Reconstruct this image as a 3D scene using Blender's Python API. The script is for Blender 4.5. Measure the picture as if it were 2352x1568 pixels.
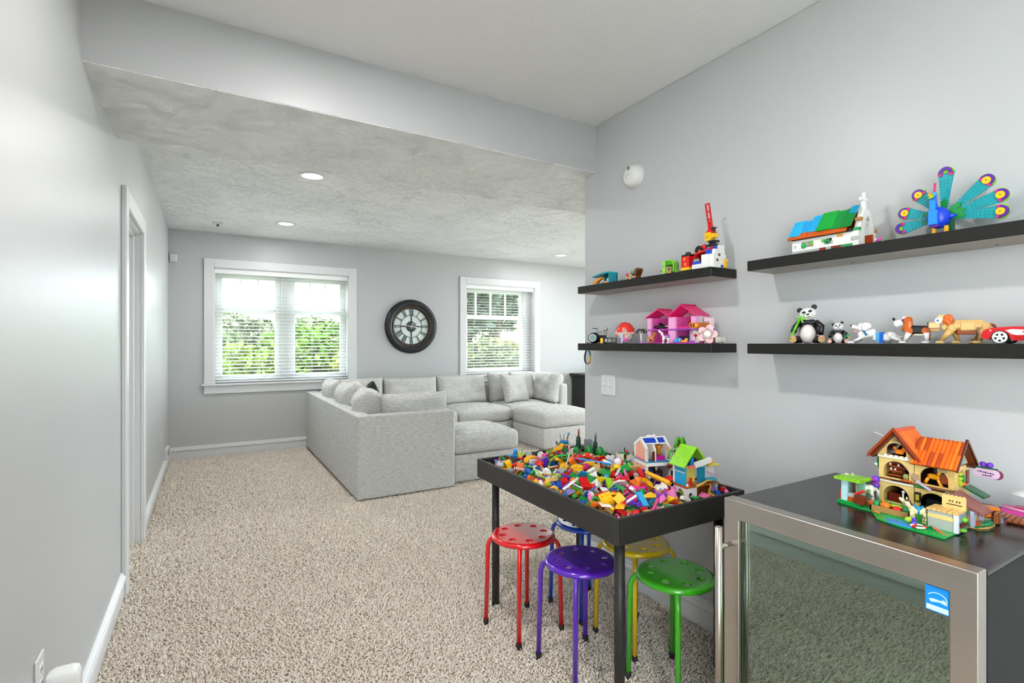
import bpy, math, random
import numpy as np
from mathutils import Vector, Matrix, Euler
from mathutils.geometry import tessellate_polygon
D = bpy.data; SC = bpy.context.scene; COL = SC.collection
for o in list(D.objects): D.objects.remove(o)
R = math.radians; PI = math.pi
random.seed(7); np.random.seed(7)

# ---------------------------------------------------------------- camera, sky, exposure
cam = D.cameras.new('camera'); cam.lens = 17.97; cam.sensor_width = 36; cam.shift_y = 3 / 2352
cam.clip_start = 0.02; cam.clip_end = 300
co = D.objects.new('camera', cam); COL.objects.link(co)
co.location = (0, 0, 1.30); co.rotation_euler = (R(90), 0, R(-30.66)); SC.camera = co
SC.view_settings.view_transform = 'Standard'; SC.view_settings.look = 'None'
SC.view_settings.gamma = 1; SC.view_settings.use_curve_mapping = False
SC.view_settings.exposure = 0.74
W = D.worlds.new('overcast_sky'); SC.world = W; W.use_nodes = True
_n = W.node_tree.nodes; _n['Background'].inputs[0].default_value = (0.87, 0.94, 1.0, 1); _n['Background'].inputs[1].default_value = 8.6
cy = SC.cycles; cy.max_bounces = 6; cy.diffuse_bounces = 4; cy.glossy_bounces = 3; cy.transmission_bounces = 4; cy.transparent_max_bounces = 8
cy.use_adaptive_sampling = True; cy.adaptive_threshold = .06; cy.use_denoising = True; cy.caustics_reflective = False; cy.caustics_refractive = False
LAMP_W = 8.0      # power of one recessed ceiling lamp
NEAR_W = 8.6

# ---------------------------------------------------------------- materials
def lin(h):
    if isinstance(h, str):
        h = h.lstrip('#'); h = [int(h[i:i + 2], 16) / 255 for i in (0, 2, 4)]
    return tuple((c / 12.92 if c <= .04045 else ((c + .055) / 1.055) ** 2.4) for c in h)
MATS = {}
def mat(h, rough=.35, metal=0, name=None, emit=0, alpha=None, coat=0, trans=0, spec=.5):
    key = (h, rough, metal, emit, coat, trans, spec)
    if key in MATS: return MATS[key]
    m = D.materials.new(name or 'plastic_' + str(h).strip('#')); m.use_nodes = True
    b = m.node_tree.nodes['Principled BSDF']; c = lin(h)
    b.inputs['Base Color'].default_value = (*c, 1); b.inputs['Roughness'].default_value = rough
    b.inputs['Metallic'].default_value = metal; b.inputs['Specular IOR Level'].default_value = spec
    if coat: b.inputs['Coat Weight'].default_value = coat; b.inputs['Coat Roughness'].default_value = .1
    if trans: b.inputs['Transmission Weight'].default_value = trans
    if emit: b.inputs['Emission Color'].default_value = (*c, 1); b.inputs['Emission Strength'].default_value = emit
    MATS[key] = m; return m
def nodes(m): return m.node_tree.nodes, m.node_tree.links
def surf(name, h, rough=.5, noise=None, bump=None, coords='Object', var=0, spec=.5, hue2=None):
    """principled + noise colour variation + noise bump. noise=(scale,detail,(sx,sy,sz)); bump=(scale,strength,dist,detail)"""
    m = D.materials.new(name); m.use_nodes = True; N, L = nodes(m); b = N['Principled BSDF']
    b.inputs['Roughness'].default_value = rough; b.inputs['Specular IOR Level'].default_value = spec
    c = lin(h); b.inputs['Base Color'].default_value = (*c, 1)
    tc = N.new('ShaderNodeTexCoord'); src = tc.outputs[coords]
    if noise:
        mp = N.new('ShaderNodeMapping'); mp.inputs['Scale'].default_value = noise[2]; L.new(src, mp.inputs[0])
        t = N.new('ShaderNodeTexNoise'); t.inputs['Scale'].default_value = noise[0]; t.inputs['Detail'].default_value = noise[1]
        L.new(mp.outputs[0], t.inputs[0]); r = N.new('ShaderNodeValToRGB'); L.new(t.outputs[0], r.inputs[0])
        c2 = lin(hue2) if hue2 else tuple(x * (1 - var) for x in c)
        r.color_ramp.elements[0].position = .35; r.color_ramp.elements[1].position = .65
        r.color_ramp.elements[0].color = (*c2, 1); r.color_ramp.elements[1].color = (*c, 1); L.new(r.outputs[0], b.inputs['Base Color'])
    if bump:
        t = N.new('ShaderNodeTexNoise'); t.inputs['Scale'].default_value = bump[0]; t.inputs['Detail'].default_value = bump[3] if len(bump) > 3 else 2
        mp = N.new('ShaderNodeMapping'); L.new(src, mp.inputs[0]); L.new(mp.outputs[0], t.inputs[0])
        if noise and len(bump) > 4: mp.inputs['Scale'].default_value = bump[4]
        bp = N.new('ShaderNodeBump'); bp.inputs['Strength'].default_value = bump[1]; bp.inputs['Distance'].default_value = bump[2]
        L.new(t.outputs[0], bp.inputs['Height']); L.new(bp.outputs[0], b.inputs['Normal'])
    return m
WALLP = surf('wall_paint', '#c0c1c2', .40, bump=(260, .06, .002))
TRIM = surf('trim_paint', '#dddedf', .3, bump=(40, .02, .002))
CEILN = surf('ceiling_paint_plain', '#e9e9e9', .7, bump=(90, .5, .004, 4))
def stomp():
    m = D.materials.new('ceiling_stomp_texture'); m.use_nodes = True; N, L = nodes(m); b = N['Principled BSDF']
    b.inputs['Base Color'].default_value = (*lin('#f9f9f9'), 1); b.inputs['Roughness'].default_value = .6
    tc = N.new('ShaderNodeTexCoord'); n1 = N.new('ShaderNodeTexNoise'); n1.inputs['Scale'].default_value = 5; n1.inputs['Detail'].default_value = 2
    L.new(tc.outputs['Object'], n1.inputs[0])
    mx = N.new('ShaderNodeVectorMath'); mx.operation = 'MULTIPLY_ADD'; mx.inputs[1].default_value = (1.2, 1.2, 1.2)
    L.new(n1.outputs['Color'], mx.inputs[0]); L.new(tc.outputs['Object'], mx.inputs[2])
    w = N.new('ShaderNodeTexNoise'); w.inputs['Scale'].default_value = 42; w.inputs['Detail'].default_value = 3; w.inputs['Distortion'].default_value = 1.6
    L.new(mx.outputs[0], w.inputs[0])
    n2 = N.new('ShaderNodeTexNoise'); n2.inputs['Scale'].default_value = 2.2; n2.inputs['Detail'].default_value = 3; L.new(tc.outputs['Object'], n2.inputs[0])
    mu = N.new('ShaderNodeMath'); mu.operation = 'MULTIPLY'; L.new(w.outputs[0], mu.inputs[0]); L.new(n2.outputs[0], mu.inputs[1])
    bp = N.new('ShaderNodeBump'); bp.inputs['Strength'].default_value = 1; bp.inputs['Distance'].default_value = .016
    L.new(mu.outputs[0], bp.inputs['Height']); L.new(bp.outputs[0], b.inputs['Normal']); return m
CEILF = stomp()
def carpet():
    m = D.materials.new('carpet_pile_beige'); m.use_nodes = True; N, L = nodes(m); b = N['Principled BSDF']
    b.inputs['Roughness'].default_value = .95; b.inputs['Specular IOR Level'].default_value = .1
    tc = N.new('ShaderNodeTexCoord'); a = N.new('ShaderNodeTexNoise'); a.inputs['Scale'].default_value = 120; a.inputs['Detail'].default_value = 3
    L.new(tc.outputs['Object'], a.inputs[0]); r = N.new('ShaderNodeValToRGB'); L.new(a.outputs[0], r.inputs[0])
    r.color_ramp.elements[0].position = .3; r.color_ramp.elements[1].position = .7
    r.color_ramp.elements[0].color = (*lin('#b3a491'), 1); r.color_ramp.elements[1].color = (*lin('#dccdba'), 1)
    c = N.new('ShaderNodeTexNoise'); c.inputs['Scale'].default_value = 2.4; c.inputs['Detail'].default_value = 3; L.new(tc.outputs['Object'], c.inputs[0])
    r2 = N.new('ShaderNodeMapRange'); r2.inputs[1].default_value = .35; r2.inputs[2].default_value = .65; r2.inputs[3].default_value = .86; r2.inputs[4].default_value = 1.0
    L.new(c.outputs[0], r2.inputs[0]); mm = N.new('ShaderNodeVectorMath'); mm.operation = 'SCALE'; L.new(r.outputs[0], mm.inputs[0]); L.new(r2.outputs[0], mm.inputs['Scale'])
    L.new(mm.outputs[0], b.inputs['Base Color'])
    bp = N.new('ShaderNodeBump'); bp.inputs['Strength'].default_value = .8; bp.inputs['Distance'].default_value = .012
    L.new(a.outputs[0], bp.inputs['Height']); L.new(bp.outputs[0], b.inputs['Normal']); return m
CARPET = carpet()
TUFT = surf('carpet_tuft_yarn', '#fdf5ec', .95, noise=(160, 2, (1, 1, 1)), hue2='#e6d9ca', spec=.05)
SOFA = surf('sofa_tweed_fabric', '#d6d5d3', .9, noise=(70, 4, (.35, .35, 3.2)), bump=(320, .3, .003), hue2='#b4b3b0', spec=.2)
BLKWOOD = surf('black_brown_laminate', '#211f1e', .5, noise=(9, 5, (1, .12, 1)), bump=(180, .05, .001), hue2='#191817', spec=.3)
BLKTAB = surf('dark_charcoal_table_paint', '#302e2b', .45, bump=(220, .04, .001), spec=.35)
STEEL = surf('brushed_stainless_steel', '#c4bcb4', .3, noise=(6, 3, (1, 1, 90)), bump=(30, .015, .0005), var=.06); STEEL.node_tree.nodes['Principled BSDF'].inputs['Metallic'].default_value = 1
def glassmat(name, tint, refl, rough=0.0):
    m = D.materials.new(name); m.use_nodes = True; N, L = nodes(m); N.remove(N['Principled BSDF'])
    t = N.new('ShaderNodeBsdfTransparent'); t.inputs[0].default_value = (*tint, 1); g = N.new('ShaderNodeBsdfGlossy'); g.inputs['Roughness'].default_value = rough
    g.inputs[0].default_value = (.68, .79, .71, 1) if refl > .2 else (1, 1, 1, 1)
    mx = N.new('ShaderNodeMixShader'); mx.inputs[0].default_value = refl; L.new(t.outputs[0], mx.inputs[1]); L.new(g.outputs[0], mx.inputs[2])
    L.new(mx.outputs[0], N['Material Output'].inputs[0]); return m
WGLASS = glassmat('window_glass', (.97, .99, .98), .06)
FGLASS = glassmat('tinted_cooler_door_glass', (.80, .92, .84), .27, .01)

# ---------------------------------------------------------------- geometry helper
class G:
    def __init__(s, sc=1.0): s.v = []; s.f = []; s.sm = []; s.m = Matrix.Scale(sc, 4) if sc != 1 else Matrix(); s.st = []
    def push(s, m): s.st.append(s.m); s.m = s.m @ m
    def pop(s): s.m = s.st.pop()
    def raw(s, v, f, sm=False):
        o = len(s.v); m = s.m; s.v += [tuple(m @ Vector(p)) for p in v]; s.f += [tuple(i + o for i in q) for q in f]; s.sm += [sm] * len(f); return s
    def box(s, x0, y0, z0, x1, y1, z1, bev=0):
        x0, x1 = min(x0, x1), max(x0, x1); y0, y1 = min(y0, y1), max(y0, y1); z0, z1 = min(z0, z1), max(z0, z1)
        bev = min(bev, (x1 - x0) * .45, (y1 - y0) * .45, (z1 - z0) * .45)
        if bev <= 0:
            v = [(x, y, z) for z in (z0, z1) for y in (y0, y1) for x in (x0, x1)]
            return s.raw(v, [(0, 2, 3, 1), (4, 5, 7, 6), (0, 1, 5, 4), (2, 6, 7, 3), (0, 4, 6, 2), (1, 3, 7, 5)])
        b = bev; v = []; ix = {}
        for sx in (0, 1):
            for sy in (0, 1):
                for sz in (0, 1):
                    c = ((x0, x1)[sx], (y0, y1)[sy], (z0, z1)[sz]); d = (b * (1 - 2 * sx), b * (1 - 2 * sy), b * (1 - 2 * sz))
                    for a in range(3):
                        ix[sx, sy, sz, a] = len(v); v.append(tuple(c[k] + (d[k] if k != a else 0) for k in range(3)))
        f = []
        for a in range(3):
            u, w = (a + 1) % 3, (a + 2) % 3
            for sa in (0, 1):
                q = []
                for su, sw in ((0, 0), (1, 0), (1, 1), (0, 1)):
                    k = [0, 0, 0]; k[a] = sa; k[u] = su; k[w] = sw; q.append(ix[k[0], k[1], k[2], a])
                f.append(tuple(q) if sa else tuple(q[::-1]))
            for su in (0, 1):
                for sw in (0, 1):
                    k0 = [0, 0, 0]; k0[u] = su; k0[w] = sw; k1 = k0[:]; k1[a] = 1
                    q = [ix[(*k0, u)], ix[(*k1, u)], ix[(*k1, w)], ix[(*k0, w)]]
                    f.append(tuple(q) if su == sw else tuple(q[::-1]))
        for sx in (0, 1):
            for sy in (0, 1):
                for sz in (0, 1):
                    q = [ix[sx, sy, sz, a] for a in range(3)]; f.append(tuple(q) if (sx + sy + sz) % 2 else tuple(q[::-1]))
        return s.raw(v, f)
    def cone(s, p0, p1, r0, r1=None, n=16, caps=True):
        r1 = r0 if r1 is None else r1; p0 = Vector(p0); p1 = Vector(p1); d = (p1 - p0)
        if d.length < 1e-9: return s
        q = d.to_track_quat('Z', 'Y'); v = []
        for p, r in ((p0, r0), (p1, r1)):
            for i in range(n): a = 2 * PI * i / n; v.append(tuple(p + q @ Vector((r * math.cos(a), r * math.sin(a), 0))))
        s.raw(v, [(i, (i + 1) % n, n + (i + 1) % n, n + i) for i in range(n)], True)
        if caps:
            o = len(s.v) - 2 * n
            s.f += [tuple(o + i for i in range(n))[::-1], tuple(o + n + i for i in range(n))]; s.sm += [False, False]
        return s
    def sph(s, x, y, z, rx, ry=None, rz=None, n=14, m=9):
        ry = ry or rx; rz = rz or rx; v = [(x, y, z - rz)]
        for j in range(1, m):
            t = -PI / 2 + PI * j / m
            for i in range(n): a = 2 * PI * i / n; v.append((x + rx * math.cos(t) * math.cos(a), y + ry * math.cos(t) * math.sin(a), z + rz * math.sin(t)))
        v.append((x, y, z + rz)); f = [(0, 1 + (i + 1) % n, 1 + i) for i in range(n)]
        for j in range(m - 2):
            for i in range(n): a = 1 + j * n; f.append((a + i, a + (i + 1) % n, a + n + (i + 1) % n, a + n + i))
        a = 1 + (m - 2) * n; f += [(a + i, a + (i + 1) % n, len(v) - 1) for i in range(n)]
        return s.raw(v, f, True)
    def plate(s, outer, lo, hi, axis='z', holes=()):
        """2D outline (with holes) extruded lo..hi along axis; outline given in the two other axes in order"""
        loops = [list(outer)] + [list(h) for h in holes]; pts = [p for l in loops for p in l]; n = len(pts)
        def P(a, b, c): return (c, a, b) if axis == 'x' else ((a, c, b) if axis == 'y' else (a, b, c))
        tri = tessellate_polygon([[Vector((p[0], p[1], 0)) for p in l] for l in loops])
        v = [P(p[0], p[1], lo) for p in pts] + [P(p[0], p[1], hi) for p in pts]; f = []
        flip = axis == 'y'
        for t in tri:
            a, b, c = (pts[i] for i in t); ccw = (b[0] - a[0]) * (c[1] - a[1]) - (b[1] - a[1]) * (c[0] - a[0]) > 0
            t = tuple(t) if ccw != flip else tuple(t)[::-1]
            f.append(tuple(i + n for i in t)); f.append(t[::-1])
        o = 0
        for k, l in enumerate(loops):
            ar = sum(l[i][0] * l[(i + 1) % len(l)][1] - l[(i + 1) % len(l)][0] * l[i][1] for i in range(len(l)))
            good = (ar > 0) == (k == 0)
            if flip: good = not good
            for i in range(len(l)):
                j = (i + 1) % len(l); q = (o + i, o + j, n + o + j, n + o + i); f.append(q if good else q[::-1])
            o += len(l)
        return s.raw(v, f)
    def tube(s, path, r, n=8, closed=False, caps=True):
        P = [Vector(p) for p in path]; k = len(P); rr = r if isinstance(r, (list, tuple)) else [r] * k; v = []; up = None
        for i, p in enumerate(P):
            a = P[i - 1] if (i or closed) else P[0]; b = P[(i + 1) % k] if (i < k - 1 or closed) else P[-1]
            t = (b - a).normalized()
            if up is None: up = t.orthogonal().normalized()
            up = (up - t * up.dot(t)); up = up.normalized() if up.length > 1e-6 else t.orthogonal().normalized(); w = t.cross(up)
            for j in range(n): c = 2 * PI * j / n; v.append(tuple(p + (up * math.cos(c) + w * math.sin(c)) * rr[i]))
        f = []
        for i in range(k if closed else k - 1):
            a = i * n; b = ((i + 1) % k) * n; f += [(a + j, a + (j + 1) % n, b + (j + 1) % n, b + j) for j in range(n)]
        s.raw(v, f, True)
        if caps and not closed:
            o = len(s.v) - len(v); s.f += [tuple(o + j for j in range(n))[::-1], tuple(o + (k - 1) * n + j for j in range(n))]; s.sm += [False, False]
        return s
    def lathe(s, prof, n=24, axis='z', c=(0, 0, 0), smooth=True):
        v = []
        for r, h in prof:
            for i in range(n):
                a = 2 * PI * i / n; x, y = r * math.cos(a), r * math.sin(a)
                q = (x, y, h) if axis == 'z' else ((h, x, y) if axis == 'x' else (y, h, x)); v.append((q[0] + c[0], q[1] + c[1], q[2] + c[2]))
        f = []
        for k in range(len(prof) - 1): f += [(k * n + i, k * n + (i + 1) % n, (k + 1) * n + (i + 1) % n, (k + 1) * n + i) for i in range(n)]
        return s.raw(v, f, smooth)
    def studs(s, x0, y0, z, nx, ny, p=.8, r=.24, h=.17, n=8):
        for i in range(nx):
            for j in range(ny): s.cone((x0 + (i + .5) * p, y0 + (j + .5) * p, z), (x0 + (i + .5) * p, y0 + (j + .5) * p, z + h), r, r, n)
        return s
    def do(s, prims):
        for q in prims:
            k = q[0]; a = q[1:]
            if k == 'b': s.box(*a[:6], bev=a[6] if len(a) > 6 else .04)
            elif k == 'c':
                x, y, z, r, h = a[:5]; ax = a[5] if len(a) > 5 else 'z'; n = a[6] if len(a) > 6 else 14
                s.cone((x, y, z), (x + h * (ax == 'x'), y + h * (ax == 'y'), z + h * (ax == 'z')), r, r, n)
            elif k == 's': s.sph(*a)
            elif k == 't': s.tube(a[1:], a[0])
            elif k == 'e': s.cone(*a)
            elif k == 'p': s.plate(a[3], a[1], a[2], a[0], a[4] if len(a) > 4 else ())
            elif k == 'k': s.studs(*a)
            elif k == 'l': s.lathe(*a)
            elif k == 'r':
                s.push(Matrix.Translation(Vector(a[1])) @ Euler([R(x) for x in a[0]]).to_matrix().to_4x4()); s.do(a[2]); s.pop()
        return s
    def mesh(s, name):
        me = D.meshes.new(name); me.from_pydata(s.v, [], s.f); me.polygons.foreach_set('use_smooth', s.sm); me.update(); return me
    def build(s, name, m, parent=None, loc=None, rot=None, label=None):
        o = D.objects.new(name, s.mesh(name)); COL.objects.link(o); o.data.materials.append(m)
        if loc: o.location = loc
        if rot: o.rotation_euler = rot
        if parent: o.parent = parent
        if label: o['label'] = label
        return o
def tag(o, label=None, cat=None, group=None, kind=None):
    for k, v in (('label', label), ('category', cat), ('group', group), ('kind', kind)):
        if v: o[k] = v
    return o
def thing(name, label, cat, loc=(0, 0, 0), rz=0, group=None, rx=0, ry=0):
    o = D.objects.new(name, None); COL.objects.link(o); o.location = loc; o.rotation_euler = (R(rx), R(ry), R(rz)); o.empty_display_size = .05
    return tag(o, label, cat, group)
CM = .01
def part(par, name, m, *prims, label=None, sc=CM, loc=None, rot=None):
    if isinstance(m, str): m = mat(m, .3)
    return G(sc).do(prims).build(name, m, par, loc, rot, label)
def copy_tree(o, parent=None, loc=None, rot=None):
    c = o.copy(); COL.objects.link(c); c.parent = parent
    if loc is not None: c.location = loc
    if rot is not None: c.rotation_euler = rot
    for ch in list(o.children): copy_tree(ch, c)
    return c
def struct(name, g, m, parent=None, label=None):
    o = g.build(name, m, parent)
    if not parent: o['kind'] = 'structure'
    if label: o['label'] = label
    return o
def arc(cx, cy, r, a0, a1, n, ry=None):
    ry = ry or r; return [(cx + r * math.cos(R(a0 + (a1 - a0) * i / n)), cy + ry * math.sin(R(a0 + (a1 - a0) * i / n))) for i in range(n + 1)]
def circ(cx, cy, r, n=16, ry=None): return arc(cx, cy, r, 0, 360 * (n - 1) / n, n - 1, ry)
def rrect(x0, y0, x1, y1, r, n=4):
    return arc(x1 - r, y0 + r, r, -90, 0, n) + arc(x1 - r, y1 - r, r, 0, 90, n) + arc(x0 + r, y1 - r, r, 90, 180, n) + arc(x0 + r, y0 + r, r, 180, 270, n)
def softbox(sx, sy, sz, r, puff=0.0, n=7, seed=0, wob=0.0, top=None):
    """rounded, slightly stuffed block centred on its base (z from 0)"""
    h = (sx / 2, sy / 2, sz / 2); g = G(); rnd = random.Random(seed); ph = [rnd.uniform(0, 6) for _ in range(6)]
    def prm(hh):
        e = r / hh; a = [-1, -1 + e * .3, -1 + e]; k = max(2, n - 4); mid = [-1 + e + (2 - 2 * e) * i / k for i in range(1, k)]
        return a + mid + [1 - e, 1 - e * .3, 1]
    pr = [prm(x) for x in h]; V = {}; v = []; f = []
    def key(p): return tuple(round(x, 5) for x in p)
    def put(p):
        k = key(p)
        if k in V: return V[k]
        q = [p[i] * h[i] for i in range(3)]; core = [max(-(h[i] - r), min(h[i] - r, q[i])) for i in range(3)]; d = Vector([q[i] - core[i] for i in range(3)])
        w = Vector(core) + (d.normalized() * r if d.length > 1e-9 else Vector())
        for a in range(3):
            b, c = (a + 1) % 3, (a + 2) % 3
            if abs(abs(p[a]) - 1) < 1e-6:
                k2 = (1 - p[b] ** 2) * (1 - p[c] ** 2); pf = puff if (a == 2 and top is None) else (top if a == 2 and p[a] > 0 and top is not None else puff * .45)
                w[a] += math.copysign(pf * (k2 ** .6), p[a])
        if wob: w += Vector((math.sin(w.y * 9 + ph[0]) * wob, math.sin(w.x * 11 + ph[1]) * wob, math.sin(w.x * 7 + w.y * 8 + ph[2]) * wob))
        V[k] = len(v); v.append((w.x, w.y, w.z + h[2])); return V[k]
    for a in range(3):
        b, c = (a + 1) % 3, (a + 2) % 3
        for sgn in (-1, 1):
            for i in range(len(pr[b]) - 1):
                for j in range(len(pr[c]) - 1):
                    q = []
                    for di, dj in ((0, 0), (1, 0), (1, 1), (0, 1)):
                        p = [0, 0, 0]; p[a] = sgn; p[b] = pr[b][i + di]; p[c] = pr[c][j + dj]; q.append(put(p))
                    f.append(tuple(q) if sgn > 0 else tuple(q[::-1]))
    g.raw(v, f, True); return g
def pillowgeo(w, h, t, n=14, seed=0, pinch=.09, ex=4):
    """soft knife-edge cushion standing in the xz plane, bottom at z=0, thickness along y"""
    g = G(); rnd = random.Random(seed); ph = [rnd.uniform(0, 6) for _ in range(8)]; v = []; f = []
    def pt(i, j, s):
        x = -1 + 2 * i / n; y = -1 + 2 * j / n; k = max(0, (1 - x ** ex)) ** .55 * max(0, (1 - y ** ex)) ** .55
        X = x * w / 2 * (1 - pinch * (1 - y * y) ** 1 * abs(x)); Z = y * h / 2 * (1 - pinch * (1 - x * x) * abs(y))
        wr = .004 * k * (math.sin(x * 7 + y * 4 + ph[0]) + math.sin(y * 9 - x * 3 + ph[1])) * min(1, (1 - abs(x)) * 4)
        return (X, s * (t / 2 * k + wr), Z + h / 2)
    idx = {}
    for s in (-1, 1):
        for i in range(n + 1):
            for j in range(n + 1):
                e = i in (0, n) or j in (0, n); kk = (i, j, 0 if e else s)
                if kk not in idx: idx[kk] = len(v); v.append(pt(i, j, s if not e else 0))
    for s in (-1, 1):
        for i in range(n):
            for j in range(n):
                q = [idx[(a, b, 0 if (a in (0, n) or b in (0, n)) else s)] for a, b in ((i, j), (i + 1, j), (i + 1, j + 1), (i, j + 1))]
                f.append(tuple(q) if s < 0 else tuple(q[::-1]))
    g.raw(v, f, True); return g
# ================================================================ THE ROOM
XL, XR, YF, ZC = -.385, 1.942, 6.80, 2.565
YB = -2.2; XE = 7.2; YR = 2.42       # back wall, far right wall of the sitting room, end of the right wall
struct('floor', G().box(XL - .2, YB - .12, -.10, XE + .2, YF + .15, 0), CARPET)
ceil = struct('ceiling', G().box(XL - .2, YB - .12, ZC, XE + .2, 3.11, ZC + .1), CEILN)
struct('ceiling_sitting_room', G().box(XL - .2, 3.11, ZC, XE + .2, YF + .15, ZC + .1), CEILF)
struct('trim_soffit', G().box(XL, 2.32, 2.296, XE, 3.11, ZC), WALLP)
struct('ceiling_soffit', G().box(XL, 2.322, 2.292, XE, 3.11, 2.2965), CEILF)
DY0, DY1, DZ = 3.34, 4.10, 2.02
g = G(); g.box(XL - .12, YB, 0, XL, -2.1, ZC); g.box(XL - .12, -.4, 0, XL, DY0, ZC); g.box(XL - .12, -2.1, 2.2, XL, -.4, ZC); g.box(XL - .12, -2.1, 0, XL, -.4, .05); g.box(XL - .12, DY1, 0, XL, YF + .15, ZC); g.box(XL - .12, DY0, DZ, XL, DY1, ZC); struct('wall_left', g, WALLP)
WIN = [(.05, 1.563, .83, 2.166), (3.243, 4.44, .83, 2.166)]
g = G(); xs = [XL - .12, .05, 1.563, 3.243, 4.44, XE + .12]
for i in range(5):
    if i % 2 == 0: g.box(xs[i], YF, 0, xs[i + 1], YF + .15, ZC)
    else: g.box(xs[i], YF, 0, xs[i + 1], YF + .15, .83); g.box(xs[i], YF, 2.166, xs[i + 1], YF + .15, ZC)
struct('wall_far', g, WALLP)
struct('wall_right', G().box(XR, YB, 0, XR + .12, YR, ZC, .004), WALLP)
struct('wall_return', G().box(XR + .12, YR - .12, 0, XE + .12, YR, ZC), WALLP)
struct('wall_back', G().box(XL - .12, YB - .12, 0, XR + .12, YB, ZC), WALLP)
g = G(); g.box(XE, YR, 0, XE + .12, 2.55, ZC); g.box(XE, 5.25, 0, XE + .12, YF, ZC); g.box(XE, 2.55, 2.4, XE + .12, 5.25, ZC); g.box(XE, 2.55, 0, XE + .12, 5.25, .1)
struct('wall_east', g, WALLP)
# baseboards: plain board with a stepped, ridged cap
BP = [(0, 0), (.014, 0), (.014, .088), (.02, .092), (.024, .1), (.021, .106), (.021, .112), (.016, .116), (.016, .122), (.009, .127), (.009, .131), (.004, .135), (0, .135)]
def baseboard(name, x0, y0, x1, y1, nx, ny):
    v = []; n = len(BP)
    for x, y in ((x0, y0), (x1, y1)): v += [(x + nx * t, y + ny * t, z) for t, z in BP]
    f = [(i, (i + 1) % n, n + (i + 1) % n, n + i) for i in range(n)] + [tuple(range(n))[::-1], tuple(range(n, 2 * n))]
    struct(name, G().raw(v, f), TRIM)
baseboard('baseboard_left', XL, -.34, XL, 3.245, 1, 0)
baseboard('baseboard_left_far', XL, 4.195, XL, YF, 1, 0)
baseboard('baseboard_far', XL, YF, XE, YF, 0, -1)
baseboard('baseboard_right', XR, YB, XR, YR, -1, 0)
baseboard('baseboard_return', XR + .02, YR, XE, YR, 0, 1)
baseboard('baseboard_back', XL, YB, XR, YB, 0, 1)
# door in the left wall
d1 = thing('door_1', None, None, (XL, DY0, 0)); d1['kind'] = 'structure'
G().box(-.11, .012, .012, -.075, DY1 - DY0 - .012, DZ - .012, .003).build('door_slab', TRIM, d1)
for z0, z1 in ((.2, .95), (1.08, 1.85)):
    for y0, y1 in ((.1, .35), (.41, .66)): G().box(-.078, y0, z0, -.070, y1, z1, .006).build('door_panel', TRIM, d1)
kn = G().cone((-.075, .07, .95), (-.045, .07, .95), .012).build('door_knob', mat('#9a9a98', .25, 1), d1); G().sph(-.03, .07, .95, .027).build('knob_ball', mat('#9a9a98', .25, 1), kn)
g = G(); g.box(-.12, 0, 0, 0, .016, DZ); g.box(-.12, DY1 - DY0 - .016, 0, 0, DY1 - DY0, DZ); g.box(-.12, 0, DZ - .016, 0, DY1 - DY0, DZ); g.build('door_jamb', TRIM, d1)
g = G(); w = DY1 - DY0; g.box(-.068, .016, 0, -.03, .028, DZ - .016, .003); g.box(-.068, w - .028, 0, -.03, w - .016, DZ - .016, .003); g.box(-.068, .016, DZ - .028, -.03, w - .016, DZ - .016, .003); g.build('door_stop', TRIM, d1)
for y0, y1, z0, z1 in ((-.09, .004, 0, DZ + .085), (w - .004, w + .09, 0, DZ + .085), (.004, w - .004, DZ - .004, DZ + .085)):
    g = G(); g.box(0, y0, z0, .024, y1, z1, .004); g.build('door_casing', TRIM, d1)

# ---------------------------------------------------------------- windows with blinds
def window(n, X0, X1, z0, z1, lights, right_stile=.06):
    w = thing('window_%d' % n, None, None, (0, YF, 0)); w['kind'] = 'structure'
    for a in ((X0 - .1, -.022, z0, X0, 0, z1 + .1), (X1, -.022, z0, X1 + .1, 0, z1 + .1), (X0, -.022, z1, X1, 0, z1 + .1)):
        G().box(*a, bev=.003).build('window_casing', TRIM, w)
    G().box(X0 - .125, -.045, z0 - .025, X1 + .125, .10, z0, .004).build('window_stool', TRIM, w)
    G().box(X0 - .1, -.02, z0 - .115, X1 + .1, 0, z0 - .025, .003).build('window_apron', TRIM, w)
    g = G(); g.box(X0, 0, z0, X0 + .012, .15, z1); g.box(X1 - .012, 0, z0, X1, .15, z1); g.box(X0, 0, z1 - .012, X1, .15, z1); g.box(X0, .1, z0, X1, .15, z0 + .02); g.build('window_jamb', TRIM, w)
    for gx0, gx1, munt in lights:      # one double-hung unit: glass from gx0 to gx1
        for nm, a, b, y in (('lower_sash', .915, 1.655, .10), ('upper_sash', 1.72, 2.06, .118)):
            g = G(); s = .065; t = .035
            lo = z0 + .02 if nm == 'lower_sash' else 1.66; hi = 1.715 if nm == 'lower_sash' else z1 - .012
            g.box(gx0 - s, y, lo, gx0, y + t, hi, .004); g.box(gx1, y, lo, gx1 + s, y + t, hi, .004); g.box(gx0, y, lo, gx1, y + t, a, .004); g.box(gx0, y, b, gx1, y + t, hi, .004)
            sa = g.build(nm, TRIM, w); G().box(gx0, y + .014, a, gx1, y + .018, b).build('pane', WGLASS, sa)
            if nm == 'upper_sash':
                for mx in munt: G().box(mx - .011, y + .004, a, mx + .011, y + .028, b, .003).build('muntin', TRIM, sa)
    # fixed posts between and beside the units
    e = [X0 + .012] + [k for l in lights for k in (l[0] - .065, l[1] + .065)] + [X1 - .012]
    for i in range(0, len(e), 2):
        if e[i + 1] - e[i] > .003: G().box(e[i], .09, z0, e[i + 1], .15, z1, .003).build('window_post', TRIM, w)
    return w
window(1, *WIN[0], [(.135, .70, (.325, .515)), (.93, 1.475, (1.11, 1.295))])
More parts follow.
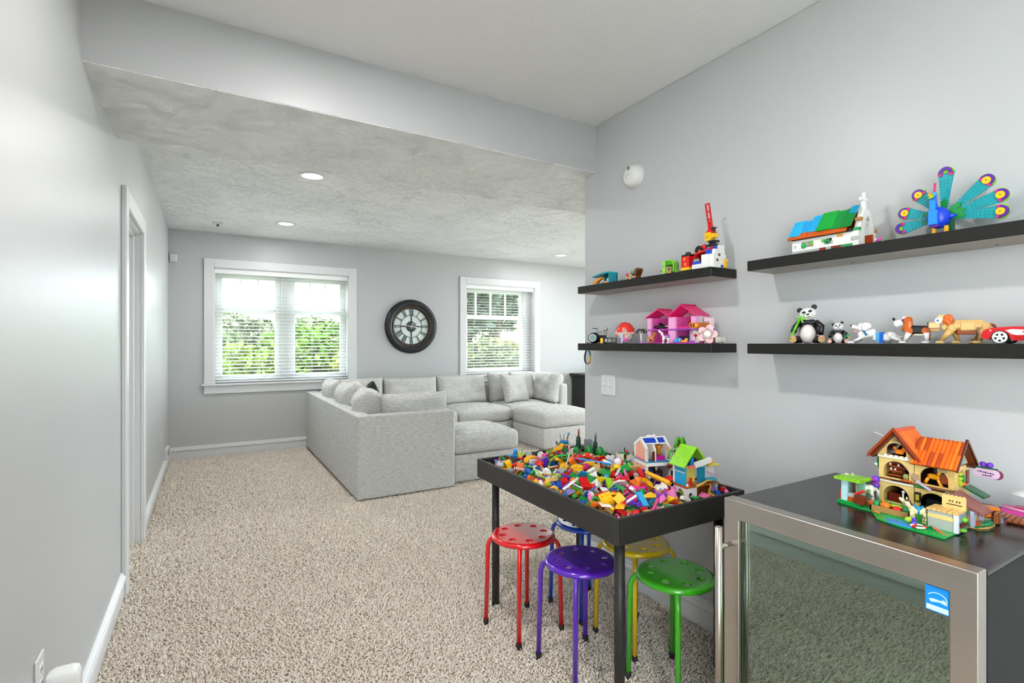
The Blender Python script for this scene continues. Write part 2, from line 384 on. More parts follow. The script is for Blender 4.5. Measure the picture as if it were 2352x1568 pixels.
window(2, *WIN[1], [(3.315, 4.24, (3.47, 3.725, 3.985))])
BLIND = surf('faux_wood_blind_white', '#f4f5f6', .35, noise=(12, 2, (.3, 6, 6)), var=.03)
def blind(label, X0, X1, z0, z1, cords, tilt):
    t = thing('window_blind', label, 'blind', (0, YF + .045, z0), 0, 'faux wood blinds in the windows')
    L = X1 - X0; xc = (X0 + X1) / 2
    G().box(X0 + .004, -.035, z1 - z0 - .062, X1 - .004, .022, z1 - z0 - .003, .003).build('headrail', BLIND, t)
    G().box(X0 + .012, -.024, .004, X1 - .012, .024, .022, .004).build('bottom_rail', BLIND, t)
    n = 30; zt = z1 - z0 - .085; zb = .048; sl = None
    for i in range(n):
        z = zb + (zt - zb) * i / (n - 1)
        if sl is None: sl = G().box(-L / 2 + .012, -.025, -.0015, L / 2 - .012, .025, .0015, .001).build('slat', BLIND, t, (xc, 0, z), (R(tilt), 0, 0))
        else: c = sl.copy(); COL.objects.link(c); c.parent = t; c.location = (xc, 0, z); c.rotation_euler = (R(tilt), 0, 0)
    for x in cords:
        g = G(); [g.cone((x, y, .02), (x, y, z1 - z0 - .06), .0009, None, 5) for y in (-.026, .026)]; g.build('ladder_cord', mat('#e8e8e6', .8), t)
    if X1 < 2:
        g = G().tube([(X0 + .24, -.045, z1 - z0 - .07), (X0 + .245, -.045, .42), (X0 + .243, -.045, .4)], .0014, 5); pc = g.build('pull_cord', mat('#e8e8e6', .8), t)
        G().lathe([(.002, .4), (.007, .39), (.009, .36), (.006, .355)], 8, c=(X0 + .243, -.045, 0)).build('tassel', mat('#f0f0ee', .5), pc)
blind('white slatted blind over the wide double window', *WIN[0], (.2, .53, .83, 1.12, 1.43), 6)
blind('white slatted blind over the single window right of the clock', *WIN[1], (3.4, 3.84, 4.28), 6)
# unseen glazed opening added in the east wall, sized to brighten the sitting room
w3 = thing('window_3', None, None, (XE + .04, 2.55, 0)); w3['kind'] = 'structure'
g = G(); g.box(0, 0, .1, .06, .07, 2.4); g.box(0, 2.63, .1, .06, 2.7, 2.4); g.box(0, 1.31, .1, .06, 1.39, 2.4); g.box(0, 0, 2.33, .06, 2.7, 2.4); g.box(0, 0, .1, .06, 2.7, .17); g.build('door_frame', TRIM, w3)
for a, b in ((.07, 1.31), (1.39, 2.63)): G().box(.028, a, .17, .032, b, 2.33).build('pane', WGLASS, w3)

w4 = thing('window_4', None, None, (XL - .08, -2.1, 0)); w4['kind'] = 'structure'  # unseen glazed opening added in the left wall as playroom fill light
G().box(0, 0, .05, .05, .06, 2.2).box(0, 1.64, .05, .05, 1.7, 2.2).box(0, .82, .05, .05, .88, 2.2).box(0, 0, 2.14, .05, 1.7, 2.2).box(0, 0, .05, .05, 1.7, .12).build('door_frame', TRIM, w4)
for a, b in ((.06, .82), (.88, 1.64)): G().box(.023, a, .12, .027, b, 2.14).build('pane', WGLASS, w4)
# ---------------------------------------------------------------- ceiling lamps and wall devices
LENS = mat('#fffaf2', .5, name='lamp_lens_lit', emit=6)
def downlight(label, x, y, power, size=.13):
    t = thing('recessed_light', label, 'ceiling light', (x, y, ZC), 0, 'recessed ceiling lights')
    G().lathe([(.070, -.002), (.072, -.008), (.088, -.008), (.098, -.002), (.098, .0)], 32).build('trim_ring', TRIM, t)
    G().lathe([(.0005, -.004), (.04, -.0045), (.071, -.004)], 24).build('lens', LENS, t)
    l = D.lights.new('lamp', 'AREA'); l.shape = 'DISK'; l.size = size; l.energy = power; l.color = (1, .995, .985); o = D.objects.new('lamp', l); COL.objects.link(o); o.parent = t; o.location = (0, 0, -.012)
    return t
downlight('round recessed light nearest the soffit, above the open floor', .672, 4.10, LAMP_W)
downlight('round recessed light near the top of the wide window', .703, 5.886, LAMP_W)
downlight('small recessed light at the right, above the single window', 4.37, 5.99, LAMP_W)
downlight('recessed light over the right end of the sofa', 4.37, 4.10, LAMP_W)
downlight('recessed light over the shelf wall of the playroom', .42, 1.47, NEAR_W * 1.3)
downlight('recessed light in the playroom behind the viewer', .42, -.45, NEAR_W)
t = thing('smoke_detector', 'round white smoke detector high on the right wall', 'smoke detector', (XR, 1.995, 2.18), 0)
G().lathe([(.0, -.006), (.066, -.006), (.066, 0), (.0, 0)][::-1], 32, 'x').build('mounting_plate', TRIM, t)
G().lathe([(.0, -.05), (.03, -.05), (.044, -.047), (.052, -.04), (.06, -.02), (.061, -.008)], 32, 'x').build('cover', mat('#e3e3de', .4), t)
for i in range(3): G().box(-.0515, -.008, .027 + i * .006, -.049, .008, .030 + i * .006).build('vent_slot', mat('#3a3a38', .6), t)
G().lathe([(0, -.056), (.010, -.055), (.012, -.05)], 16, 'x', (0, .004, -.008)).build('test_button', mat('#d6d8d2', .4), t)
t = thing('motion_sensor', 'small white box sensor high in the far left corner', 'sensor', (XL + .045, YF, 2.24))
G().box(-.035, -.04, -.045, .035, 0, .045, .008).build('housing', TRIM, t); G().box(-.02, -.043, -.03, .024, -.038, .015, .003).build('lens', mat('#d4d6d6', .25), t)
t = thing('sprinkler_head', 'small white square sprinkler head on the far ceiling', 'sprinkler', (.079, 6.23, ZC))
G().box(-.045, -.045, -.012, .045, .045, 0, .003).build('cover_plate', TRIM, t); G().cone((0, 0, -.012), (0, 0, -.035), .008, .014).build('nozzle', mat('#777', .4, .6) if 0 else mat('#777777', .4, .6), t)
t = thing('light_switch', 'white double light switch plate under the left shelves', 'light switch', (XR, 2.205, 1.062))
G().box(-.006, -.058, -.058, 0, .058, .058, .003).build('plate', TRIM, t)
for y in (-.023, .023):
    k = G().box(-.008, y - .006, -.013, -.005, y + .006, .013).build('toggle_slot', mat('#cfcfca', .4), t)
    g = G(); g.push(Matrix.Translation((-.006, y, 0)) @ Matrix.Rotation(R(28), 4, 'Y')); g.box(-.014, -.004, -.005, .002, .004, .005, .001); g.pop(); g.build('toggle', mat('#f4f4f0', .3), k)
    for z in (-.03, .03): G().cone((-.0072, y, z), (-.0055, y, z), .0028, None, 10).build('screw', mat('#b9b9b4', .4), t)
def outlet(label, x, y, z, plug=False):
    t = thing('wall_outlet', label, 'outlet', (x, y, z))
    G().box(0, -.035, -.058, .006, .035, .058, .002).build('plate', TRIM, t)
    for dz in (-.02, .02):
        k = G().box(.005, -.017, dz - .014, .008, .017, dz + .014, .002).build('socket', mat('#ececea', .35), t)
        g = G(); [g.box(.0078, y0, dz - .006, .0085, y0 + .003, dz + .006) for y0 in (-.008, .005)]; g.build('slot', mat('#333333', .6), k)
    return t
outlet('white wall outlet at the bottom left of the left wall', XL, 1.78, .425)
t = thing('night_light', 'white rounded plug in the left wall outlet', 'plug', (XL + .008, 1.80, .405))
softbox(.075, .062, .075, .02).build('body', mat('#f2f2f2', .25), t, (.04, 0, -.055)); G().box(0, -.02, -.04, .006, .02, .0, .002).build('base', mat('#e4e4e4', .3), t)
outlet('slim white outlet beyond the door near the far corner', XL, 5.70, .40)
t = thing('baseboard_vent', 'small white register on the left wall by the far corner', 'vent', (XL, 6.30, .135))
G().box(0, -.15, 0, .03, .15, .09, .003).build('housing', TRIM, t)
for i in range(6): G().box(.029, -.13, .014 + i * .012, .032, .13, .018 + i * .012).build('louver', mat('#8d8d8a', .5), t)

# wall clock
t = thing('wall_clock', 'large round dark framed clock with roman numerals between the windows', 'clock', (2.405, YF, 1.525))
DK = mat('#2b2c31', .35, .3, name='dark_bronze'); IR = mat('#27313a', .45, name='dark_iron')
G().lathe([(.245, -.012), (.258, -.03), (.272, -.05), (.285, -.046), (.295, -.052), (.32, -.062), (.345, -.056), (.365, -.036), (.372, -.012), (.372, 0), (.24, 0)], 64, 'y').build('frame', DK, t)
G().lathe([(.26, -.0485), (.268, -.0525), (.276, -.051)], 64, 'y').build('frame_bead', mat('#5a4634', .3, .6), t)
G().lathe([(.0, -.012), (.15, -.012), (.258, -.012)], 48, 'y').build('dial', mat('#dfe9e6', .25), t)
for r0, r1, nm in ((.243, .254, 'minute_track'), (.149, .155, 'inner_ring')):
    G().lathe([(r0, -.013), (r0, -.018), (r1, -.018), (r1, -.013)], 64, 'y').build(nm, IR, t)
for i in range(60):
    a = R(6 * i + 3); g = G(); g.push(Matrix.Rotation(-a, 4, 'Y')); g.box(-.0045, -.0192, .2445, .0045, -.0178, .2525); g.pop()
    if i == 0: tk = g.build('minute_window', mat('#cfe0e6', .3), t); base_a = a
    else:
        c = tk.copy(); COL.objects.link(c); c.parent = t; c.rotation_euler = (0, -(0) + (a - base_a), 0)
G().lathe([(.0, -.02), (.07, -.02), (.075, -.013)], 32, 'y').build('centre_disc', mat('#454c57', .4, .3), t)
ROM = ['XII', 'I', 'II', 'III', 'IV', 'V', 'VI', 'VII', 'VIII', 'IX', 'X', 'XI']
for i, s in enumerate(ROM):
    wd = {'I': .014, 'V': .032, 'X': .034}; tot = sum(wd[c] for c in s); x = -tot / 2; g = G(); g.push(Matrix.Rotation(R(30 * i), 4, 'Y'))
    def bar(xa, xb, th): g.raw([(xa - th, -.019, .152), (xa + th, -.019, .152), (xb + th, -.019, .246), (xb - th, -.019, .246), (xa - th, -.013, .152), (xa + th, -.013, .152), (xb + th, -.013, .246), (xb - th, -.013, .246)], [(0, 1, 2, 3), (7, 6, 5, 4), (0, 4, 5, 1), (2, 6, 7, 3), (1, 5, 6, 2), (0, 3, 7, 4)])
    for c in s:
        m = x + wd[c] / 2
        if c == 'I': bar(m, m, .0032)
        elif c == 'V': bar(m, m - .012, .0036); bar(m, m + .012, .0018)
        else: bar(m - .012, m + .012, .0018); bar(m + .012, m - .012, .0036)
        x += wd[c]
    g.pop(); g.build('numeral', IR, t)
for a in (0, 90, 180, 270):
    g = G(); g.push(Matrix.Rotation(R(a), 4, 'Y')); g.box(-.008, -.018, .07, .008, -.013, .15); g.pop(); g.build('cross_bar', IR, t)
HG = mat('#e9e2d2', .35, .3, name='pale_brass')
g = G(); g.push(Matrix.Rotation(R(277), 4, 'Y')); g.plate([(-.004, -.075), (.004, -.075), (.004, .1), (.009, .12), (0, .165), (-.009, .12), (-.004, .1)], -.028, -.026, 'y'); g.pop(); g.build('minute_hand', HG, t)
g = G(); g.push(Matrix.Rotation(R(24), 4, 'Y')); g.plate([(-.004, -.03), (.004, -.03), (.004, .05), (.008, .06), (0, .085), (-.008, .06), (-.004, .05)], -.025, -.023, 'y'); g.pop(); g.build('hour_hand', HG, t)
G().cone((0, -.031, 0), (0, -.02, 0), .009).build('hub', HG, t)

# ---------------------------------------------------------------- carpet pile: real tufts, one piece of stuff
def pile():
    rng = np.random.default_rng(3); pts = []
    for (x0, x1, y0, y1, s) in ((XL + .016, XR - .016, .15, 3.0, .0095), (XL + .016, 2.0, 3.0, 4.4, .0105), (XL - .07, XL + .016, DY0 + .03, DY1 - .03, .0105), (XL + .02, 1.03, 4.4, 6.78, .0125), (2.0, 3.6, 2.45, 4.4, .0125), (1.9, 3.6, 4.4, 5.8, .016)):
        nx = int((x1 - x0) / s); ny = int((y1 - y0) / s); X, Y = np.meshgrid(np.arange(nx), np.arange(ny)); P = np.stack([X.ravel(), Y.ravel()], 1) * s + (x0, y0)
        P = P + rng.uniform(-.5, .5, P.shape) * s; P = P[(P[:, 0] > x0) & (P[:, 0] < x1)]; pts.append(np.c_[P, np.full(len(P), s)])
    P = np.concatenate(pts); n = len(P); s = P[:, 2:3]
    ang = rng.uniform(0, 2 * PI, n); drift = .6 * np.sin(P[:, 0] * 5 + 3 * np.sin(P[:, 1] * 2.1)) ; lean = rng.normal(0, 1.0, (n, 2)) * s; lean[:, 0] += drift * s[:, 0] * .5; lean[:, 1] -= .35 * s[:, 0]
    h = rng.uniform(.008, .017, n); v = np.zeros((n, 7, 3))
    for k in range(3):
        a = ang + k * 2 * PI / 3; d = np.stack([np.cos(a), np.sin(a)], 1)
        v[:, k, :2] = P[:, :2] + d * s * .36; v[:, k, 2] = -.001
        v[:, k + 3, :2] = P[:, :2] + d * s * .46 + lean * .6; v[:, k + 3, 2] = h * .66
    v[:, 6, :2] = P[:, :2] + lean; v[:, 6, 2] = h
    q = np.array([[0, 1, 4], [0, 4, 3], [1, 2, 5], [1, 5, 4], [2, 0, 3], [2, 3, 5], [3, 4, 6], [4, 5, 6], [5, 3, 6]])
    F = (q[None] + (np.arange(n) * 7)[:, None, None]).reshape(-1, 3)
    me = D.meshes.new('carpet_pile'); me.vertices.add(n * 7); me.vertices.foreach_set('co', v.ravel()); me.loops.add(F.size); me.loops.foreach_set('vertex_index', F.ravel().astype(np.int32))
    me.polygons.add(len(F)); me.polygons.foreach_set('loop_start', np.arange(0, F.size, 3, dtype=np.int32)); me.polygons.foreach_set('use_smooth', np.ones(len(F), bool)); me.update(); me.validate()
    o = D.objects.new('carpet_pile', me); COL.objects.link(o); me.materials.append(TUFT); tag(o, 'beige tufted carpet pile covering the floor', 'carpet', kind='stuff'); return n
pile()
# ================================================================ SOFA, OTTOMANS, PILLOWS
SX, SY = 1.035, 4.20
sofa = thing('sectional_sofa', 'large pale grey tweed u-shaped sectional sofa along the far wall', 'sofa', (0, 0, 0))
def blk(name, x0, y0, z0, x1, y1, z1, r=.03, puff=.0, seed=0, top=None, wob=0, par=sofa, rot=None, label=None):
    g = softbox(x1 - x0, y1 - y0, z1 - z0, r, puff, 8, seed, wob, top); return g.build(name, SOFA, par, ((x0 + x1) / 2, (y0 + y1) / 2, z0), rot, label)
# left run back panel, near end panel, rear back panels, right end back panel
o = G().plate([(SX, SY), (1.90, SY), (1.90, SY + .13), (SX + .13, SY + .13), (SX + .13, 6.72), (SX, 6.72)], .02, .70).build('outer_frame', SOFA, sofa)
bv = o.modifiers.new('soft', 'BEVEL'); bv.width = .02; bv.segments = 4; bv.limit_method = 'ANGLE'; bv.harden_normals = True; o.data.polygons.foreach_set('use_smooth', [True] * len(o.data.polygons))
for a, b in ((SX + .13, 1.92), (1.92, 2.68), (2.68, 3.44), (3.44, 4.40)): blk('back_panel', a, 6.59, .02, b, 6.72, .70, .03)
blk('back_panel', 4.27, 5.86, .02, 4.40, 6.59, .72, .03)
# plinths and seat cushions
for a, b, c, d in ((SX + .13, SY + .13, 1.90, 5.10), (SX + .13, 5.10, 1.90, 5.82), (SX + .13, 5.82, 1.92, 6.59), (1.92, 5.80, 2.68, 6.59), (2.68, 5.80, 3.44, 6.59), (3.44, 5.86, 4.27, 6.59)):
    blk('base', a + .004, b + .004, .02, c - .004, d - .004, .27, .02)
    blk('seat_cushion', a + .004, b + .004, .27, c - .004, d - .004, .45, .05, .02, seed=int(a * 10 + b), top=.035, wob=.003)
def bcush(x, y, z, w, h, t, rz, tilt, seed, label=None, pinch=.03):
    g = pillowgeo(w, h, t * 1.12, 18, seed, .035, 8); return g.build('back_cushion', SOFA, sofa, (x, y, z), (R(tilt), 0, R(rz)), label)
bcush(1.56, 6.47, .44, .76, .42, .20, 0, -10, 1); bcush(2.295, 6.47, .44, .76, .41, .20, 0, -10, 2); bcush(3.03, 6.46, .44, .77, .42, .20, 0, -12, 3); bcush(3.85, 6.47, .44, .80, .43, .20, 0, -9, 4)
bcush(4.17, 6.12, .45, .52, .44, .22, 90, 14, 5)
bcush(1.60, SY + .27, .44, .62, .42, .20, 180, -9, 6)
def pillow(label, x, y, z, w, h, t, rz, tilt, seed):
    g = pillowgeo(w, h, t, 14, seed, .10); o = g.build('throw_pillow', SOFA, None, (x, y, z), (R(tilt), 0, R(rz))); return tag(o, label, 'pillow', 'loose pillows on the sectional')
pillow('plump grey pillow on the left sofa run, farthest, under the window', 1.30, 5.98, .45, .50, .46, .26, 95, -12, 11)
pillow('plump grey pillow on the left sofa run, middle of three', 1.31, 5.30, .45, .54, .46, .27, 92, -13, 12)
pillow('plump creased grey pillow in the near corner of the sofa', 1.32, 4.68, .45, .56, .45, .28, 80, -14, 13)
pillow('grey pillow half hidden behind the near end cushion', 1.72, 4.66, .45, .46, .40, .18, 175, -14, 14)
pillow('small square pillow leaning in the right corner of the sofa', 3.72, 6.12, .46, .45, .42, .17, 8, -18, 15)
pillow('square pillow tucked behind the small leaning pillow', 3.92, 6.24, .46, .47, .44, .16, 20, -16, 16)
# ottomans
def ottoman(label, x0, y0, x1, y1, top):
    t = thing('ottoman', label, 'ottoman', ((x0 + x1) / 2, (y0 + y1) / 2, 0), 0, 'square tweed ottomans')
    softbox(x1 - x0, y1 - y0, .25, .02).build('base', SOFA, t, (0, 0, .015)); softbox(x1 - x0 + .01, y1 - y0 + .01, top - .265, .045, .02, 9, 5, .003, .03).build('cushion', SOFA, t, (0, 0, .265))
ottoman('grey tweed ottoman beside the near end of the sofa', 1.94, 4.29, 2.62, 4.97, .45)
ottoman('grey tweed ottoman in front of the right corner seat', 3.45, 5.08, 4.20, 5.80, .45)
# dark throw in the corner of the sofa
g = G(); v = []; f = []; n = 16; rnd = random.Random(4)
for i in range(n + 1):
    for j in range(9):
        u = i / n; w = j / 8; v.append((1.42 + u * .42, 5.9 + (w - .5) * .34 + .04 * math.sin(u * 9), .46 + .38 * math.exp(-((u - .45) / .28) ** 2) * (1 - (2 * w - 1) ** 2 * .8) + .02 * math.sin(9 * u + 7 * w) + .012 * rnd.random()))
for i in range(n):
    for j in range(8): f.append((i * 9 + j, i * 9 + 9 + j, i * 9 + 10 + j, i * 9 + 1 + j))
g.raw(v, f, True); o = g.build('throw_blanket', surf('charcoal_knit', '#2c2e2f', .9, bump=(90, .4, .01)), None); tag(o, 'crumpled charcoal throw on the sofa behind the pillows', 'blanket')
sm = o.modifiers.new('thick', 'SOLIDIFY'); sm.thickness = .012; sm.offset = -1
g = softbox(.26, .10, .10, .045, .01, 7, 3, .006); o = g.build('rolled_throw', surf('cream_fleece', '#dedad2', .95, bump=(120, .3, .01)), None, (1.44, 6.16, .72), (0, R(-12), R(12))); tag(o, 'rolled cream throw in the sofa corner beside the charcoal throw', 'blanket')
# black cabinet mostly hidden behind the right wall
t = thing('sideboard', 'tall black cabinet with moulded top past the right wall edge', 'cabinet', (5.14, 6.30, 0))
BK = surf('black_cabinet_paint', '#232524', .4, bump=(60, .05, .001))
G().box(.02, .02, 0, .90, .46, .73, .004).build('body', BK, t)
g = G(); g.box(-.02, -.02, .77, .94, .48, .80, .004); g.raw([(.02, .02, .725), (.90, .02, .725), (.90, .46, .725), (.02, .46, .725), (-.015, -.015, .77), (.935, -.015, .77), (.935, .475, .77), (-.015, .475, .77)], [(0, 1, 5, 4), (1, 2, 6, 5), (2, 3, 7, 6), (3, 0, 4, 7), (4, 5, 6, 7), (3, 2, 1, 0)]); g.build('cornice', BK, t)
for a in (.05, .47):
    dr = G().box(a, .0, .06, a + .39, .022, .50, .004).build('cabinet_door', BK, t); G().box(a + .02, -.018, .40, a + .03, .002, .48, .003).build('handle', mat('#d8d8d4', .3, .6), dr)
    dr = G().box(a, .0, .53, a + .39, .022, .70, .004).build('drawer', BK, t); G().box(a + .14, -.018, .61, a + .25, .002, .62, .003).build('handle', mat('#d8d8d4', .3, .6), dr)
G().box(0, 0, .505, .92, .024, .525, .004).build('moulding', BK, t)

# ================================================================ FLOATING SHELVES
UND = surf('shelf_underside_reflect_tone', '#a5a19b', .55, noise=(14, 4, (1, .1, 1)), var=.12)  # plain underside panel; light reflected from below put into its pale colour
def shelf(label, y0, y1, ztop):
    t = thing('floating_shelf', label, 'shelf', (XR, y1, ztop), 0, 'black floating shelves')
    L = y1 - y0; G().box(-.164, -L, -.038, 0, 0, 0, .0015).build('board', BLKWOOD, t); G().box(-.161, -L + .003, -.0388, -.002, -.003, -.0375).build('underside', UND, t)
    for k in (.22, .36, .78): G().cone((-.05, -L * k, -.0392), (-.05, -L * k, -.0386), .0045, None, 12).build('screw_hole', mat('#2a2522', .8), t)
SH_U, SH_L = 1.613, 1.297
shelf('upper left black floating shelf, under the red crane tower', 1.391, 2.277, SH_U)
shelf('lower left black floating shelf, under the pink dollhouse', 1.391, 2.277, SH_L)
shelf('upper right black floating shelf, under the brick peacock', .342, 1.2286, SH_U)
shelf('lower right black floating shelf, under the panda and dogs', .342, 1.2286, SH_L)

# ================================================================ PLAY TABLE AND STOOLS
TX0, TX1, TY0, TY1, TZ = 1.155, 1.815, 1.265, 2.290, .72
t = thing('play_table', 'black rectangular tray table heaped with loose toy bricks', 'table', (TX0, TY0, 0))
tw, tl = TX1 - TX0, TY1 - TY0
G().box(.012, .012, TZ - .078, tw - .012, tl - .012, TZ - .066).build('tray_bottom', surf('tray_dark_blue_lining', '#23272f', .5, bump=(80, .02, .001)), t)
for a in ((0, 0, tw, .014), (0, tl - .014, tw, tl), (0, .014, .014, tl - .014), (tw - .014, .014, tw, tl - .014)):
    G().box(a[0], a[1], TZ - .09, a[2], a[3], TZ, .0015).build('rim_board', BLKTAB, t)
for x in (.068, tw - .068):
    for y in (.068, tl - .068): G().cone((x, y, 0), (x, y, TZ - .075), .0185, None, 24).build('leg', BLKTAB, t)
G().box(.05, .05, TZ - .10, tw - .05, .10, TZ - .078).build('apron_rail', BLKTAB, t)
def stool(label, color, x, y, rz, h=.432):
    m = mat(color, .22, coat=.7); t = thing('round_stool', label, 'stool', (x, y, 0), rz, 'round metal stools at the play table')
    g = G(); g.plate(circ(0, 0, .131, 48), h - .010, h - .0005, 'z', [[(p[0], p[1]) for p in circ(.097 * math.cos(R(45 * k + 22)), .097 * math.sin(R(45 * k + 22)), .0165, 16)] for k in range(8)])
    g.lathe([(.130, h - .0005), (.137, h - .0015), (.143, h - .006), (.146, h - .013), (.1445, h - .020), (.138, h - .023), (.131, h - .016), (.131, h - .010)], 48); g.build('seat', m, t)
    for k in range(4):
        a = R(90 * k + 45); c, s = math.cos(a), math.sin(a); P = [(.03, h - .022), (.125, h - .022)]
        for i in range(1, 7): b = R(90 * i / 6); P.append((.125 + .040 * math.sin(b), h - .022 - .055 * (1 - math.cos(b))))
        P.append((.173, .022)); lg = G().tube([(r * c, r * s, z) for r, z in P], .0102, 12).build('leg', m, t)
        G().lathe([(.0, .0), (.0115, .0), (.0125, .004), (.0125, .026), (.0105, .028)], 14, c=(.1735 * c, .1735 * s, 0)).build('foot_cap', mat('#1c1b1a', .7), lg)
stool('red round stool with eight holes at the far end of the play table', '#e0121c', 1.237, 1.985, 7)
stool('purple round stool with eight holes in front of the play table', '#5a1fb4', 1.290, 1.632, 0)
stool('green round stool nearest the cooler door handle', '#3fae1d', 1.520, 1.352, 0)
stool('blue round stool mostly hidden under the play table', '#1648c0', 1.592, 1.978, 0)
stool('yellow round stool half hidden behind the table front leg', '#e8c21c', 1.613, 1.657, 0)

# ================================================================ WINE COOLER
FX, FY0, FY1, FZ = 1.352, .398, .978, .840
fr = thing('beverage_cooler', 'black beverage cooler with stainless framed glass door', 'refrigerator', (FX, FY0, 0)); fw = FY1 - FY0; fd = 1.915 - FX
BLM = surf('black_cooler_enamel', '#191818', .55, bump=(300, .03, .001), spec=.25); BLT = surf('black_cooler_top', '#221f1e', .2, noise=(5, 4, (1, 1, 1)), var=.12, spec=.4)
g = G(); g.box(0, 0, .04, fd, .022, FZ - .012, .002); g.box(0, fw - .022, .04, fd, fw, FZ - .012, .002); g.box(fd - .02, .02, .04, fd, fw - .02, FZ - .012); g.box(0, .02, .04, fd, fw - .02, .08); g.build('cabinet', BLM, fr)
G().box(0, 0, FZ - .014, fd, fw, FZ, .003).build('top_panel', BLT, fr)
G().box(.02, .02, 0, fd - .02, fw - .02, .04).build('kick_base', BLM, fr)
g = G(); g.box(.03, .022, .08, fd - .03, .03, FZ - .02); g.box(.03, fw - .03, .08, fd - .03, fw - .022, FZ - .02); g.box(fd - .035, .03, .08, fd - .022, fw - .03, FZ - .02); g.box(.02, .03, FZ - .035, fd - .03, fw - .03, FZ - .014); g.build('liner', mat('#3a3f3c', .6), fr)
x0, x1 = -.046, -.004
df = G().plate([(0, .10), (fw, .10), (fw, FZ + .005), (0, FZ + .005)], x0, x1, 'x', [[(.047, .152), (fw - .049, .152), (fw - .049, FZ - .05), (.047, FZ - .05)]]).build('door_frame', STEEL, fr)
bv = df.modifiers.new('edge', 'BEVEL'); bv.width = .003; bv.segments = 2; bv.limit_method = 'ANGLE'; bv.harden_normals = True
G().box(x0 + .006, .046, .15, x0 + .012, fw - .048, FZ - .048).build('glass', FGLASS, df)
g = G(); [g.box(*b) for b in ((x0 + .012, .044, .15, x1, .05, FZ - .048), (x0 + .012, fw - .052, .15, x1, fw - .046, FZ - .048))]; g.build('gasket', mat('#15201f', .6), df)
G().box(-.004, .008, .09, 0, fw - .008, FZ - .006).build('door_seal', mat('#0c0c0c', .7), fr)
hy = fw - .022; hx = -.098
hd = G().cone((hx, hy, .16), (hx, hy, .774), .0105, None, 20).build('handle', STEEL, df)
for z in (.22, .715): G().cone((hx, hy, z), (x0, hy, z), .007, None, 14).build('standoff', STEEL, hd)
CHR = mat('#efe9dd', .35, .2)
for z in (.16, .30, .59):
    rk = G().box(.012, .035, z, .026, fw - .035, z + .009, .002).build('rack', CHR, fr)
    g = G(); [g.cone((.02, .06 + .045 * i, z + .003), (fd - .05, .06 + .045 * i, z + .003), .002, None, 6) for i in range(11)]; g.build('rack_wires', CHR, rk)
# blue efficiency sticker in the glass corner: square with white arc, star and lettering band
st = G().box(x0 + .0048, .047, FZ - .052 - .052, x0 + .0056, .047 + .042, FZ - .052).build('sticker', mat('#0d86d8', .4), df)
sy, sz = .047, FZ - .104
g = G(); X = x0 + .0044
g.plate([(a, b) for a, b in arc(sy + .021, sz + .028, .017, 20, 200, 14, .013)] + [(a, b) for a, b in arc(sy + .021, sz + .028, .0155, 200, 20, 14, .0115)], X, x0 + .005, 'x')
g.plate([(sy + .004, sz + .020), (sy + .018, sz + .0225), (sy + .032, sz + .0185), (sy + .036, sz + .0245), (sy + .028, sz + .0265), (sy + .016, sz + .0265), (sy + .005, sz + .024)], X, x0 + .005, 'x')
star = []
for k in range(10): rr = .0055 if k % 2 == 0 else .0022; a = R(90 + 36 * k); star.append((sy + .010 + rr * math.cos(a), sz + .026 + rr * math.sin(a)))
g.plate(star, X - .0001, x0 + .005, 'x'); g.plate([(sy + .002, sz + .002), (sy + .040, sz + .002), (sy + .040, sz + .0125), (sy + .002, sz + .0125)], X, x0 + .005, 'x'); g.build('sticker_print', mat('#bfe2fb', .4), st)
# ================================================================ OUTDOORS
def gz(y): return .12 + max(0, y - 7) * .075
GR = surf('meadow_grass', '#8a9a45', .9, noise=(1.2, 6, (1, 1, 1)), bump=(30, .6, .05), hue2='#5e7a2c')
g = G(); v = []; f = []; n = 24
for i in range(n + 1):
    for j in range(3): y = 6.96 + i * 1.6; v.append((-16 + j * 22, y, gz(y)))
for i in range(n):
    for j in range(2): f.append((i * 3 + j, i * 3 + j + 1, i * 3 + 4 + j, i * 3 + 3 + j))
struct('ground', g.raw(v, f, True), GR)
struct('ground_bounce', G().box(XE + .13, -8, -.12, 26, 6.9, -.02).box(-14, -14, -.12, 26, YB - .13, -.02).box(-14, YB - .13, -.12, XL - .13, 3, -.02), surf('pale_bounce_ground', '#e6e3dc', .9, noise=(2, 4, (1, 1, 1)), var=.08))  # unseen pale ground added to bounce daylight up to the ceilings
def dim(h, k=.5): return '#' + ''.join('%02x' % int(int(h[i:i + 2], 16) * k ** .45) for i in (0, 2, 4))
def leaves(name, col, c, rad, n, size, seed, par, hue2=None, shell=.55):
    rng = np.random.default_rng(seed); d = rng.normal(size=(n, 3)); d /= np.linalg.norm(d, axis=1)[:, None]; d *= (rng.uniform(shell, 1, n) ** .6)[:, None] * (1 + .18 * np.sin(d[:, :1] * 7 + seed) * np.cos(d[:, 2:] * 6))
    p = d * np.array(rad) + np.array(c); p[:, 2] = np.maximum(p[:, 2], .04); a = rng.normal(size=(n, 3)); a /= np.linalg.norm(a, axis=1)[:, None]; b = np.cross(a, rng.normal(size=(n, 3))); b /= np.linalg.norm(b, axis=1)[:, None]
    s = size * rng.uniform(.6, 1.4, (n, 1)); V = np.stack([p - a * s, p + b * s * .45, p + a * s, p - b * s * .45], 1).reshape(-1, 3)
    me = D.meshes.new(name); me.from_pydata(V.tolist(), [], [(4 * i, 4 * i + 1, 4 * i + 2, 4 * i + 3) for i in range(n)]); me.update()
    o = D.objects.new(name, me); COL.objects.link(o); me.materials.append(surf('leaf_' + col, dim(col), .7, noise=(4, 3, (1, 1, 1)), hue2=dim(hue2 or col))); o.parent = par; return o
BARK = surf('bark', '#5a4a3c', .9, noise=(8, 4, (1, 1, .2)), var=.3, bump=(20, .5, .03))
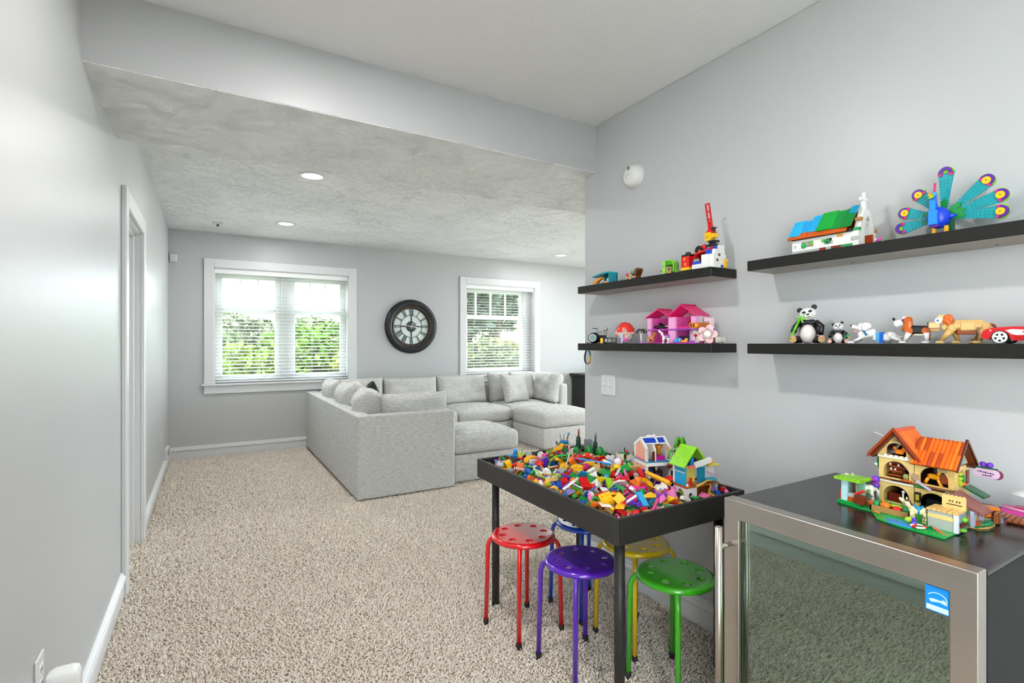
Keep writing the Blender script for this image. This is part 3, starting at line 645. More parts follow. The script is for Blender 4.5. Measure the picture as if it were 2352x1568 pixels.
def shrub(label, x, y, h, w, col, hue2, seed, n=1500, size=.10):
    t = thing('garden_shrub', label, 'shrub', (x, y, gz(y)), 0, 'shrubs on the bank outside')
    leaves('foliage', col, (0, 0, h * .5), (w, w, h * .52), n, size, seed, t, hue2)
    G().tube([(0, 0, -.1), (.03, 0, h * .3), (-.05, .04, h * .6)], [.05, .04, .02]).build('stem', BARK, t)
shrub('low bright green shrub left of centre outside the wide window', .35, 11.2, .78, .95, '86a818', '567c10', 1)
shrub('dense olive shrub at the left edge of the wide window view', -.3, 13.2, 1.05, 1.3, '5a7c26', '3c581c', 2, 1800)
shrub('tall grey green shrub behind the left window sash', .75, 14.6, 1.3, 1.0, '78865c', '5b6d42', 3, 1500)
shrub('mid green shrub in the middle of the wide window view', 1.5, 12.4, .8, 1.0, '7ca01a', '547a10', 4)
shrub('bushy fresh green shrub behind the right window sash', 2.15, 12.8, 1.2, 1.1, '6ca014', '447410', 5, 2000)
shrub('yellow green bush at the right of the wide window view', 3.1, 12.0, .85, 1.0, '98a81c', '688414', 6)
shrub('dark leafy shrub low behind the single window', 6.3, 12.2, .8, 1.0, '6c7f3c', '46592b', 7)
shrub('pale dry bush at the right of the single window view', 7.6, 13.4, .75, 1.1, 'a8a55a', '7d8a40', 8)
def tree(label, x, y, h, cr, col, hue2, seed, n=3200):
    t = thing('garden_tree', label, 'tree', (x, y, gz(y)), 0, 'trees beyond the bank')
    G().tube([(0, 0, -.2), (.08, .05, h * .3), (-.05, .1, h * .6), (.1, .05, h * .85)], [.15, .12, .08, .03]).build('trunk', BARK, t)
    for k in range(4): a = k * 1.7 + seed; G().tube([(0, .05, h * (.3 + .08 * k)), (.6 * math.cos(a) * cr * .5, .6 * math.sin(a) * cr * .5, h * (.5 + .08 * k)), (cr * .7 * math.cos(a), cr * .7 * math.sin(a), h * (.62 + .08 * k))], [.06, .04, .015]).build('branch', BARK, t)
    leaves('foliage', col, (0, 0, h * .58), (cr, cr, h * .45), n, .17, seed, t, hue2, .35)
tree('dark leafy tree filling the left of the single window', 6.9, 14.5, 4.6, 1.25, '3f5a36', '26402c', 21, 2600)
tree('dark green tree at the right of the single window', 8.6, 15.6, 5.4, 1.35, '4d6638', '2b4429', 22, 2600)
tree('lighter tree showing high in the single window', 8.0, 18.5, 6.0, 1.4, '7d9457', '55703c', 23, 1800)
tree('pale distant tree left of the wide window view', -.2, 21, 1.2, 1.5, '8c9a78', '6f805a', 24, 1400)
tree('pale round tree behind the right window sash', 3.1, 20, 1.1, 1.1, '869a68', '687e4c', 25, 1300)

# ================================================================ TOYS ON THE SHELVES  (units: cm, x = along the shelf to the right, y = towards the wall)
C = dict(red='#d9101a', dred='#8c1414', orange='#f0701a', dor='#c4561c', yel='#f5c012', lime='#8fd11a', grn='#12a044', dgrn='#0b5a34', teal='#0aa3b0', cyan='#26b4ea', blue='#1148c8', dblue='#16307a',
         pur='#5b1fa8', lav='#b27fe0', mag='#e2188c', pink='#f58fc8', lpink='#f7c6dc', white='#f1efeb', lgrey='#b3b6b6', grey='#7d8284', black='#1c1c1d', brown='#7a3a1c', dbr='#4a2214', tan='#e6c98b', dtan='#b39560', sand='#d8b06a')
def P(par, name, c, *prims, **k): return part(par, name, C.get(c, c), *prims, **k)
def toy(name, label, X, Y, Z, yaw=0, cat='toy', group=None): return thing(name, label, cat, (X, Y, Z), -90 + yaw, group)
def br(x, y, z, nx, ny, h=.96, st=True, p=.8):
    q = [('b', x, y, z, x + nx * p, y + ny * p, z + h, .03)]
    if st: q.append(('k', x, y, z + h, nx, ny, p, p * .3, p * .21))
    return q
# teal roofed kiosk
t = toy('toy_kiosk', 'teal roofed toy kiosk with an orange slide on the upper left shelf', 1.858, 2.125, SH_U)
P(t, 'roof', 'teal', ('p', 'y', -3.6, 3.4, [(-8.2, 4.7), (-7.9, 5.1), (-1, 6.5), (5.2, 6.6), (5.2, 5.9), (-1, 5.6)]))
P(t, 'back_wall', '#0a87a0', ('b', -4.6, 2.6, 0, 5, 3.2, 6), *[('c', -4 + i * 1.1, 2.6, 0, .3, 5.8) for i in range(8)])
P(t, 'end_wall', '#0f93a8', ('b', 4.4, -2.8, 0, 5, 3.2, 6))
P(t, 'corner_post', 'teal', ('b', -4.9, 2.2, 0, -4.1, 3, 5.6))
P(t, 'slide', '#f5a31c', ('p', 'y', -3.4, -1.4, [(-7.6, 0), (-5.4, 0), (-4.6, 1.6), (-2.6, 2.9), (-.6, 3.4), (-.8, 4.2), (-3.4, 3.8), (-5.4, 2.7), (-7.4, 2.4)]))
P(t, 'slide_side', 'orange', ('p', 'y', -3.7, -3.35, [(-5.4, 0), (-4.6, 1.6), (-2.6, 2.9), (-.6, 3.5), (-.7, 3.0), (-2.6, 2.3), (-4.2, 1.2), (-5, 0)]))
P(t, 'pool_dish', '#3f8fd0', ('s', -3.2, -3.2, .6, 1.5, 1.0, .6))
P(t, 'counter', '#f2a58e', ('b', .6, -2.4, 0, 2.6, -1, 1.9)); P(t, 'crate', '#86a52a', *br(-1.4, -3, 0, 2, 2, 1.2)); P(t, 'sign_post', '#c9d69a', ('b', 3.1, -2.6, 0, 4.1, -1.8, 1.8), ('p', 'y', -2.4, -2, [(2.4, 2.4), (3.6, 3.6), (4.6, 2.5), (3.6, 1.6)]))
# flower cart
t = toy('toy_flower_cart', 'brown toy planter bench full of flowers on the upper left shelf', 1.858, 1.928, SH_U)
P(t, 'bench', '#9a4a1c', ('b', -.4, -1.8, 0, 3.4, 2, .8), ('b', .4, 1.2, .6, 3.6, 2, 3.9), *[('b', .5 + i * 1.0, .95, .8, 1.2 + i * 1.0, 1.25, 3.7) for i in range(3)])
P(t, 'scroll_end', '#6b3514', ('p', 'y', -1.8, 2.0, [(3.2, 0), (4.0, 0), (3.8, 2.6), (4.8, 4.2), (5.3, 5.4), (4.9, 6.2), (3.9, 6.2), (3.6, 5.6), (4.1, 5.2), (3.4, 3.8), (2.9, 2)]))
P(t, 'cream_rail', '#f2dcb0', ('b', 1.6, -2, 1.7, 4, -1.7, 2.2)); P(t, 'red_cushion', 'dred', ('b', .2, -1.7, .8, 3.4, 1.2, 1.6))
for x, y, z, r, c in ((-2.9, -1, 3.6, .9, 'mag'), (-2.2, -1.4, 2.7, .8, 'red'), (-1.4, -.4, 4.7, .6, 'pink'), (.6, 0, 3.4, .8, 'dred'), (-1.2, -1.8, 1.3, .6, '#f0482c')): P(t, 'blossom', c, *[('s', x + r * .6 * math.cos(k), y, z + r * .6 * math.sin(k), r * .55, r * .35, r * .55) for k in (0, 1.26, 2.5, 3.77, 5)])
for x, y, z, c in ((-.6, 0, 4.6, 'grn'), (1.0, .6, 5.2, '#2f7a1e'), (-.4, -1.6, 2.6, '#a9d23a'), (-1.4, -1.4, 2.2, '#9ac43a'), (-2.9, -1.2, .9, '#8fae2a')): P(t, 'leaf', c, ('r', (0, 25, 0), (x, y, z), [('s', 0, 0, 0, .55, .35, 1.1)]))
P(t, 'daisy', '#fff9d0', ('s', -2.4, -1.9, 1.9, .5, .3, .5)); P(t, 'pot', '#f4b9ac', ('b', -.4, -2.4, .1, .9, -1.6, 1.7))
# lime camper
t = toy('toy_camper', 'lime green toy camper van on the upper left shelf', 1.858, 1.68, SH_U, 10)
sh = rrect(-3.0, .8, 3.0, 7.2, 1.6, 5)
P(t, 'shell', '#8fd840', ('p', 'y', 1.6, 2.2, sh), ('p', 'y', -2.2, 2.2, sh, [rrect(-2.55, 1.2, 2.55, 6.75, 1.3, 5)]), ('p', 'x', -3.05, -2.4, rrect(-2.2, .8, 2.2, 6.8, 1, 4)))
P(t, 'front_panel', '#9fe052', ('p', 'y', -2.35, -2.0, [(-3, .9), (-1.2, .9), (-1.2, 6.6), (-2.2, 6.6), (-3, 5.8)]))
P(t, 'awning', '#4fa81c', ('p', 'y', -1.9, 1.4, [(-1.1, 5.0), (2.5, 5.0), (2.5, 6.2), (2.0, 6.7), (-.6, 6.7), (-1.1, 6.2)]))
P(t, 'counter', '#b9a84a', ('b', -.7, -2.6, 1.0, 2.0, -2.1, 3.9)); P(t, 'emblem', '#4a3fb0', ('c', .9, -2.75, 2.9, .65, .2, 'y', 18))
P(t, 'window', '#9fb4b8', ('p', 'y', -2.5, -2.3, circ(-2.1, 4.6, .45, 16, 1.0))); P(t, 'side_window', '#8fa6a6', ('p', 'x', -3.2, -3.0, rrect(-1.2, 2.6, 1.2, 5.2, .4, 3)))
for x in (-1.8, 1.8): w_ = P(t, 'wheel', 'black', ('c', x, -2.3, .9, .9, .7, 'y', 18)); P(w_, 'hub', 'lgrey', ('c', x, -2.4, .9, .4, .2, 'y', 14))
P(t, 'tail_fin', '#7fc93a', ('p', 'y', -1.2, 1.2, [(3, .9), (4.6, .9), (3.4, 2.8), (3, 3)])); P(t, 'bumper', '#7a1f1f', ('b', -4.0, -2, 2.1, -3.0, 2, 2.5)); P(t, 'roof_studs', '#6f9c3a', ('c', -1, 0, 7.2, .5, .25), ('c', 1, 0, 7.2, .5, .25))
# crane tower building
t = toy('toy_crane_tower', 'red and white brick building with a tall red crane ladder', 1.862, 1.470, SH_U)
P(t, 'baseplate', 'dgrn', ('b', -9.6, -7.2, 0, 6.6, 3, .35), ('k', -9.6, -7.2, .35, 8, 3))
W_ = [(2.6, -5.0, .35, 4, 10), (2.6, -5, 2.3, 4, 10), (2.6, -5, 4.25, 4, 10), (2.6, -4.2, 6.2, 4, 8)]
for x, y, z, a, b in W_: P(t, 'white_brick', 'white', ('b', x, y, z, x + a * .8 + .7, y + b * .78, z + 1.92, .06))
P(t, 'blue_brick', 'blue', ('b', 2.4, -5.2, 6.2, 5.0, -3.6, 8.0)); P(t, 'blue_brick', 'blue', ('b', 4.6, -3.4, 8.1, 6.2, -2.2, 9.4)); P(t, 'white_brick', 'white', ('b', 5.2, -2.4, 8.1, 6.6, 1.6, 9.9))
for y, z in ((-2.2, 5.2), (-3.4, 2.9)): P(t, 'window_hole', '#5a4a3c', ('b', 6.45, y, z, 6.58, y + 1.3, z + 1.1, .02))
P(t, 'yellow_brick', 'yel', ('b', 5.6, 1.0, .35, 7.0, 3.0, 4.2)); P(t, 'blue_brick', 'blue', ('b', 6.0, -.6, .35, 6.75, .8, 1.6)); P(t, 'knob', '#f2e27a', ('e', (6.4, 2.4, 3.4), (7.6, 2.6, 3.6), .5, .15))
P(t, 'white_wall', 'white', ('b', -3.8, -6.2, .35, 2.6, -4.4, 2.4)); P(t, 'blue_cap', 'blue', ('b', -3.8, -6.0, 2.4, .4, -4.6, 3.6)); P(t, 'white_brick', 'white', ('b', 1.2, -6.3, .4, 4.6, -5.0, 6.0))
P(t, 'red_arch', 'dred', ('b', -4, -1.2, .35, 2.6, -.6, 6.8), ('b', 1.6, -4.6, .4, 2.6, -.6, 6.6)); P(t, 'red_roof_beam', '#e0281e', ('r', (0, -11, 0), (-5.2, -4.6, 6.4), [('b', 0, 0, 0, 10.4, 3.6, .7)]))
P(t, 'red_slope', 'red', ('p', 'y', -4.6, -1.6, [(-6.6, 5.6), (-3.6, 5.6), (-3.6, 7.2), (-5.2, 7.6)]))
tw = P(t, 'red_tower', 'red', ('b', -8.6, -7.4, 1.6, -4.6, -4.2, 6.4, .08)); P(t, 'yellow_base', 'yel', ('b', -8.7, -7.5, .35, -4.5, -4.1, 1.6)); P(t, 'white_step', 'white', ('b', -9.4, -6, .35, -8.7, -4, 1.5)); P(t, 'blue_post', 'blue', ('b', -9.5, -4.4, 1.5, -8.6, -3.6, 3.8))
for x, z in ((-7.4, 4.6), (-6.9, 2.2)): P(tw, 'orange_window', '#f0842c', ('b', x, -7.5, z, x + 1.1, -7.38, z + 1.4, .02))
P(t, 'black_battlement', 'black', ('b', -8.6, -7.2, 6.4, -4.4, -4.4, 7.2), ('s', -6.2, -5.8, 7.4, 1.4, 1.2, 1.1))
P(t, 'black_gear', 'black', ('c', -2.6, -3.4, 8.9, 2.0, .9, 'y', 8), ('b', -4.6, -3.2, 7.4, -1.2, -2.6, 8)); P(t, 'gear_hub', '#e8542c', ('c', -2.0, -3.7, 8.4, .6, .4, 'y')); P(t, 'red_gem', '#e8142c', ('s', -.8, -2, 10, 1.7, 1.2, 1.3, 6, 5)); P(t, 'blue_slope', '#1a3fc0', ('p', 'y', -3.4, -1, [(-.4, 7.6), (3.2, 8.2), (2, 9.2), (.6, 9)]))
P(t, 'black_plate', 'black', ('b', 1.8, -4.4, 9.6, 6.4, -1.4, 10.3), ('b', 3.0, -3.6, 10.3, 5.2, -1.8, 11.0), ('b', 3.0, -4.2, 11.0, 6.4, -1.2, 11.9))
P(t, 'yellow_cab', 'yel', ('b', 1.6, -4.6, 11.9, 4.2, -1.4, 14.0), ('b', 4.0, -4.2, 13.0, 6.2, -1.6, 14.6), ('b', 1.4, -4.6, 13.8, 4.4, -1.2, 15.4)); P(t, 'cab_slot', 'dbr', ('b', 2.2, -4.66, 13.0, 3.0, -4.5, 13.3, .01))
P(t, 'red_collar', 'red', ('p', 'y', -4.2, -1.6, [(1.4, 15.4), (6.0, 15.2), (4.6, 15.9), (4.0, 17.4), (3.0, 17.4), (2.8, 16.4)])); P(t, 'black_bracket', 'black', ('b', 3.6, -3.6, 15.6, 5.2, -2.2, 17.2), ('b', 3.6, -3.8, 17.0, 5.8, -2, 17.4))
lad = [('b', -1.1, -.35, 0, -.6, .35, 12.6), ('b', .6, -.35, 0, 1.1, .35, 12.4)] + [('b', -.8, -.3, z, .8, .3, z + .5) for z in (0, 2.0, 3.6, 5.2, 8.6, 12.0)] + [('b', -.8, -.3, 2.4, .8, .3, 3.4)]
P(t, 'crane_ladder', 'red', ('r', (0, -9, 0), (3.5, -2.9, 15.9), lad)); P(t, 'ladder_insert', '#e8622c', ('r', (0, -9, 0), (3.5, -2.9, 15.9), [('b', -.4, -.2, 4.1, .4, .2, 5)]))

# toy camera with strap
t = toy('toy_camera', 'grey and black brick film camera with rainbow wrist strap', 1.868, 2.205, SH_L, 38)
P(t, 'body', '#aab0b4', ('b', -4.0, -1.2, 0, 4.2, 1.6, 1.0), ('b', -4.0, -1.2, 4.4, 4.2, 1.6, 6.0), ('b', -4.0, -.9, 1, 4.2, 1.6, 4.4)); P(t, 'grip', '#22242a', ('b', .4, -1.4, .9, 4.4, -.8, 4.5))
P(t, 'prism', '#b6bcbf', ('p', 'y', -1.3, 1.4, [(-3.6, 6), (-.2, 6), (-.6, 7.4), (-1.3, 8.0), (-2.6, 8.0), (-3.2, 7.4)])); P(t, 'hot_shoe', '#2c3034', ('b', -3.2, -1.0, 8, -.8, .8, 8.5))
ln = P(t, 'lens_barrel', '#17191d', ('l', [(0, -6.2), (1.5, -6.2), (1.9, -6.5), (2.5, -6.5), (2.6, -6.0), (2.6, -4.4), (2.2, -4.2), (2.2, -3.0), (3.0, -2.8), (3.0, -1.0)], 28, 'y', (-2.0, 0, 3.0))); P(ln, 'lens_rim', '#c9d0d2', ('l', [(1.6, -6.45), (1.95, -6.6), (2.2, -6.45)], 28, 'y', (-2.0, 0, 3.0))); P(ln, 'lens_glass', '#8fb0ac', ('c', -2.0, -6.35, 3.0, 1.6, .15, 'y', 24))
P(t, 'dial', '#9aa0a2', ('c', 1.0, 0, 6, .9, .5), ('c', 1.0, 0, 6.5, .4, .3)); P(t, 'rewind_crank', 'black', ('t', .22, (3.0, 0, 6), (3.0, 0, 7.2), (5.0, -.6, 7.2), (5.0, -.6, 8.6))); P(t, 'crank_base', '#c9b592', ('c', 3.8, .4, 6, .8, .9))
# strap hangs off the shelf's left end as a closed loop; five coloured lengths
R0 = Matrix.Rotation(R(-38), 4, 'Z')
def strap(pts, c):
    g_ = G(CM)
    # flat ribbon: width 0.9 along the shelf axis
    v_ = []; f_ = []
    for p in pts:
        for w_ in (-.7, .7):
            for th in (0, .16): v_.append(tuple(R0 @ Vector((-9.5 + w_, p[0] + th * p[2], p[1] + th * p[3]))))
    for i in range(len(pts) - 1):
        a = i * 4; b = a + 4; f_ += [(a, a + 2, b + 2, b), (a + 1, b + 1, b + 3, a + 3), (a, b, b + 1, a + 1), (a + 2, a + 3, b + 3, b + 2)]
    f_ += [(0, 1, 3, 2), (len(v_) - 4, len(v_) - 2, len(v_) - 1, len(v_) - 3)]
    g_.raw(v_, f_).build('strap', mat(c, .7), t)
loop = []
for k in range(41):
    a = PI / 2 + 2 * PI * k / 40; n_ = (math.cos(a), math.sin(a)); loop.append((2.0 * n_[0] * (.55 + .45 * (1 - n_[1]) / 2 + .2), -7.6 + 4.2 * n_[1], n_[0], n_[1]))
for a, b, c in ((0, 20, '#1d2024'), (20, 25, '#d8501c'), (25, 31, '#c9b81e'), (31, 37, '#1a7f92'), (37, 40, '#b01a3c')): strap(loop[a:b + 1], c)
strap([(p, z, 0, 1) for p, z in ((0.3, -3.4), (.2, -1), (.1, .12), (-.5, .3))], '#1d2024')
v_ = [tuple(R0 @ Vector(p)) for p in ((-9.9, -.4, .12), (-9.9, .5, .12), (-4.2, 1.2, .12), (-4.2, .3, .12), (-9.9, -.4, .3), (-9.9, .5, .3), (-4.2, 1.2, .3), (-4.2, .3, .3))]
G(CM).raw(v_, [(3, 2, 1, 0), (4, 5, 6, 7), (0, 1, 5, 4), (1, 2, 6, 5), (2, 3, 7, 6), (3, 0, 4, 7)]).build('strap', mat('#1d2024', .7), t)
# film box and roll
t = toy('toy_film_roll', 'tiny brick film canister with a strip of photo frames', 1.815, 2.075, SH_L, 45)
P(t, 'box', '#f2b90c', ('b', -3.4, -.8, 0, -1.9, .6, 2.8)); P(t, 'canister', '#26282c', ('c', -.9, .2, 0, 1.0, 3.2), ('c', -.9, .2, 3.2, .4, .5)); P(t, 'canister_label', '#b9bec0', ('b', -.9, -.95, .6, .0, -.7, 2.4))
P(t, 'film_strip', '#1c1d1f', ('b', .2, -.1, 0, 5.2, .1, 3.0, .01))
for x, c in ((.6, '#8f9a8a'), (2.8, '#8a6f62')): P(t, 'frame_picture', c, ('b', x, -.16, .6, x + 1.7, -.08, 2.4, .01))
# puffer fish and its little pink figure
t = toy('toy_puffer_fish', 'round red and white toy puffer fish on the lower left shelf', 1.862, 1.985, SH_L, 45)
up = [(0.01, 5.4)] ; prof = [(4.7 * math.cos(a), 6.1 + 4.9 * math.sin(a)) for a in [R(-4 + 94 * i / 12) for i in range(13)]]; prof[-1] = (.01, 11.0)
P(t, 'red_shell', '#ec3b30', ('l', prof, 32)); P(t, 'white_belly', '#e2ddd6', ('l', [(0.01, 0), (1.8, 0), (2.2, .4), (3.4, 2.2), (4.4, 4.6), (4.55, 5.8)], 32))
for x in (-1.1,):
    e = P(t, 'eye_ring', '#f6f1ea', ('r', (0, 0, -6 if x < 0 else 34), (0, 0, 6.6), [('c', 0, -4.95, 0, .85, .35, 'y', 20)] if x < 0 else [('c', 0, -4.95, 0, .85, .35, 'y', 20)])); P(e, 'pupil', 'black', ('r', (0, 0, -6 if x < 0 else 34), (0, 0, 6.6), [('c', 0, -5.02, 0, .42, .2, 'y', 16)]))
P(t, 'side_fin', '#f3a09a', ('s', -4.5, -1.2, 5.2, .7, 1.0, 1.6)); P(t, 'side_fin', '#f3a09a', ('s', 3.6, -3.4, 5.2, 1.2, .6, .8)); P(t, 'lip', '#e8b8a8', ('s', -.6, -4.5, 4.4, .9, .5, .45))
for a, b in ((90, 0), (30, -50), (40, 40), (150, -60), (15, 0), (60, -100), (10, -100), (20, 80), (35, -20), (25, -75)):
    q = Vector((math.cos(R(a)) * math.sin(R(b)), -math.cos(R(a)) * math.cos(R(b)), math.sin(R(a)))); p0 = q * 4.7 + Vector((0, 0, 6.1)); P(t, 'spine', '#a83232', ('e', tuple(p0), tuple(p0 + q * .55), .22, .06))
P(t, 'foot', '#e6a69c', ('s', -1.2, -1.6, .3, 1.0, .7, .3))
t = toy('toy_figure', 'tiny pink and lilac toy figure in front of the puffer fish', 1.80, 1.925, SH_L, 48)
P(t, 'scooter', '#26262e', ('b', -1.0, -.8, .2, 2.4, .8, 1.0), ('c', -.4, -.9, .5, .5, .5, 'y'), ('c', 1.8, -.9, .5, .5, .5, 'y')); P(t, 'skirt', '#e84fb0', ('e', (.6, 0, 1.2), (.6, 0, 2.6), 1.5, .7)); P(t, 'torso', '#f08a86', ('b', 0, -.4, 2.4, 1.2, .5, 4.2)); P(t, 'head', '#f3c9a4', ('s', .6, 0, 5.0, .75)); P(t, 'hair', '#d9b7a6', ('s', .7, .25, 5.3, .9, .8, .8)); P(t, 'legs', '#ccb6f4', ('b', -1.8, -.4, 0, -1.2, .2, 2.2), ('b', -.9, -.4, 0, -.4, .2, 2.2)); P(t, 'friend', '#d7c3f7', ('e', (-1.2, 0, 2.0), (-1.2, 0, 4.6), .9, .35))
# pink dollhouse
t = toy('toy_dollhouse', 'pink two storey toy dollhouse with hot pink roofs', 1.872, 1.655, SH_L)
PK, HP, LP = '#f06ac0', '#ee1d74', '#f7a8dc'
P(t, 'base', '#d94fc0', ('b', -15, -7.2, 0, 17.6, 5, .5)); P(t, 'upper_floor', '#e648b4', ('b', -14.4, -3.6, 8.0, 13.8, 5, 8.6)); P(t, 'floor_edge', '#8f4fd0', ('b', -14.4, -3.9, 7.8, 17.6, -3.6, 8.3)); P(t, 'balcony_floor', '#8f4fd0', ('b', 10, -6, 7.8, 17.4, 4.6, 8.3))
for x, w in ((-15.2, 2.2), (-2.0, 4.0), (11.0, 2.4)):
    for z in (.5, 8.6): P(t, 'pillar', LP, ('b', x, -3.4, z, x + w, -2.0, z + 6.8 + (.6 if z < 1 else 0)))
P(t, 'back_wall', PK, ('b', -14.6, 4.4, .5, 13.4, 5, 15.6)); P(t, 'side_wall', PK, ('b', -15.2, -2, .5, -14.6, 5, 15.6)); P(t, 'side_wall', LP, ('b', 13.0, -2, 8.6, 13.6, 5, 15.6), ('b', 13, -2, .5, 13.6, 5, 8)); P(t, 'middle_wall', PK, ('b', -.4, -2, .5, .2, 5, 15.6))
def roof(x0, x1, zb, zt, y0, y1):
    m = (x0 + x1) / 2; d = .55
    P(t, 'roof_slope', HP, ('p', 'y', y0, y1, [(x0, zb), (m, zt), (m, zt + d), (x0 - .3, zb + d - .2)])); P(t, 'roof_slope', HP, ('p', 'y', y0, y1, [(x1, zb), (x1 + .3, zb + d - .2), (m, zt + d), (m, zt)]))
    P(t, 'ridge_cap', '#c90e58', ('b', m - .6, y0 + .2, zt + .3, m + .6, y1, zt + .9)); P(t, 'gable_wall', '#f3b7d6', ('p', 'y', y1 - .9, y1 - .4, [(x0 + .6, zb), (x1 - .6, zb), (m, zt - .4)]))
roof(-15.6, -.4, 15.4, 20.0, -4.2, 5); roof(-1.2, 14.0, 15.6, 21.6, -4.6, 5)
for x, z in ((-9, 10.6), (-4.6, 10.4), (9, 10.6), (-9, 2.6), (8.6, 2.4), (3, 3)): w_ = P(t, 'window_frame', '#c0246c', ('b', x, 4.1, z, x + 3.4, 4.45, z + 3.4)); P(w_, 'window_glass', '#cfd6dc', ('b', x + .5, 4.0, z + .5, x + 2.9, 4.2, z + 2.9, .02))
P(t, 'picture', '#d9621c', ('b', 3.4, 4.0, 11.0, 7.2, 4.4, 13.6)); P(t, 'piano', 'black', ('b', -13, -1, 9.6, -6.6, 2, 10.8), ('p', 'y', 1.8, 2.2, [(-12.8, 10.8), (-8, 10.8), (-12.2, 13)]), ('b', -12.4, 0, 8.6, -11.8, 1, 9.6), ('b', -8, 0, 8.6, -7.4, 1, 9.6)); P(t, 'table', 'white', ('b', -5.6, -1.5, 10, -2, 1.4, 10.5), ('b', -4.2, -.4, 8.6, -3.4, .4, 10)); P(t, 'bed', '#ef3f9a', ('b', 1, -2, 8.6, 10, 2.4, 9.8, .4)); P(t, 'pillow', 'white', ('s', 9, 0, 10.4, 1.6, 1.4, .7))
P(t, 'balcony_rail', '#d9741c', ('b', 12.4, -6, 8.3, 17.2, -5.4, 11.4), ('b', 16.8, -6, 8.3, 17.4, 1, 11.4)); P(t, 'rail_cutouts', '#3a1c10', *[('b', 12.9 + i * 1.5, -6.08, 9, 13.6 + i * 1.5, -5.9, 10.8, .02) for i in range(3)]); P(t, 'balcony_lion', '#f2a01c', ('s', 16.2, -6.2, 9.8, 1.0, .5, 1.1))
P(t, 'dresser', '#f7d4dc', ('b', 14.4, 1.0, 8.3, 17.6, 3.8, 14.4)); P(t, 'dresser_dots', 'black', *[('c', 15.2 + (i % 2) * 1.4, .95, 10 + (i // 2) * 2, .35, .1, 'y', 8) for i in range(4)]); P(t, 'blue_hat', '#4a5fc0', ('s', 13.8, -2, 9.4, 1.6, 1.3, 1.1)); P(t, 'upper_door', '#cfd0cc', ('b', 13.7, -1.6, 8.6, 13.9, 1, 15))
P(t, 'kitchen_block', '#22243a', ('b', 1.4, 0, .5, 10, 3, 4.2)); P(t, 'fridge', '#a9c4cc', ('b', 9.6, -2.6, .5, 12, 0, 7.2)); P(t, 'armchair', '#4f9de0', ('b', 3.4, -5.4, .5, 6.4, -3.4, 3.2, .4), ('b', 2.8, -6, .5, 4.6, -4, 2, .3)); P(t, 'armchair', '#f5a51c', ('b', 7.2, -6, .5, 10, -4.4, 2, .3), ('b', 9, -5.4, .5, 10.2, -4, 3, .3)); P(t, 'door_panel', '#e8e2d6', ('b', 13.2, -4.6, .5, 16.6, -4.2, 7.4)); P(t, 'door_frame', '#9c7f66', ('b', 16.6, -4.8, .5, 17.2, 1, 7.6)); P(t, 'rose', '#c0162c', ('s', 14.6, -4.8, 4.6, .9, .4, .9), ('b', 14.5, -4.9, 1.6, 14.7, -4.7, 4.2)); P(t, 'planter', '#9a5fc0', ('b', 12.2, -6.4, .5, 14.6, -5.2, 1.6))
P(t, 'foundation_step', '#d23fd0', ('b', 10, -7.6, 0, 17.4, -5, .6))
t.scale = (1, 1, .79)
# palm, dog and horse by the dollhouse
t = toy('toy_palm', 'white stemmed toy palm left of the pink dollhouse', 1.83, 1.84, SH_L, 30)
P(t, 'trunk', '#f3ede6', ('e', (0, 0, .4), (0, 0, 6.2), .5, .42)); P(t, 'base', '#b98ae0', ('c', 0, 0, 0, 1.5, .5))
for i, c in enumerate(('#3c5a24', '#263a8a', '#4a6a1e', '#2f3f6a', '#5a2a2a')): a = i * 1.26; P(t, 'frond', c, ('t', .38, (0, 0, 6.4), (1.3 * math.cos(a), 1.3 * math.sin(a), 6.9), (2.4 * math.cos(a), 2.4 * math.sin(a), 6.0), (2.7 * math.cos(a), 2.7 * math.sin(a), 5.0)))
t = toy('toy_dog', 'small tan toy dog standing before the pink dollhouse', 1.79, 1.735, SH_L, 40); t.scale = (.68,) * 3
P(t, 'body', '#c77a2a', ('s', 0, 0, 3.4, 2.0, 1.1, 1.6), ('t', .95, (1.0, 0, 4.0), (1.7, 0, 5.4), (1.8, 0, 6.4))); P(t, 'head', '#c8812e', ('s', 2.0, 0, 7.0, 1.1, .9, .9), ('s', 2.9, 0, 6.7, .7, .5, .5)); P(t, 'ear', '#a55f1c', ('s', 1.5, -.9, 6.7, .5, .3, .9)); P(t, 'ear', '#a55f1c', ('s', 1.5, .9, 6.7, .5, .3, .9)); P(t, 'tail', '#b4691f', ('t', .3, (-1.7, 0, 3.8), (-2.4, 0, 4.8), (-2.2, 0, 5.8)))
for x, y in ((-1.3, -.6), (-1.3, .6), (1.2, -.6), (1.2, .6)): P(t, 'leg', '#bd7226', ('e', (x, y, 3), (x, y, 0), .6, .42))
P(t, 'saddle_patch', '#5a1f14', ('s', -.3, -.9, 2.2, .9, .5, .9))
t = toy('toy_horse', 'white toy horse with purple blanket before the pink dollhouse', 1.785, 1.648, SH_L, 34); t.scale = (.6,) * 3
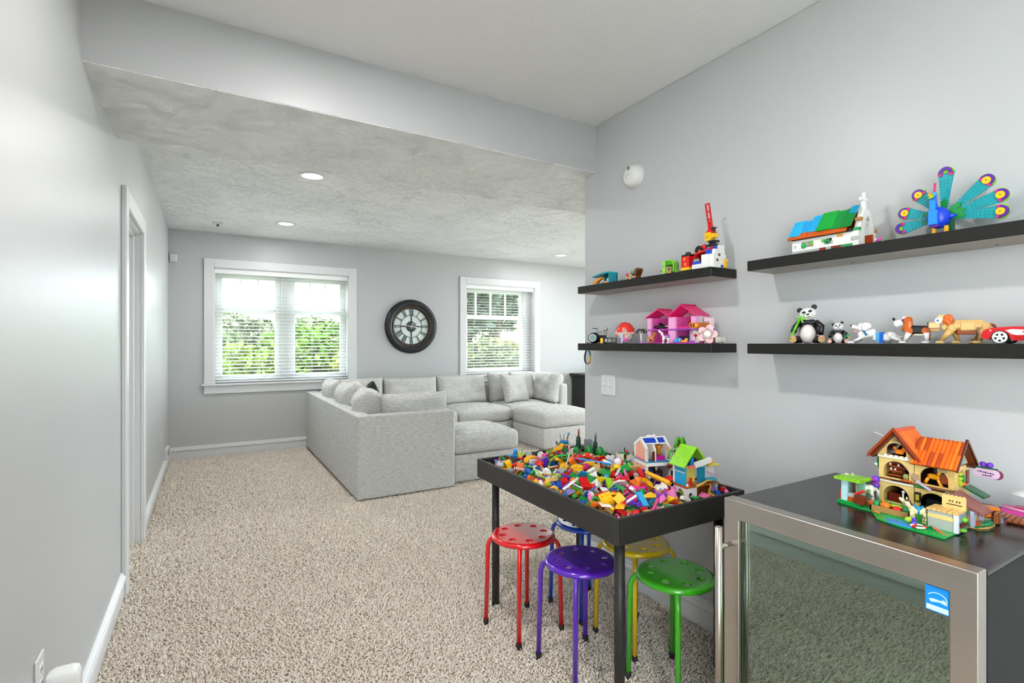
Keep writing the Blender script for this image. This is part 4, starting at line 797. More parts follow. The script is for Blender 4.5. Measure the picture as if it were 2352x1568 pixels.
P(t, 'body', '#efece8', ('s', 1.0, 0, 4.8, 2.6, 1.3, 1.5), ('t', [.95] and .95, (-1.0, 0, 5.4), (-1.9, 0, 7.0), (-2.2, 0, 8.4))); P(t, 'head', '#f2efea', ('r', (0, 40, 0), (-2.7, 0, 8.9), [('s', -.6, 0, -.5, 1.7, .75, .9)])); P(t, 'eye', 'black', ('s', -2.7, -.75, 9.0, .25, .15, .25)); P(t, 'blanket', '#8a3fae', ('s', 1.6, 0, 5.2, 2.3, 1.65, 1.7)); P(t, 'blanket_flower', '#f4dff2', ('s', 1.4, -1.65, 5.1, .5, .15, .5), ('s', 2.7, -1.45, 5.1, .4, .15, .3), ('s', .2, -1.45, 5.1, .4, .15, .3)); P(t, 'tail', '#ddd6ce', ('t', .4, (3.4, 0, 5.4), (4.1, 0, 4.2), (4.0, 0, 2.4)))
for x, y in ((-.9, -.7), (-.6, .7), (2.6, -.7), (2.8, .7)): lg = P(t, 'leg', '#f0ede9', ('e', (x, y, 4.4), (x - .2, y, 1), .75, .5), ('e', (x - .2, y, 1.1), (x - .3, y, 0), .55, .75))
# flower lamp
t = toy('toy_flower_lamp', 'pale pink wooden flower leaning at the end of the lower shelf', 1.812, 1.437, SH_L, 38)
P(t, 'petals', '#f2b9bd', *[('r', (0, 90 - a, 0), (0, -.6, 4.0), [('p', 'y', 0, 1.2, circ(2.35, 0, 1.75, 18, 1.55))]) for a in (90, 162, 234, 306, 18)], ('c', 0, -.6, 4.0, 1.6, 1.2, 'y', 20))
P(t, 'inner_petals', '#b58c8e', ('p', 'y', -.85, -.55, [((2.6 if k % 2 == 0 else 2.1) * math.cos(R(12 * k)) * (1 + .18 * math.cos(R(5 * (12 * k - 90)))), 4 + (2.6 if k % 2 == 0 else 2.1) * math.sin(R(12 * k)) * (1 + .18 * math.cos(R(5 * (12 * k - 90))))) for k in range(30)]))
P(t, 'centre', '#f3efe6', ('l', [(0.01, -1.15), (1.1, -1.1), (1.45, -.9), (1.5, -.7)], 24, 'y', (0, 0, 4.0))); P(t, 'back_stand', '#d5b9a8', ('b', -1.2, .6, 0, 1.2, 2.0, 3.4))
t = toy('toy_cup', 'small cream cylinder lying beside the flower', 1.845, 1.405, SH_L, 60)
P(t, 'body', '#cfc9be', ('r', (0, 90, 0), (-1.6, 0, 1.5), [('l', [(.0, 0), (1.45, 0), (1.5, .3), (1.25, 3.4), (1.0, 3.4), (.9, .6)], 20)])); P(t, 'rim', '#e4dfd4', ('r', (0, 90, 0), (1.7, 0, 1.5), [('l', [(.95, 0), (1.3, 0), (1.3, .3), (.95, .3)], 20)]))

# brick church
t = toy('toy_church', 'white brick church with blue and green studded roof and cross', 1.862, .962, SH_U)
for x0, x1, c in ((-10.6, -6, 'lgrey'), (-6, -1.2, 'lgrey'), (-1.2, 1.0, '#8c1f10'), (1.0, 2.6, 'lgrey'), (2.6, 5.8, '#7a1c10'), (5.8, 9.4, '#2f9a4a')): P(t, 'base_brick', c, ('b', x0, -5.6, 0, x1, 4.5, 1.3))
P(t, 'base_plate', '#c9d84a', ('b', -1, -6.2, 0, 9, 5, .3)); P(t, 'floor_plate', '#c85a1c', ('b', 9.4, -5, 0, 13, 5, .3))
for i, z in enumerate((1.3, 2.26, 3.22, 4.18)):
    for x0, x1 in ((-10.8, -8.6), (-8.6, -6.2) if i in (0, 3) else (-8.6, -7.4), (-6.2, -2.8) if i in (0, 3) else (-3.4, -2.8), (-2.8, 1.6), (1.6, 5.0) if i != 2 else (2.8, 5.0), (5.0, 9.4)): P(t, 'white_brick', 'white', ('b', x0, -5.4, z, x1, -4.6, z + .96, .03))
P(t, 'back_wall', 'white', ('b', -10.8, 4, 1.3, 9.4, 4.8, 5.2)); P(t, 'left_wall', 'white', ('b', -10.8, -4.6, 1.3, -10, 4, 5.2))
P(t, 'grey_panel', 'lgrey', ('b', -9.4, -5.0, 2.0, -3.2, -4.5, 4.4), ('b', -10, -5.46, 2.4, -9.4, -5.2, 3.4, .02), ('b', .4, -5.46, 2.2, 3.2, -5.2, 3.2, .02))
P(t, 'shrub', '#1aa84a', ('s', -6.6, -5.6, 2.9, .8, .6, 1.0)); P(t, 'shrub', '#3fc04a', ('s', -4.3, -5.2, 3.6, .8, .5, .7)); P(t, 'shrub', '#0f7a44', ('s', 1.6, -5.7, 3.2, .9, .6, .9)); P(t, 'shrub', '#5fc04a', ('s', .2, -5.5, 3.6, .7, .5, .6)); P(t, 'tan_plate', '#dfae62', ('b', 4.6, -5.62, 4.0, 6.4, -5.3, 5.5, .04), *[('c', 5 + .9 * (i % 2), -5.68, 4.4 + .7 * (i // 2), .14, .1, 'y', 8) for i in range(4)]); P(t, 'flower_box', '#d9b23a', ('b', -5.4, -5.8, 2.9, -3.2, -5.3, 3.2))
P(t, 'eave_beam', '#26282c', ('b', -10.8, -6.0, 5.2, 9.4, -4.6, 6.0))
def slope(x0, s0, x1, s1, lift, c, th=.34, nm='roof_plate'):
    nx = max(1, int((x1 - x0) / .8)); ny = max(1, int((s1 - s0) / .8)); P(t, nm, c, ('r', (52, 0, 0), (0, -7.0, 5.2), [('b', x0, s0, lift, x1, s1, lift + th, .03), ('k', x0, s0, lift + th, nx, ny)]))
slope(-11.6, 0, 8.0, 3.2, 0, '#d9601c'); slope(-11.4, 1.2, -7.4, 8.6, .4, '#2cbdf0'); slope(-7.4, 2.6, -4.2, 8.6, .05, '#1fb0ec'); slope(-5.0, 2.2, -1.8, 10.0, .4, '#24b4ee'); slope(-1.8, 1.6, 3.4, 10.2, .75, '#12b040'); slope(3.0, 1.6, 6.6, 10.0, .4, '#0c9a40'); slope(6.2, 1.2, 9.4, 9.8, .75, '#0b8f3c'); slope(7.4, 7.0, 9.8, 10.4, 1.1, '#1aa0c8')
P(t, 'rear_roof', '#c8581c', ('p', 'x', -11.2, 9.4, [(0, 12.6), (6.2, 5.2), (6.2, 4.7), (0, 12.0)])); P(t, 'gable_infill', 'white', ('p', 'x', -10.6, -10.0, [(-5, 5.2), (5, 5.2), (0, 11.6)]))
ga = [(-5.6, 0), (-1.7, 0), (-1.7, 5.0)] + arc(0, 5.0, 1.7, 180, 0, 10, 3.2) + [(1.7, 5.0), (1.7, 0), (5.6, 0), (5.6, 5.2), (4.4, 6.4), (3.4, 9), (2.2, 11.4), (1.2, 12.6), (-1.2, 12.6), (-2.2, 11.4), (-3.4, 9), (-4.4, 6.4), (-5.6, 5.2)]
P(t, 'gable_front', '#eceae6', ('p', 'x', 9.4, 11.2, ga)); P(t, 'doorway_back', '#3a1712', ('b', 8.4, -1.6, .2, 8.9, 1.6, 5)); P(t, 'doorway_arch', '#0f7a44', ('b', 8.6, -1.6, 5, 9.2, 1.6, 7)); P(t, 'open_door', '#b0481c', ('b', 9.6, .9, .3, 12.4, 1.3, 4.2))
for y, z, c in ((-5.7, 5.2, '#1f9a54'), (4.6, 5.4, '#c8672c'), (-4.6, 8.6, '#b0783c'), (3.8, 5.6, '#d9b47a')): P(t, 'accent_brick', c, ('b', 9.6, y, z, 11.5, y + 1.2, z + 1))
P(t, 'grey_buttress', 'lgrey', ('b', 9.0, -5.9, 2.2, 11.4, -5.5, 3.4)); P(t, 'keystone', '#a8a69e', ('p', 'x', 11.2, 11.5, [(-.9, 9.2), (0, 10.2), (.9, 9.2), (0, 8.4)]))
for z0, z1 in ((12.4, 14.0), (14.0, 15.6)): P(t, 'steeple_brick', 'white', ('b', 9.6, -.6, z0, 10.8, .6, z1))
P(t, 'cross_bar', '#f2f0ec', ('b', 9.7, -2.2, 15.6, 10.7, 2.2, 16.5), label='white bar of the cross'); P(t, 'cross_top', 'white', ('b', 9.8, -.5, 16.5, 10.6, .5, 18.2), ('c', 10.2, 0, 18.2, .3, .2))
# tiny figure beside the church
t = toy('toy_bird', 'tiny pink and green toy bird beside the church', 1.80, .79, SH_U)
P(t, 'body', '#b03a9a', ('s', 0, 0, .7, .7, .5, .6)); P(t, 'head', '#f0b8c8', ('s', -.8, 0, 1.0, .5, .45, .5)); P(t, 'wing', '#e83f9a', ('s', .5, 0, 1.3, .4, .2, .5)); P(t, 'sprig', '#4fb02a', ('t', .16, (1.3, 0, .2), (2.0, 0, .6), (2.7, 0, 1.2)))
# peacock
t = toy('toy_peacock', 'blue brick peacock with fanned teal feathers and yellow eyes', 1.862, .648, SH_U)
BL = '#1140d8'
P(t, 'body', BL, ('s', -.2, -2.6, 5.2, 2.9, 2.6, 3.2), ('e', (1.8, -2.6, 5.0), (4.0, -2.4, 5.4), 1.2, .2)); P(t, 'breast_tiles', '#1c8cf2', ('b', -1.8, -5.5, 3.0, .4, -4.4, 7.2, .15), ('b', -1.6, -5.1, 7, -.2, -3.6, 10.4, .15)); P(t, 'neck', '#1a63e8', ('t', .85, (-.6, -3.4, 7.4), (-.9, -4, 9.6), (-.9, -4.2, 11.4))); P(t, 'head', '#2fa6d8', ('s', -.9, -4.3, 11.9, .95, 1.1, .9)); P(t, 'beak', '#f2a81c', ('e', (-1.1, -5.1, 11.9), (-1.4, -6.4, 11.5), .6, .15)); P(t, 'beak_lower', '#a4d41c', ('e', (-1.0, -5.0, 11.3), (-1.2, -6.1, 10.8), .65, .25)); P(t, 'crest', '#e01c6c', ('t', .28, (-.7, -4, 12.6), (-.6, -4, 14), (-.5, -4, 15.2)))
P(t, 'underside', 'pur', ('b', -1.6, -5.0, 2.4, .6, -3.2, 3.0)); P(t, 'tail_base', 'dgrn', ('b', 1.0, -1.6, 0, 2.6, .6, 4.6)); P(t, 'hub', '#b8b8b0', ('c', .4, -.6, 5.6, 2.4, 1.0, 'y', 20))
for x in (-1.6, 1.3): P(t, 'leg', '#f4b512', ('b', x, -3.2, .3, x + .9, -2.4, 2.6), ('b', x - .2, -4.4, 0, x + 1.1, -2.2, .4))
for a, L, eye in ((88, 14.4, 0), (40, 14.2, 1), (15, 14.6, 1), (-5, 14.2, 1), (128, 11.6, 1), (162, 11.8, 1), (187, 12.2, 0)):
    fe = [(1.8, -.5), (4.2, -.72), (L - 1.6, -1.95), (L - 1.6, 1.95), (4.2, .72), (1.8, .5)]; Z = 5.6
    def rp(pl): return [(.4 + x * math.cos(R(a)) - y * math.sin(R(a)), Z + x * math.sin(R(a)) + y * math.cos(R(a))) for x, y in pl]
    yb = -.6 + (hash(a) % 3) * .02
    fo = P(t, 'feather', '#0a9fa8', ('p', 'y', yb, yb + .4, rp(fe)), *[('c', *(lambda q: (q[0], yb, q[1]))(rp([(3.0 + i * .85, (j - 1.5) * .8 * (.55 + .055 * (3 + i * .85)))])[0]), .24, -.18, 'y', 8) for i in range(int((L - 5.4) / .85)) for j in range(4)])
    P(fo, 'feather_root', '#0f8f3c', ('p', 'y', yb - .45, yb - .05, rp([(1.8, -.6), (4.4, -.85), (5.2, 0), (4.4, .85), (1.8, .6)]))); P(fo, 'tip', '#8fd01c', ('p', 'y', yb, yb + .5, rp([(L - 1.7, -2.1)] + arc(L - 1.7, 0, 1.9, -90, 90, 10, 2.1) + [(L - 1.7, 2.1)])))
    P(fo, 'eye_arc', '#5a1f9c', ('p', 'y', yb - .5, yb, rp(arc(L - 1.5, 0, 1.65, -105, 105, 14) + arc(L - 1.5, 0, .75, 105, -105, 14)))); P(fo, 'eye_ends', '#e01c80', *[('p', 'y', yb - .45, yb, rp(circ(L - 1.5 - .45, s_ * 1.25, .55, 10))) for s_ in (-1, 1)])
    if eye: ed = P(fo, 'eye_disc', '#f7c41a', ('c', *(lambda q: (q[0], yb - .75, q[1]))(rp([(L - 1.6, 0)])[0]), 1.0, .6, 'y', 20)); P(ed, 'eye_dot', 'dbr', ('c', *(lambda q: (q[0], yb - .82, q[1]))(rp([(L - 1.6, 0)])[0]), .16, .1, 'y', 8))

# pandas
def panda(t, s, big):
    def p(nm, c, *pr, par=t): return part(par, nm, C.get(c, c), *pr, sc=CM * s)
    p('belly', '#e6dcd8', ('s', 0, -1.2, 3.6, 2.7, 2.3, 3.6, 18, 12)); p('torso', 'black', ('s', .2, .4, 5.2, 3.2, 2.2, 4.0)); p('shoulders', '#24252a', ('b', -2.8, -1.6, 7.2, 2.9, 1.8, 9.0, .7))
    tilt = -14
    h = p('head', '#efedea', ('r', (0, tilt, 0), (.1, -.8, 11.2), [('s', 0, 0, 0, 2.9, 2.4, 2.4, 18, 12), ('s', 0, -1.9, -.8, 1.5, 1.1, 1.1)]))
    for x in (-2.3, 2.6): p('ear', 'black', ('r', (0, tilt, 0), (.1, -.8, 11.2), [('s', x, .2, 2.0, .95, .6, .95)]), par=h)
    for x in (-1.15, 1.1): p('eye_patch', 'black', ('r', (0, tilt + (12 if x < 0 else -12), 0), (.1, -.8, 11.2), [('s', x, -2.15, .45, .72, .35, .5)]), par=h)
    p('nose', 'black', ('r', (0, tilt, 0), (.1, -.8, 11.2), [('s', 0, -3.0, -.35, .55, .3, .35)]), par=h); p('mouth', '#5a4640', ('r', (0, tilt, 0), (.1, -.8, 11.2), [('s', .1, -2.75, -1.25, .8, .25, .18)]), par=h)
    p('arm', 'black', ('t', 1.05, (-2.6, -.6, 8.2), (-4.2, -2, 6.0), (-4.4, -3.2, 4.6))); p('arm', 'black', ('t', 1.05, (2.6, -.6, 8.2), (4.6, -1.2, 6.4), (4.2, -2.4, 3.6)))
    for x in (-1, 1):
        lg = p('leg', 'black', ('t', 1.4, (x * 2.2, -.6, 1.6), (x * 4.0, -2.2, 1.5), (x * 4.6, -3.2, 1.5))); p('foot_sole', '#c39a5a' if big else '#f0b79a', ('c', x * 4.6, -4.3, 1.5, 1.15, .5, 'y', 16), par=lg); p('toe_pads', '#eaa98c', *[('s', x * 4.6 + .75 * math.cos(R(k)), -4.3, 1.6 + .9 * math.sin(R(k)) + .3, .38, .3, .38) for k in (20, 65, 115, 160)], par=lg)
    if big: p('bamboo', '#5ec41a', ('t', .42, (-5.6, -4.2, 1.6), (-4.2, -3.8, 5.0), (-2.2, -3.4, 9.8))); p('bamboo_leaf', '#86d84a', *[('r', (0, a, 0), (-2.0, -3.4, 9.4), [('s', 0, 0, .9, .28, .15, .9)]) for a in (40, 100, 160, -60)]); p('bamboo_joint', '#4aa414', ('s', -4.2, -3.8, 5.0, .55, .55, .3), ('s', -3.2, -3.6, 7.4, .55, .55, .3))
    else: p('bamboo', '#2fa45a', ('t', .6, (3.6, -2.6, 3.6), (5.4, -2.8, 5.6), (6.2, -2.8, 6.2))); p('bamboo_end', '#c9a84a', ('t', .4, (5.2, -3.0, 4.0), (7.0, -3.0, 4.4)))
panda(toy('toy_panda', 'large brick panda holding a green bamboo stalk', 1.868, 1.048, SH_L, 27), .96, True)
panda(toy('toy_panda', 'small brick panda cub sitting beside the large panda', 1.852, .936, SH_L, 27), .52, False)
# dogs, all in profile facing left
def dog(t, pr):
    for nm, c, *q in pr: P(t, nm, c, *q)
t = toy('toy_dog', 'white spotted brick dog crouching with a blue belt', 1.862, .828, SH_L, 14)
t.scale = (.86, .86, .9); WD = '#e9e7e4'
dog(t, [('chest', WD, ('r', (0, -14, 0), (-2.6, 0, 3.4), [('b', -2.6, -1.5, -1.4, 3.2, 1.5, 1.4, .5)])), ('head', WD, ('r', (0, 16, 0), (-4.0, 0, 6.0), [('b', -1.4, -1.4, -1.5, 2.0, 1.4, 1.5, .6), ('b', -3.4, -.9, -1.2, -1, .9, .2, .3)])), ('nose', 'black', ('s', -7.4, 0, 6.6, .5, .5, .55)), ('tongue', '#f0a09a', ('b', -6.6, -.5, 4.3, -5.2, .5, 4.8)), ('ear', '#f1efec', ('r', (0, 20, 0), (-2.8, -1.7, 6.0), [('s', 0, 0, .2, 1.3, .35, 1.5)])), ('ear', '#f1efec', ('r', (0, 20, 0), (-2.8, 1.7, 6.0), [('s', 0, 0, .2, 1.3, .35, 1.5)])), ('collar', '#1a6f9a', ('r', (0, -30, 0), (-3.0, 0, 4.2), [('b', -.4, -1.55, -1.4, .4, 1.55, 1.2)])), ('belly', WD, ('b', -.6, -1.4, .9, 5.0, 1.4, 3.6, .5)), ('belt', '#5aa9dc', ('b', .6, -1.7, .4, 1.7, 1.7, 4.1)), ('belt_stripe', '#0f63c8', ('b', 1.7, -1.75, .2, 2.9, 1.75, 4.1)), ('hip', WD, ('s', 4.8, 0, 2.8, 2.0, 1.7, 1.5)), ('tail', WD, ('t', .35, (6.2, 0, 3), (8, 0, 2.2), (9.2, 0, 2.3)))])
for y in (-1.3, 1.3): P(t, 'front_leg', WD, ('t', .6, (-3.0, y, 3.0), (-5.0, y, 1.6), (-6.4, y, .9))); P(t, 'paw', '#f3f1ee', ('b', -8.6, y - .6, 0, -6.2, y + .6, .9, .3)); P(t, 'hind_leg', WD, ('t', .7, (5.0, y, 2.4), (7.0, y, 1.6), (8.6, y, 1.0)))
P(t, 'spots', '#8f8f8c', *[('c', x, -1.72 if x < 1 else -1.75, z, .16, .1, 'y', 8) for x, z in ((-3.6, 3.4), (-2.6, 4.0), (-1.8, 3.2), (4.2, 3.4), (5, 2.6), (5.6, 3.3))]); P(t, 'pins', '#a9a9a4', *[('c', x, -2.06, z, .14, .1, 'y', 8) for x, z in ((-3.1, 6.6), (-2.4, 6.2), (-2.9, 5.6))])
t = toy('toy_dog', 'brown black and white brick hound with drooping orange ears', 1.862, .716, SH_L, 18)
t.scale = (.84, .84, .92); OB = '#c85f1c'
dog(t, [('torso', '#1d1f1e', ('r', (0, 3, 0), (1.0, 0, 4.6), [('b', -3.0, -1.6, -1.5, 3.2, 1.6, 1.4, .6)])), ('belly', '#efe7d2', ('b', -.6, -1.3, 2.6, 2.6, 1.3, 3.4, .3)), ('neck', OB, ('r', (0, 35, 0), (-2.6, 0, 5.2), [('b', -1.3, -1.4, -1.4, 1.3, 1.4, 2.0, .5)])), ('skull', OB, ('b', -3.8, -1.3, 6.4, -.9, 1.3, 9.0, .6)), ('muzzle', '#efedea', ('r', (0, -20, 0), (-4.4, 0, 7.2), [('b', -2.2, -1.0, -1.1, .8, 1.0, 1.0, .5)])), ('nose', 'black', ('b', -6.9, -.5, 7.9, -6.0, .5, 8.8, .2)), ('tongue', '#ef8fa4', ('b', -6.4, -.4, 5.7, -5.2, .4, 6.0)), ('blaze', '#f3f1ec', ('b', -4.0, -1.0, 7.6, -2.6, 1.0, 9.1, .3)), ('ear', '#d0661e', ('r', (0, 14, 0), (-2.0, -1.7, 6.6), [('s', 0, 0, -.4, 1.2, .4, 1.7)])), ('ear', '#d0661e', ('r', (0, 14, 0), (-2.0, 1.7, 6.6), [('s', 0, 0, -.4, 1.2, .4, 1.7)])), ('collar', '#1f8fae', ('b', -4.2, -1.5, 3.7, -2.4, 1.5, 4.2)), ('tail', 'black', ('t', .3, (4.0, 0, 4.2), (5.2, 0, 5.0), (6.0, 0, 4.7)))])
P(t, 'eye', '#4a2c6a', ('c', -3.6, -1.12, 7.9, .45, .2, 'y', 14))
for x, y in ((-2.0, -1.5), (-2.0, 1.5), (3.0, -1.5), (3.0, 1.5)):
    P(t, 'joint', OB, ('c', x, y - .4, 4.2, 1.25, .8, 'y', 18)); lg = P(t, 'leg', '#efede9', ('e', (x + .1, y, 3.6), (x - 1.2 if x < 0 else x + .2, y, .9), .95, .55)); P(lg, 'stripe', '#a8421c', ('e', (x + .9, y, 3.4), (x - .6 if x < 0 else x + .9, y, 1.2), .3, .2)); P(lg, 'paw', '#f4f2ee', ('s', x - 1.8 if x < 0 else x - .3, y, .45, 1.2, .7, .45))
t = toy('toy_dog', 'tan brick dog with orange ears walking behind the hound', 1.862, .603, SH_L, 16)
t.scale = (.86, .86, .92); TN = '#dcb471'
dog(t, [('torso', TN, ('b', -2.8, -1.9, 4.4, 6.0, 1.9, 7.0, .7), ('b', -2.0, -1.4, 6.6, 5.0, 1.4, 7.4, .3)), ('flank_panel', '#e2ba76', ('b', -.6, -2.2, 4.0, 3.4, 2.2, 6.9, .4)), ('belly', '#9a4418', ('b', -1.4, -1.5, 2.9, 3.6, 1.5, 4.4, .2)), ('neck', TN, ('r', (0, -35, 0), (-3.4, 0, 6.0), [('b', -2.2, -1.2, -.9, 1.2, 1.2, .9, .3)])), ('skull', '#ecd09a', ('b', -6.6, -1.5, 6.4, -3.4, 1.5, 9.2, .6)), ('muzzle', '#ecc98e', ('b', -8.8, -1.2, 4.9, -5.8, 1.2, 6.9, .3)), ('nose', 'black', ('b', -9.2, -.5, 6.0, -8.6, .5, 6.9, .15)), ('jaw', '#d6a862', ('b', -8.4, -1.0, 4.1, -5.8, 1.0, 4.7, .15)), ('tongue', '#c83a7a', ('b', -7.4, -.6, 4.2, -6.2, .6, 5.0)), ('eye_white', '#f3f1ec', ('c', -6.2, -1.65, 7.4, .9, .3, 'y', 16)), ('ear', '#e0601a', *[('s', -3.6 + .6 * math.cos(k), s_ * 1.7, 7.6 + .9 * math.sin(k), .9, .55, .9) for k in (0, 1.2, 2.4, 3.6, 4.8) for s_ in (-1,)]), ('ear', '#e0601a', *[('s', -3.6 + .6 * math.cos(k), 1.7, 7.6 + .9 * math.sin(k), .9, .55, .9) for k in (0, 1.2, 2.4, 3.6, 4.8)]), ('hip', TN, ('b', 4.4, -2.2, 3.6, 7.0, 2.2, 6.4, .6)), ('shoulder', TN, ('b', -3.8, -2.3, 3.6, -1.6, 2.3, 6.2, .6)), ('tail', '#8a3a1c', ('t', .4, (6.6, 0, 6), (7.6, 0, 5.6), (8.2, 0, 4.6)))])
P(t, 'eye', '#2f7a9a', ('c', -6.3, -1.75, 7.4, .35, .2, 'y', 12))
for x, y, dx in ((-2.8, -1.8, -2.4), (-2.4, 1.8, 1.2), (5.4, -1.8, -1.2), (5.8, 1.8, -2.8)):
    lg = P(t, 'leg', '#d6ac66', ('e', (x, y, 4.4), (x + dx, y, 1.2), 1.15, .6)); P(lg, 'ankle', '#c08f4a', ('s', x + dx, y, 1.2, .6)); P(lg, 'paw', '#e0bb7e', ('b', x + dx - 1.7, y - .8, 0, x + dx + .6, y + .8, .9, .35))
# red convertible
t = toy('toy_car', 'red and white toy convertible at the end of the lower right shelf', 1.848, .448, SH_L, 0)
side = [(-9.6, 1.4), (-9.9, 2.2), (-9.7, 3.2), (-8.9, 4.0), (-7, 4.4), (-3, 4.6), (-.6, 4.5), (1, 4.0), (4.6, 3.9), (6, 4.5), (8.6, 4.3), (9.7, 3.4), (9.8, 1.6), (9, 1.2)] + arc(6.4, 1.5, 1.95, 0, 180, 10) + [(4.3, .9), (-3.6, .9)] + arc(-6.0, 1.5, 1.95, 0, 180, 10) + [(-8.6, 1.2)]
P(t, 'body', mat('#d4121c', .2, coat=.8), ('p', 'y', -3.6, 3.6, side)); P(t, 'side_cove', mat('#e6e6e6', .25), ('p', 'y', -3.72, 3.72, [(-5, 3.6), (-3.6, 3.9), (2, 3.4), (2.6, 2.6), (-2.6, 2.3), (-3.8, 2.6), (-4.4, 3.2)])); P(t, 'lower_sill', mat('#c20f18', .25), ('p', 'y', -3.76, 3.76, [(-3.2, .9), (4.0, .9), (3.8, 2.2), (-3.0, 2.2)])); P(t, 'windscreen', mat('#c8d4d8', .1), ('r', (0, 25, 0), (-.2, 0, 4.4), [('b', -.1, -3.0, 0, .1, 3.0, 2.2, .03)])); P(t, 'cockpit', '#4a1414', ('b', .6, -2.8, 3.6, 4.8, 2.8, 4.1)); P(t, 'seat', '#c8202a', ('b', 2.6, -2.4, 3.8, 3.8, -.3, 5.4, .3), ('b', 2.6, .3, 3.8, 3.8, 2.4, 5.4, .3))
for x in (-6.0, 6.4):
    for y in (-3.5, 3.5):
        w_ = P(t, 'wheel', 'black', ('c', x, y - .5, 1.75, 1.75, 1.0, 'y', 28)); P(w_, 'rim', '#e8e8e6', ('l', [(1.1, 0), (1.55, -.06), (1.6, .1)], 28, 'y', (x, y + math.copysign(.52, y) - (0 if y > 0 else .0), 1.75)), ('c', x, y - .56, 1.75, .35, 1.12, 'y', 14), *[('r', (0, 72 * k, 0), (x, 0, 1.75), [('b', -.26, y - .54, .2, .26, y + .54, 1.25, .02)]) for k in range(5)]); P(w_, 'hub_cap', '#b9bab8', ('c', x, y - .58, 1.75, .2, 1.16, 'y', 10))
P(t, 'headlamp', '#f2f0e8', ('s', -9.4, -2.4, 3.2, .5, .6, .5), ('s', -9.4, 2.4, 3.2, .5, .6, .5)); P(t, 'bumper', mat('#d8d8d6', .15, 1), ('b', -10.3, -3.2, 1.3, -9.5, -1.2, 1.8, .2), ('b', -10.3, 1.2, 1.3, -9.5, 3.2, 1.8, .2)); P(t, 'badge', '#8a2a3a', ('b', -1.6, -3.8, 3.0, -.6, -3.68, 3.3, .01)); P(t, 'marker_light', '#f3d9c9', ('s', -8.0, -3.5, 3.6, .25))
# ================================================================ FARMHOUSE SET ON THE COOLER  (units cm, same axes)
FT = FZ + .0005
HX, HY = 1.668, .645       # middle of the house front line
t = toy('toy_farmhouse', 'tan brick toy farmhouse with orange tiled roofs on the cooler', HX, HY, FT)
T1, T2 = '#e8c67e', '#dcb568'
P(t, 'base', 'grn', ('b', -9.4, -3.6, 0, 9.6, 10.5, .5))
def arch(x0, x1, z0, z1, n=12, k=.62): m = (x0 + x1) / 2; zc = z0 + (z1 - z0) * (1 - k); return [(x0, z0), (x1, z0)] + arc(m, zc, (x1 - x0) / 2, 0, 180, n, z1 - zc)
# facade panels: four bays with arched openings, one gable bay
for x0, x1, z0, z1, nm in ((-8.6, -.1, .5, 6.3, 'ground_bay'), (.1, 8.6, .5, 6.3, 'ground_bay'), (-8.6, -.1, 7.4, 13.2, 'upper_bay'), (.1, 8.6, 7.4, 13.2, 'upper_bay')):
    P(t, nm, T1, ('p', 'y', 0, .8, [(x0, z0), (x1, z0), (x1, z1), (x0, z1)], [arch(x0 + 1.1, x1 - 1.1, z0 + .3, z1 - .7)]))
P(t, 'gable_bay', T1, ('p', 'y', 0, .8, [(-9.0, 13.8), (-.2, 13.8), (-1.0, 15.6), (-4.3, 20.2), (-7.9, 15.6)], [arch(-6.9, -1.9, 14.0, 17.6)]))
P(t, 'string_course', '#f1ead8', ('b', -8.8, -.3, 6.3, -.1, 1, 6.8), ('b', -8.8, -.4, 13.2, 8.9, 1, 13.75)); P(t, 'brown_course', '#8a5a34', ('b', -8.6, -.2, 6.8, 8.7, 1, 7.4)); P(t, 'green_tile', '#1f8f3c', ('b', .1, -.35, 6.5, 2.6, .4, 7.0)); P(t, 'blue_tile', '#2a6fc0', ('b', 2.6, -.35, 6.5, 3.8, .4, 7.0)); P(t, 'dark_tile', 'dbr', ('b', -5.6, -.4, 6.9, -1, .2, 7.3)); P(t, 'white_clip', 'white', *[('b', -7.2 + 1.3 * i, -.5, 13.6, -6.5 + 1.3 * i, .2, 14.2) for i in range(5)])
P(t, 'left_wall', T2, ('b', -8.6, .8, .5, -7.8, 10, 13.2)); P(t, 'back_wall', '#6b3a1e', ('b', -8.4, 9.4, .5, 8.4, 10, 13.2)); P(t, 'interior_floor', '#5a2f18', ('b', -7.8, .8, 6.4, 7.8, 9.4, 7.0), ('b', -7.8, .8, 13.0, 7.8, 9.4, 13.4)); P(t, 'partition', '#4a2616', ('b', -.3, .8, .5, .3, 9.4, 13.2)); P(t, 'attic_back', '#3a1c10', ('p', 'y', 9.2, 9.8, [(-8.6, 13.4), (-.2, 13.4), (-4.3, 19.8)]))
P(t, 'right_wall', T1, ('p', 'x', 7.8, 8.6, [(.8, .5), (10, .5), (10, 13.2), (.8, 13.2)], [arch(3.4, 7.2, 8.2, 12.2)])); P(t, 'corner_brick', T2, *[('b', 7.6, -.15, 7.6 + 1.1 * i, 8.8, .9, 8.5 + 1.1 * i) for i in range(5)])
P(t, 'grey_brick', '#b09468', ('b', 5.2, -.1, 11.6, 7.4, .1, 12.6, .02), ('b', -5.2, -.1, 18.0, -3.6, .1, 18.8, .02), ('b', -.7, -.15, 8.0, 1.1, .1, 10.0, .02)); P(t, 'corner_pier', '#8f8a80', ('b', 7.0, -.4, 5.4, 9.0, 4, 6.9))
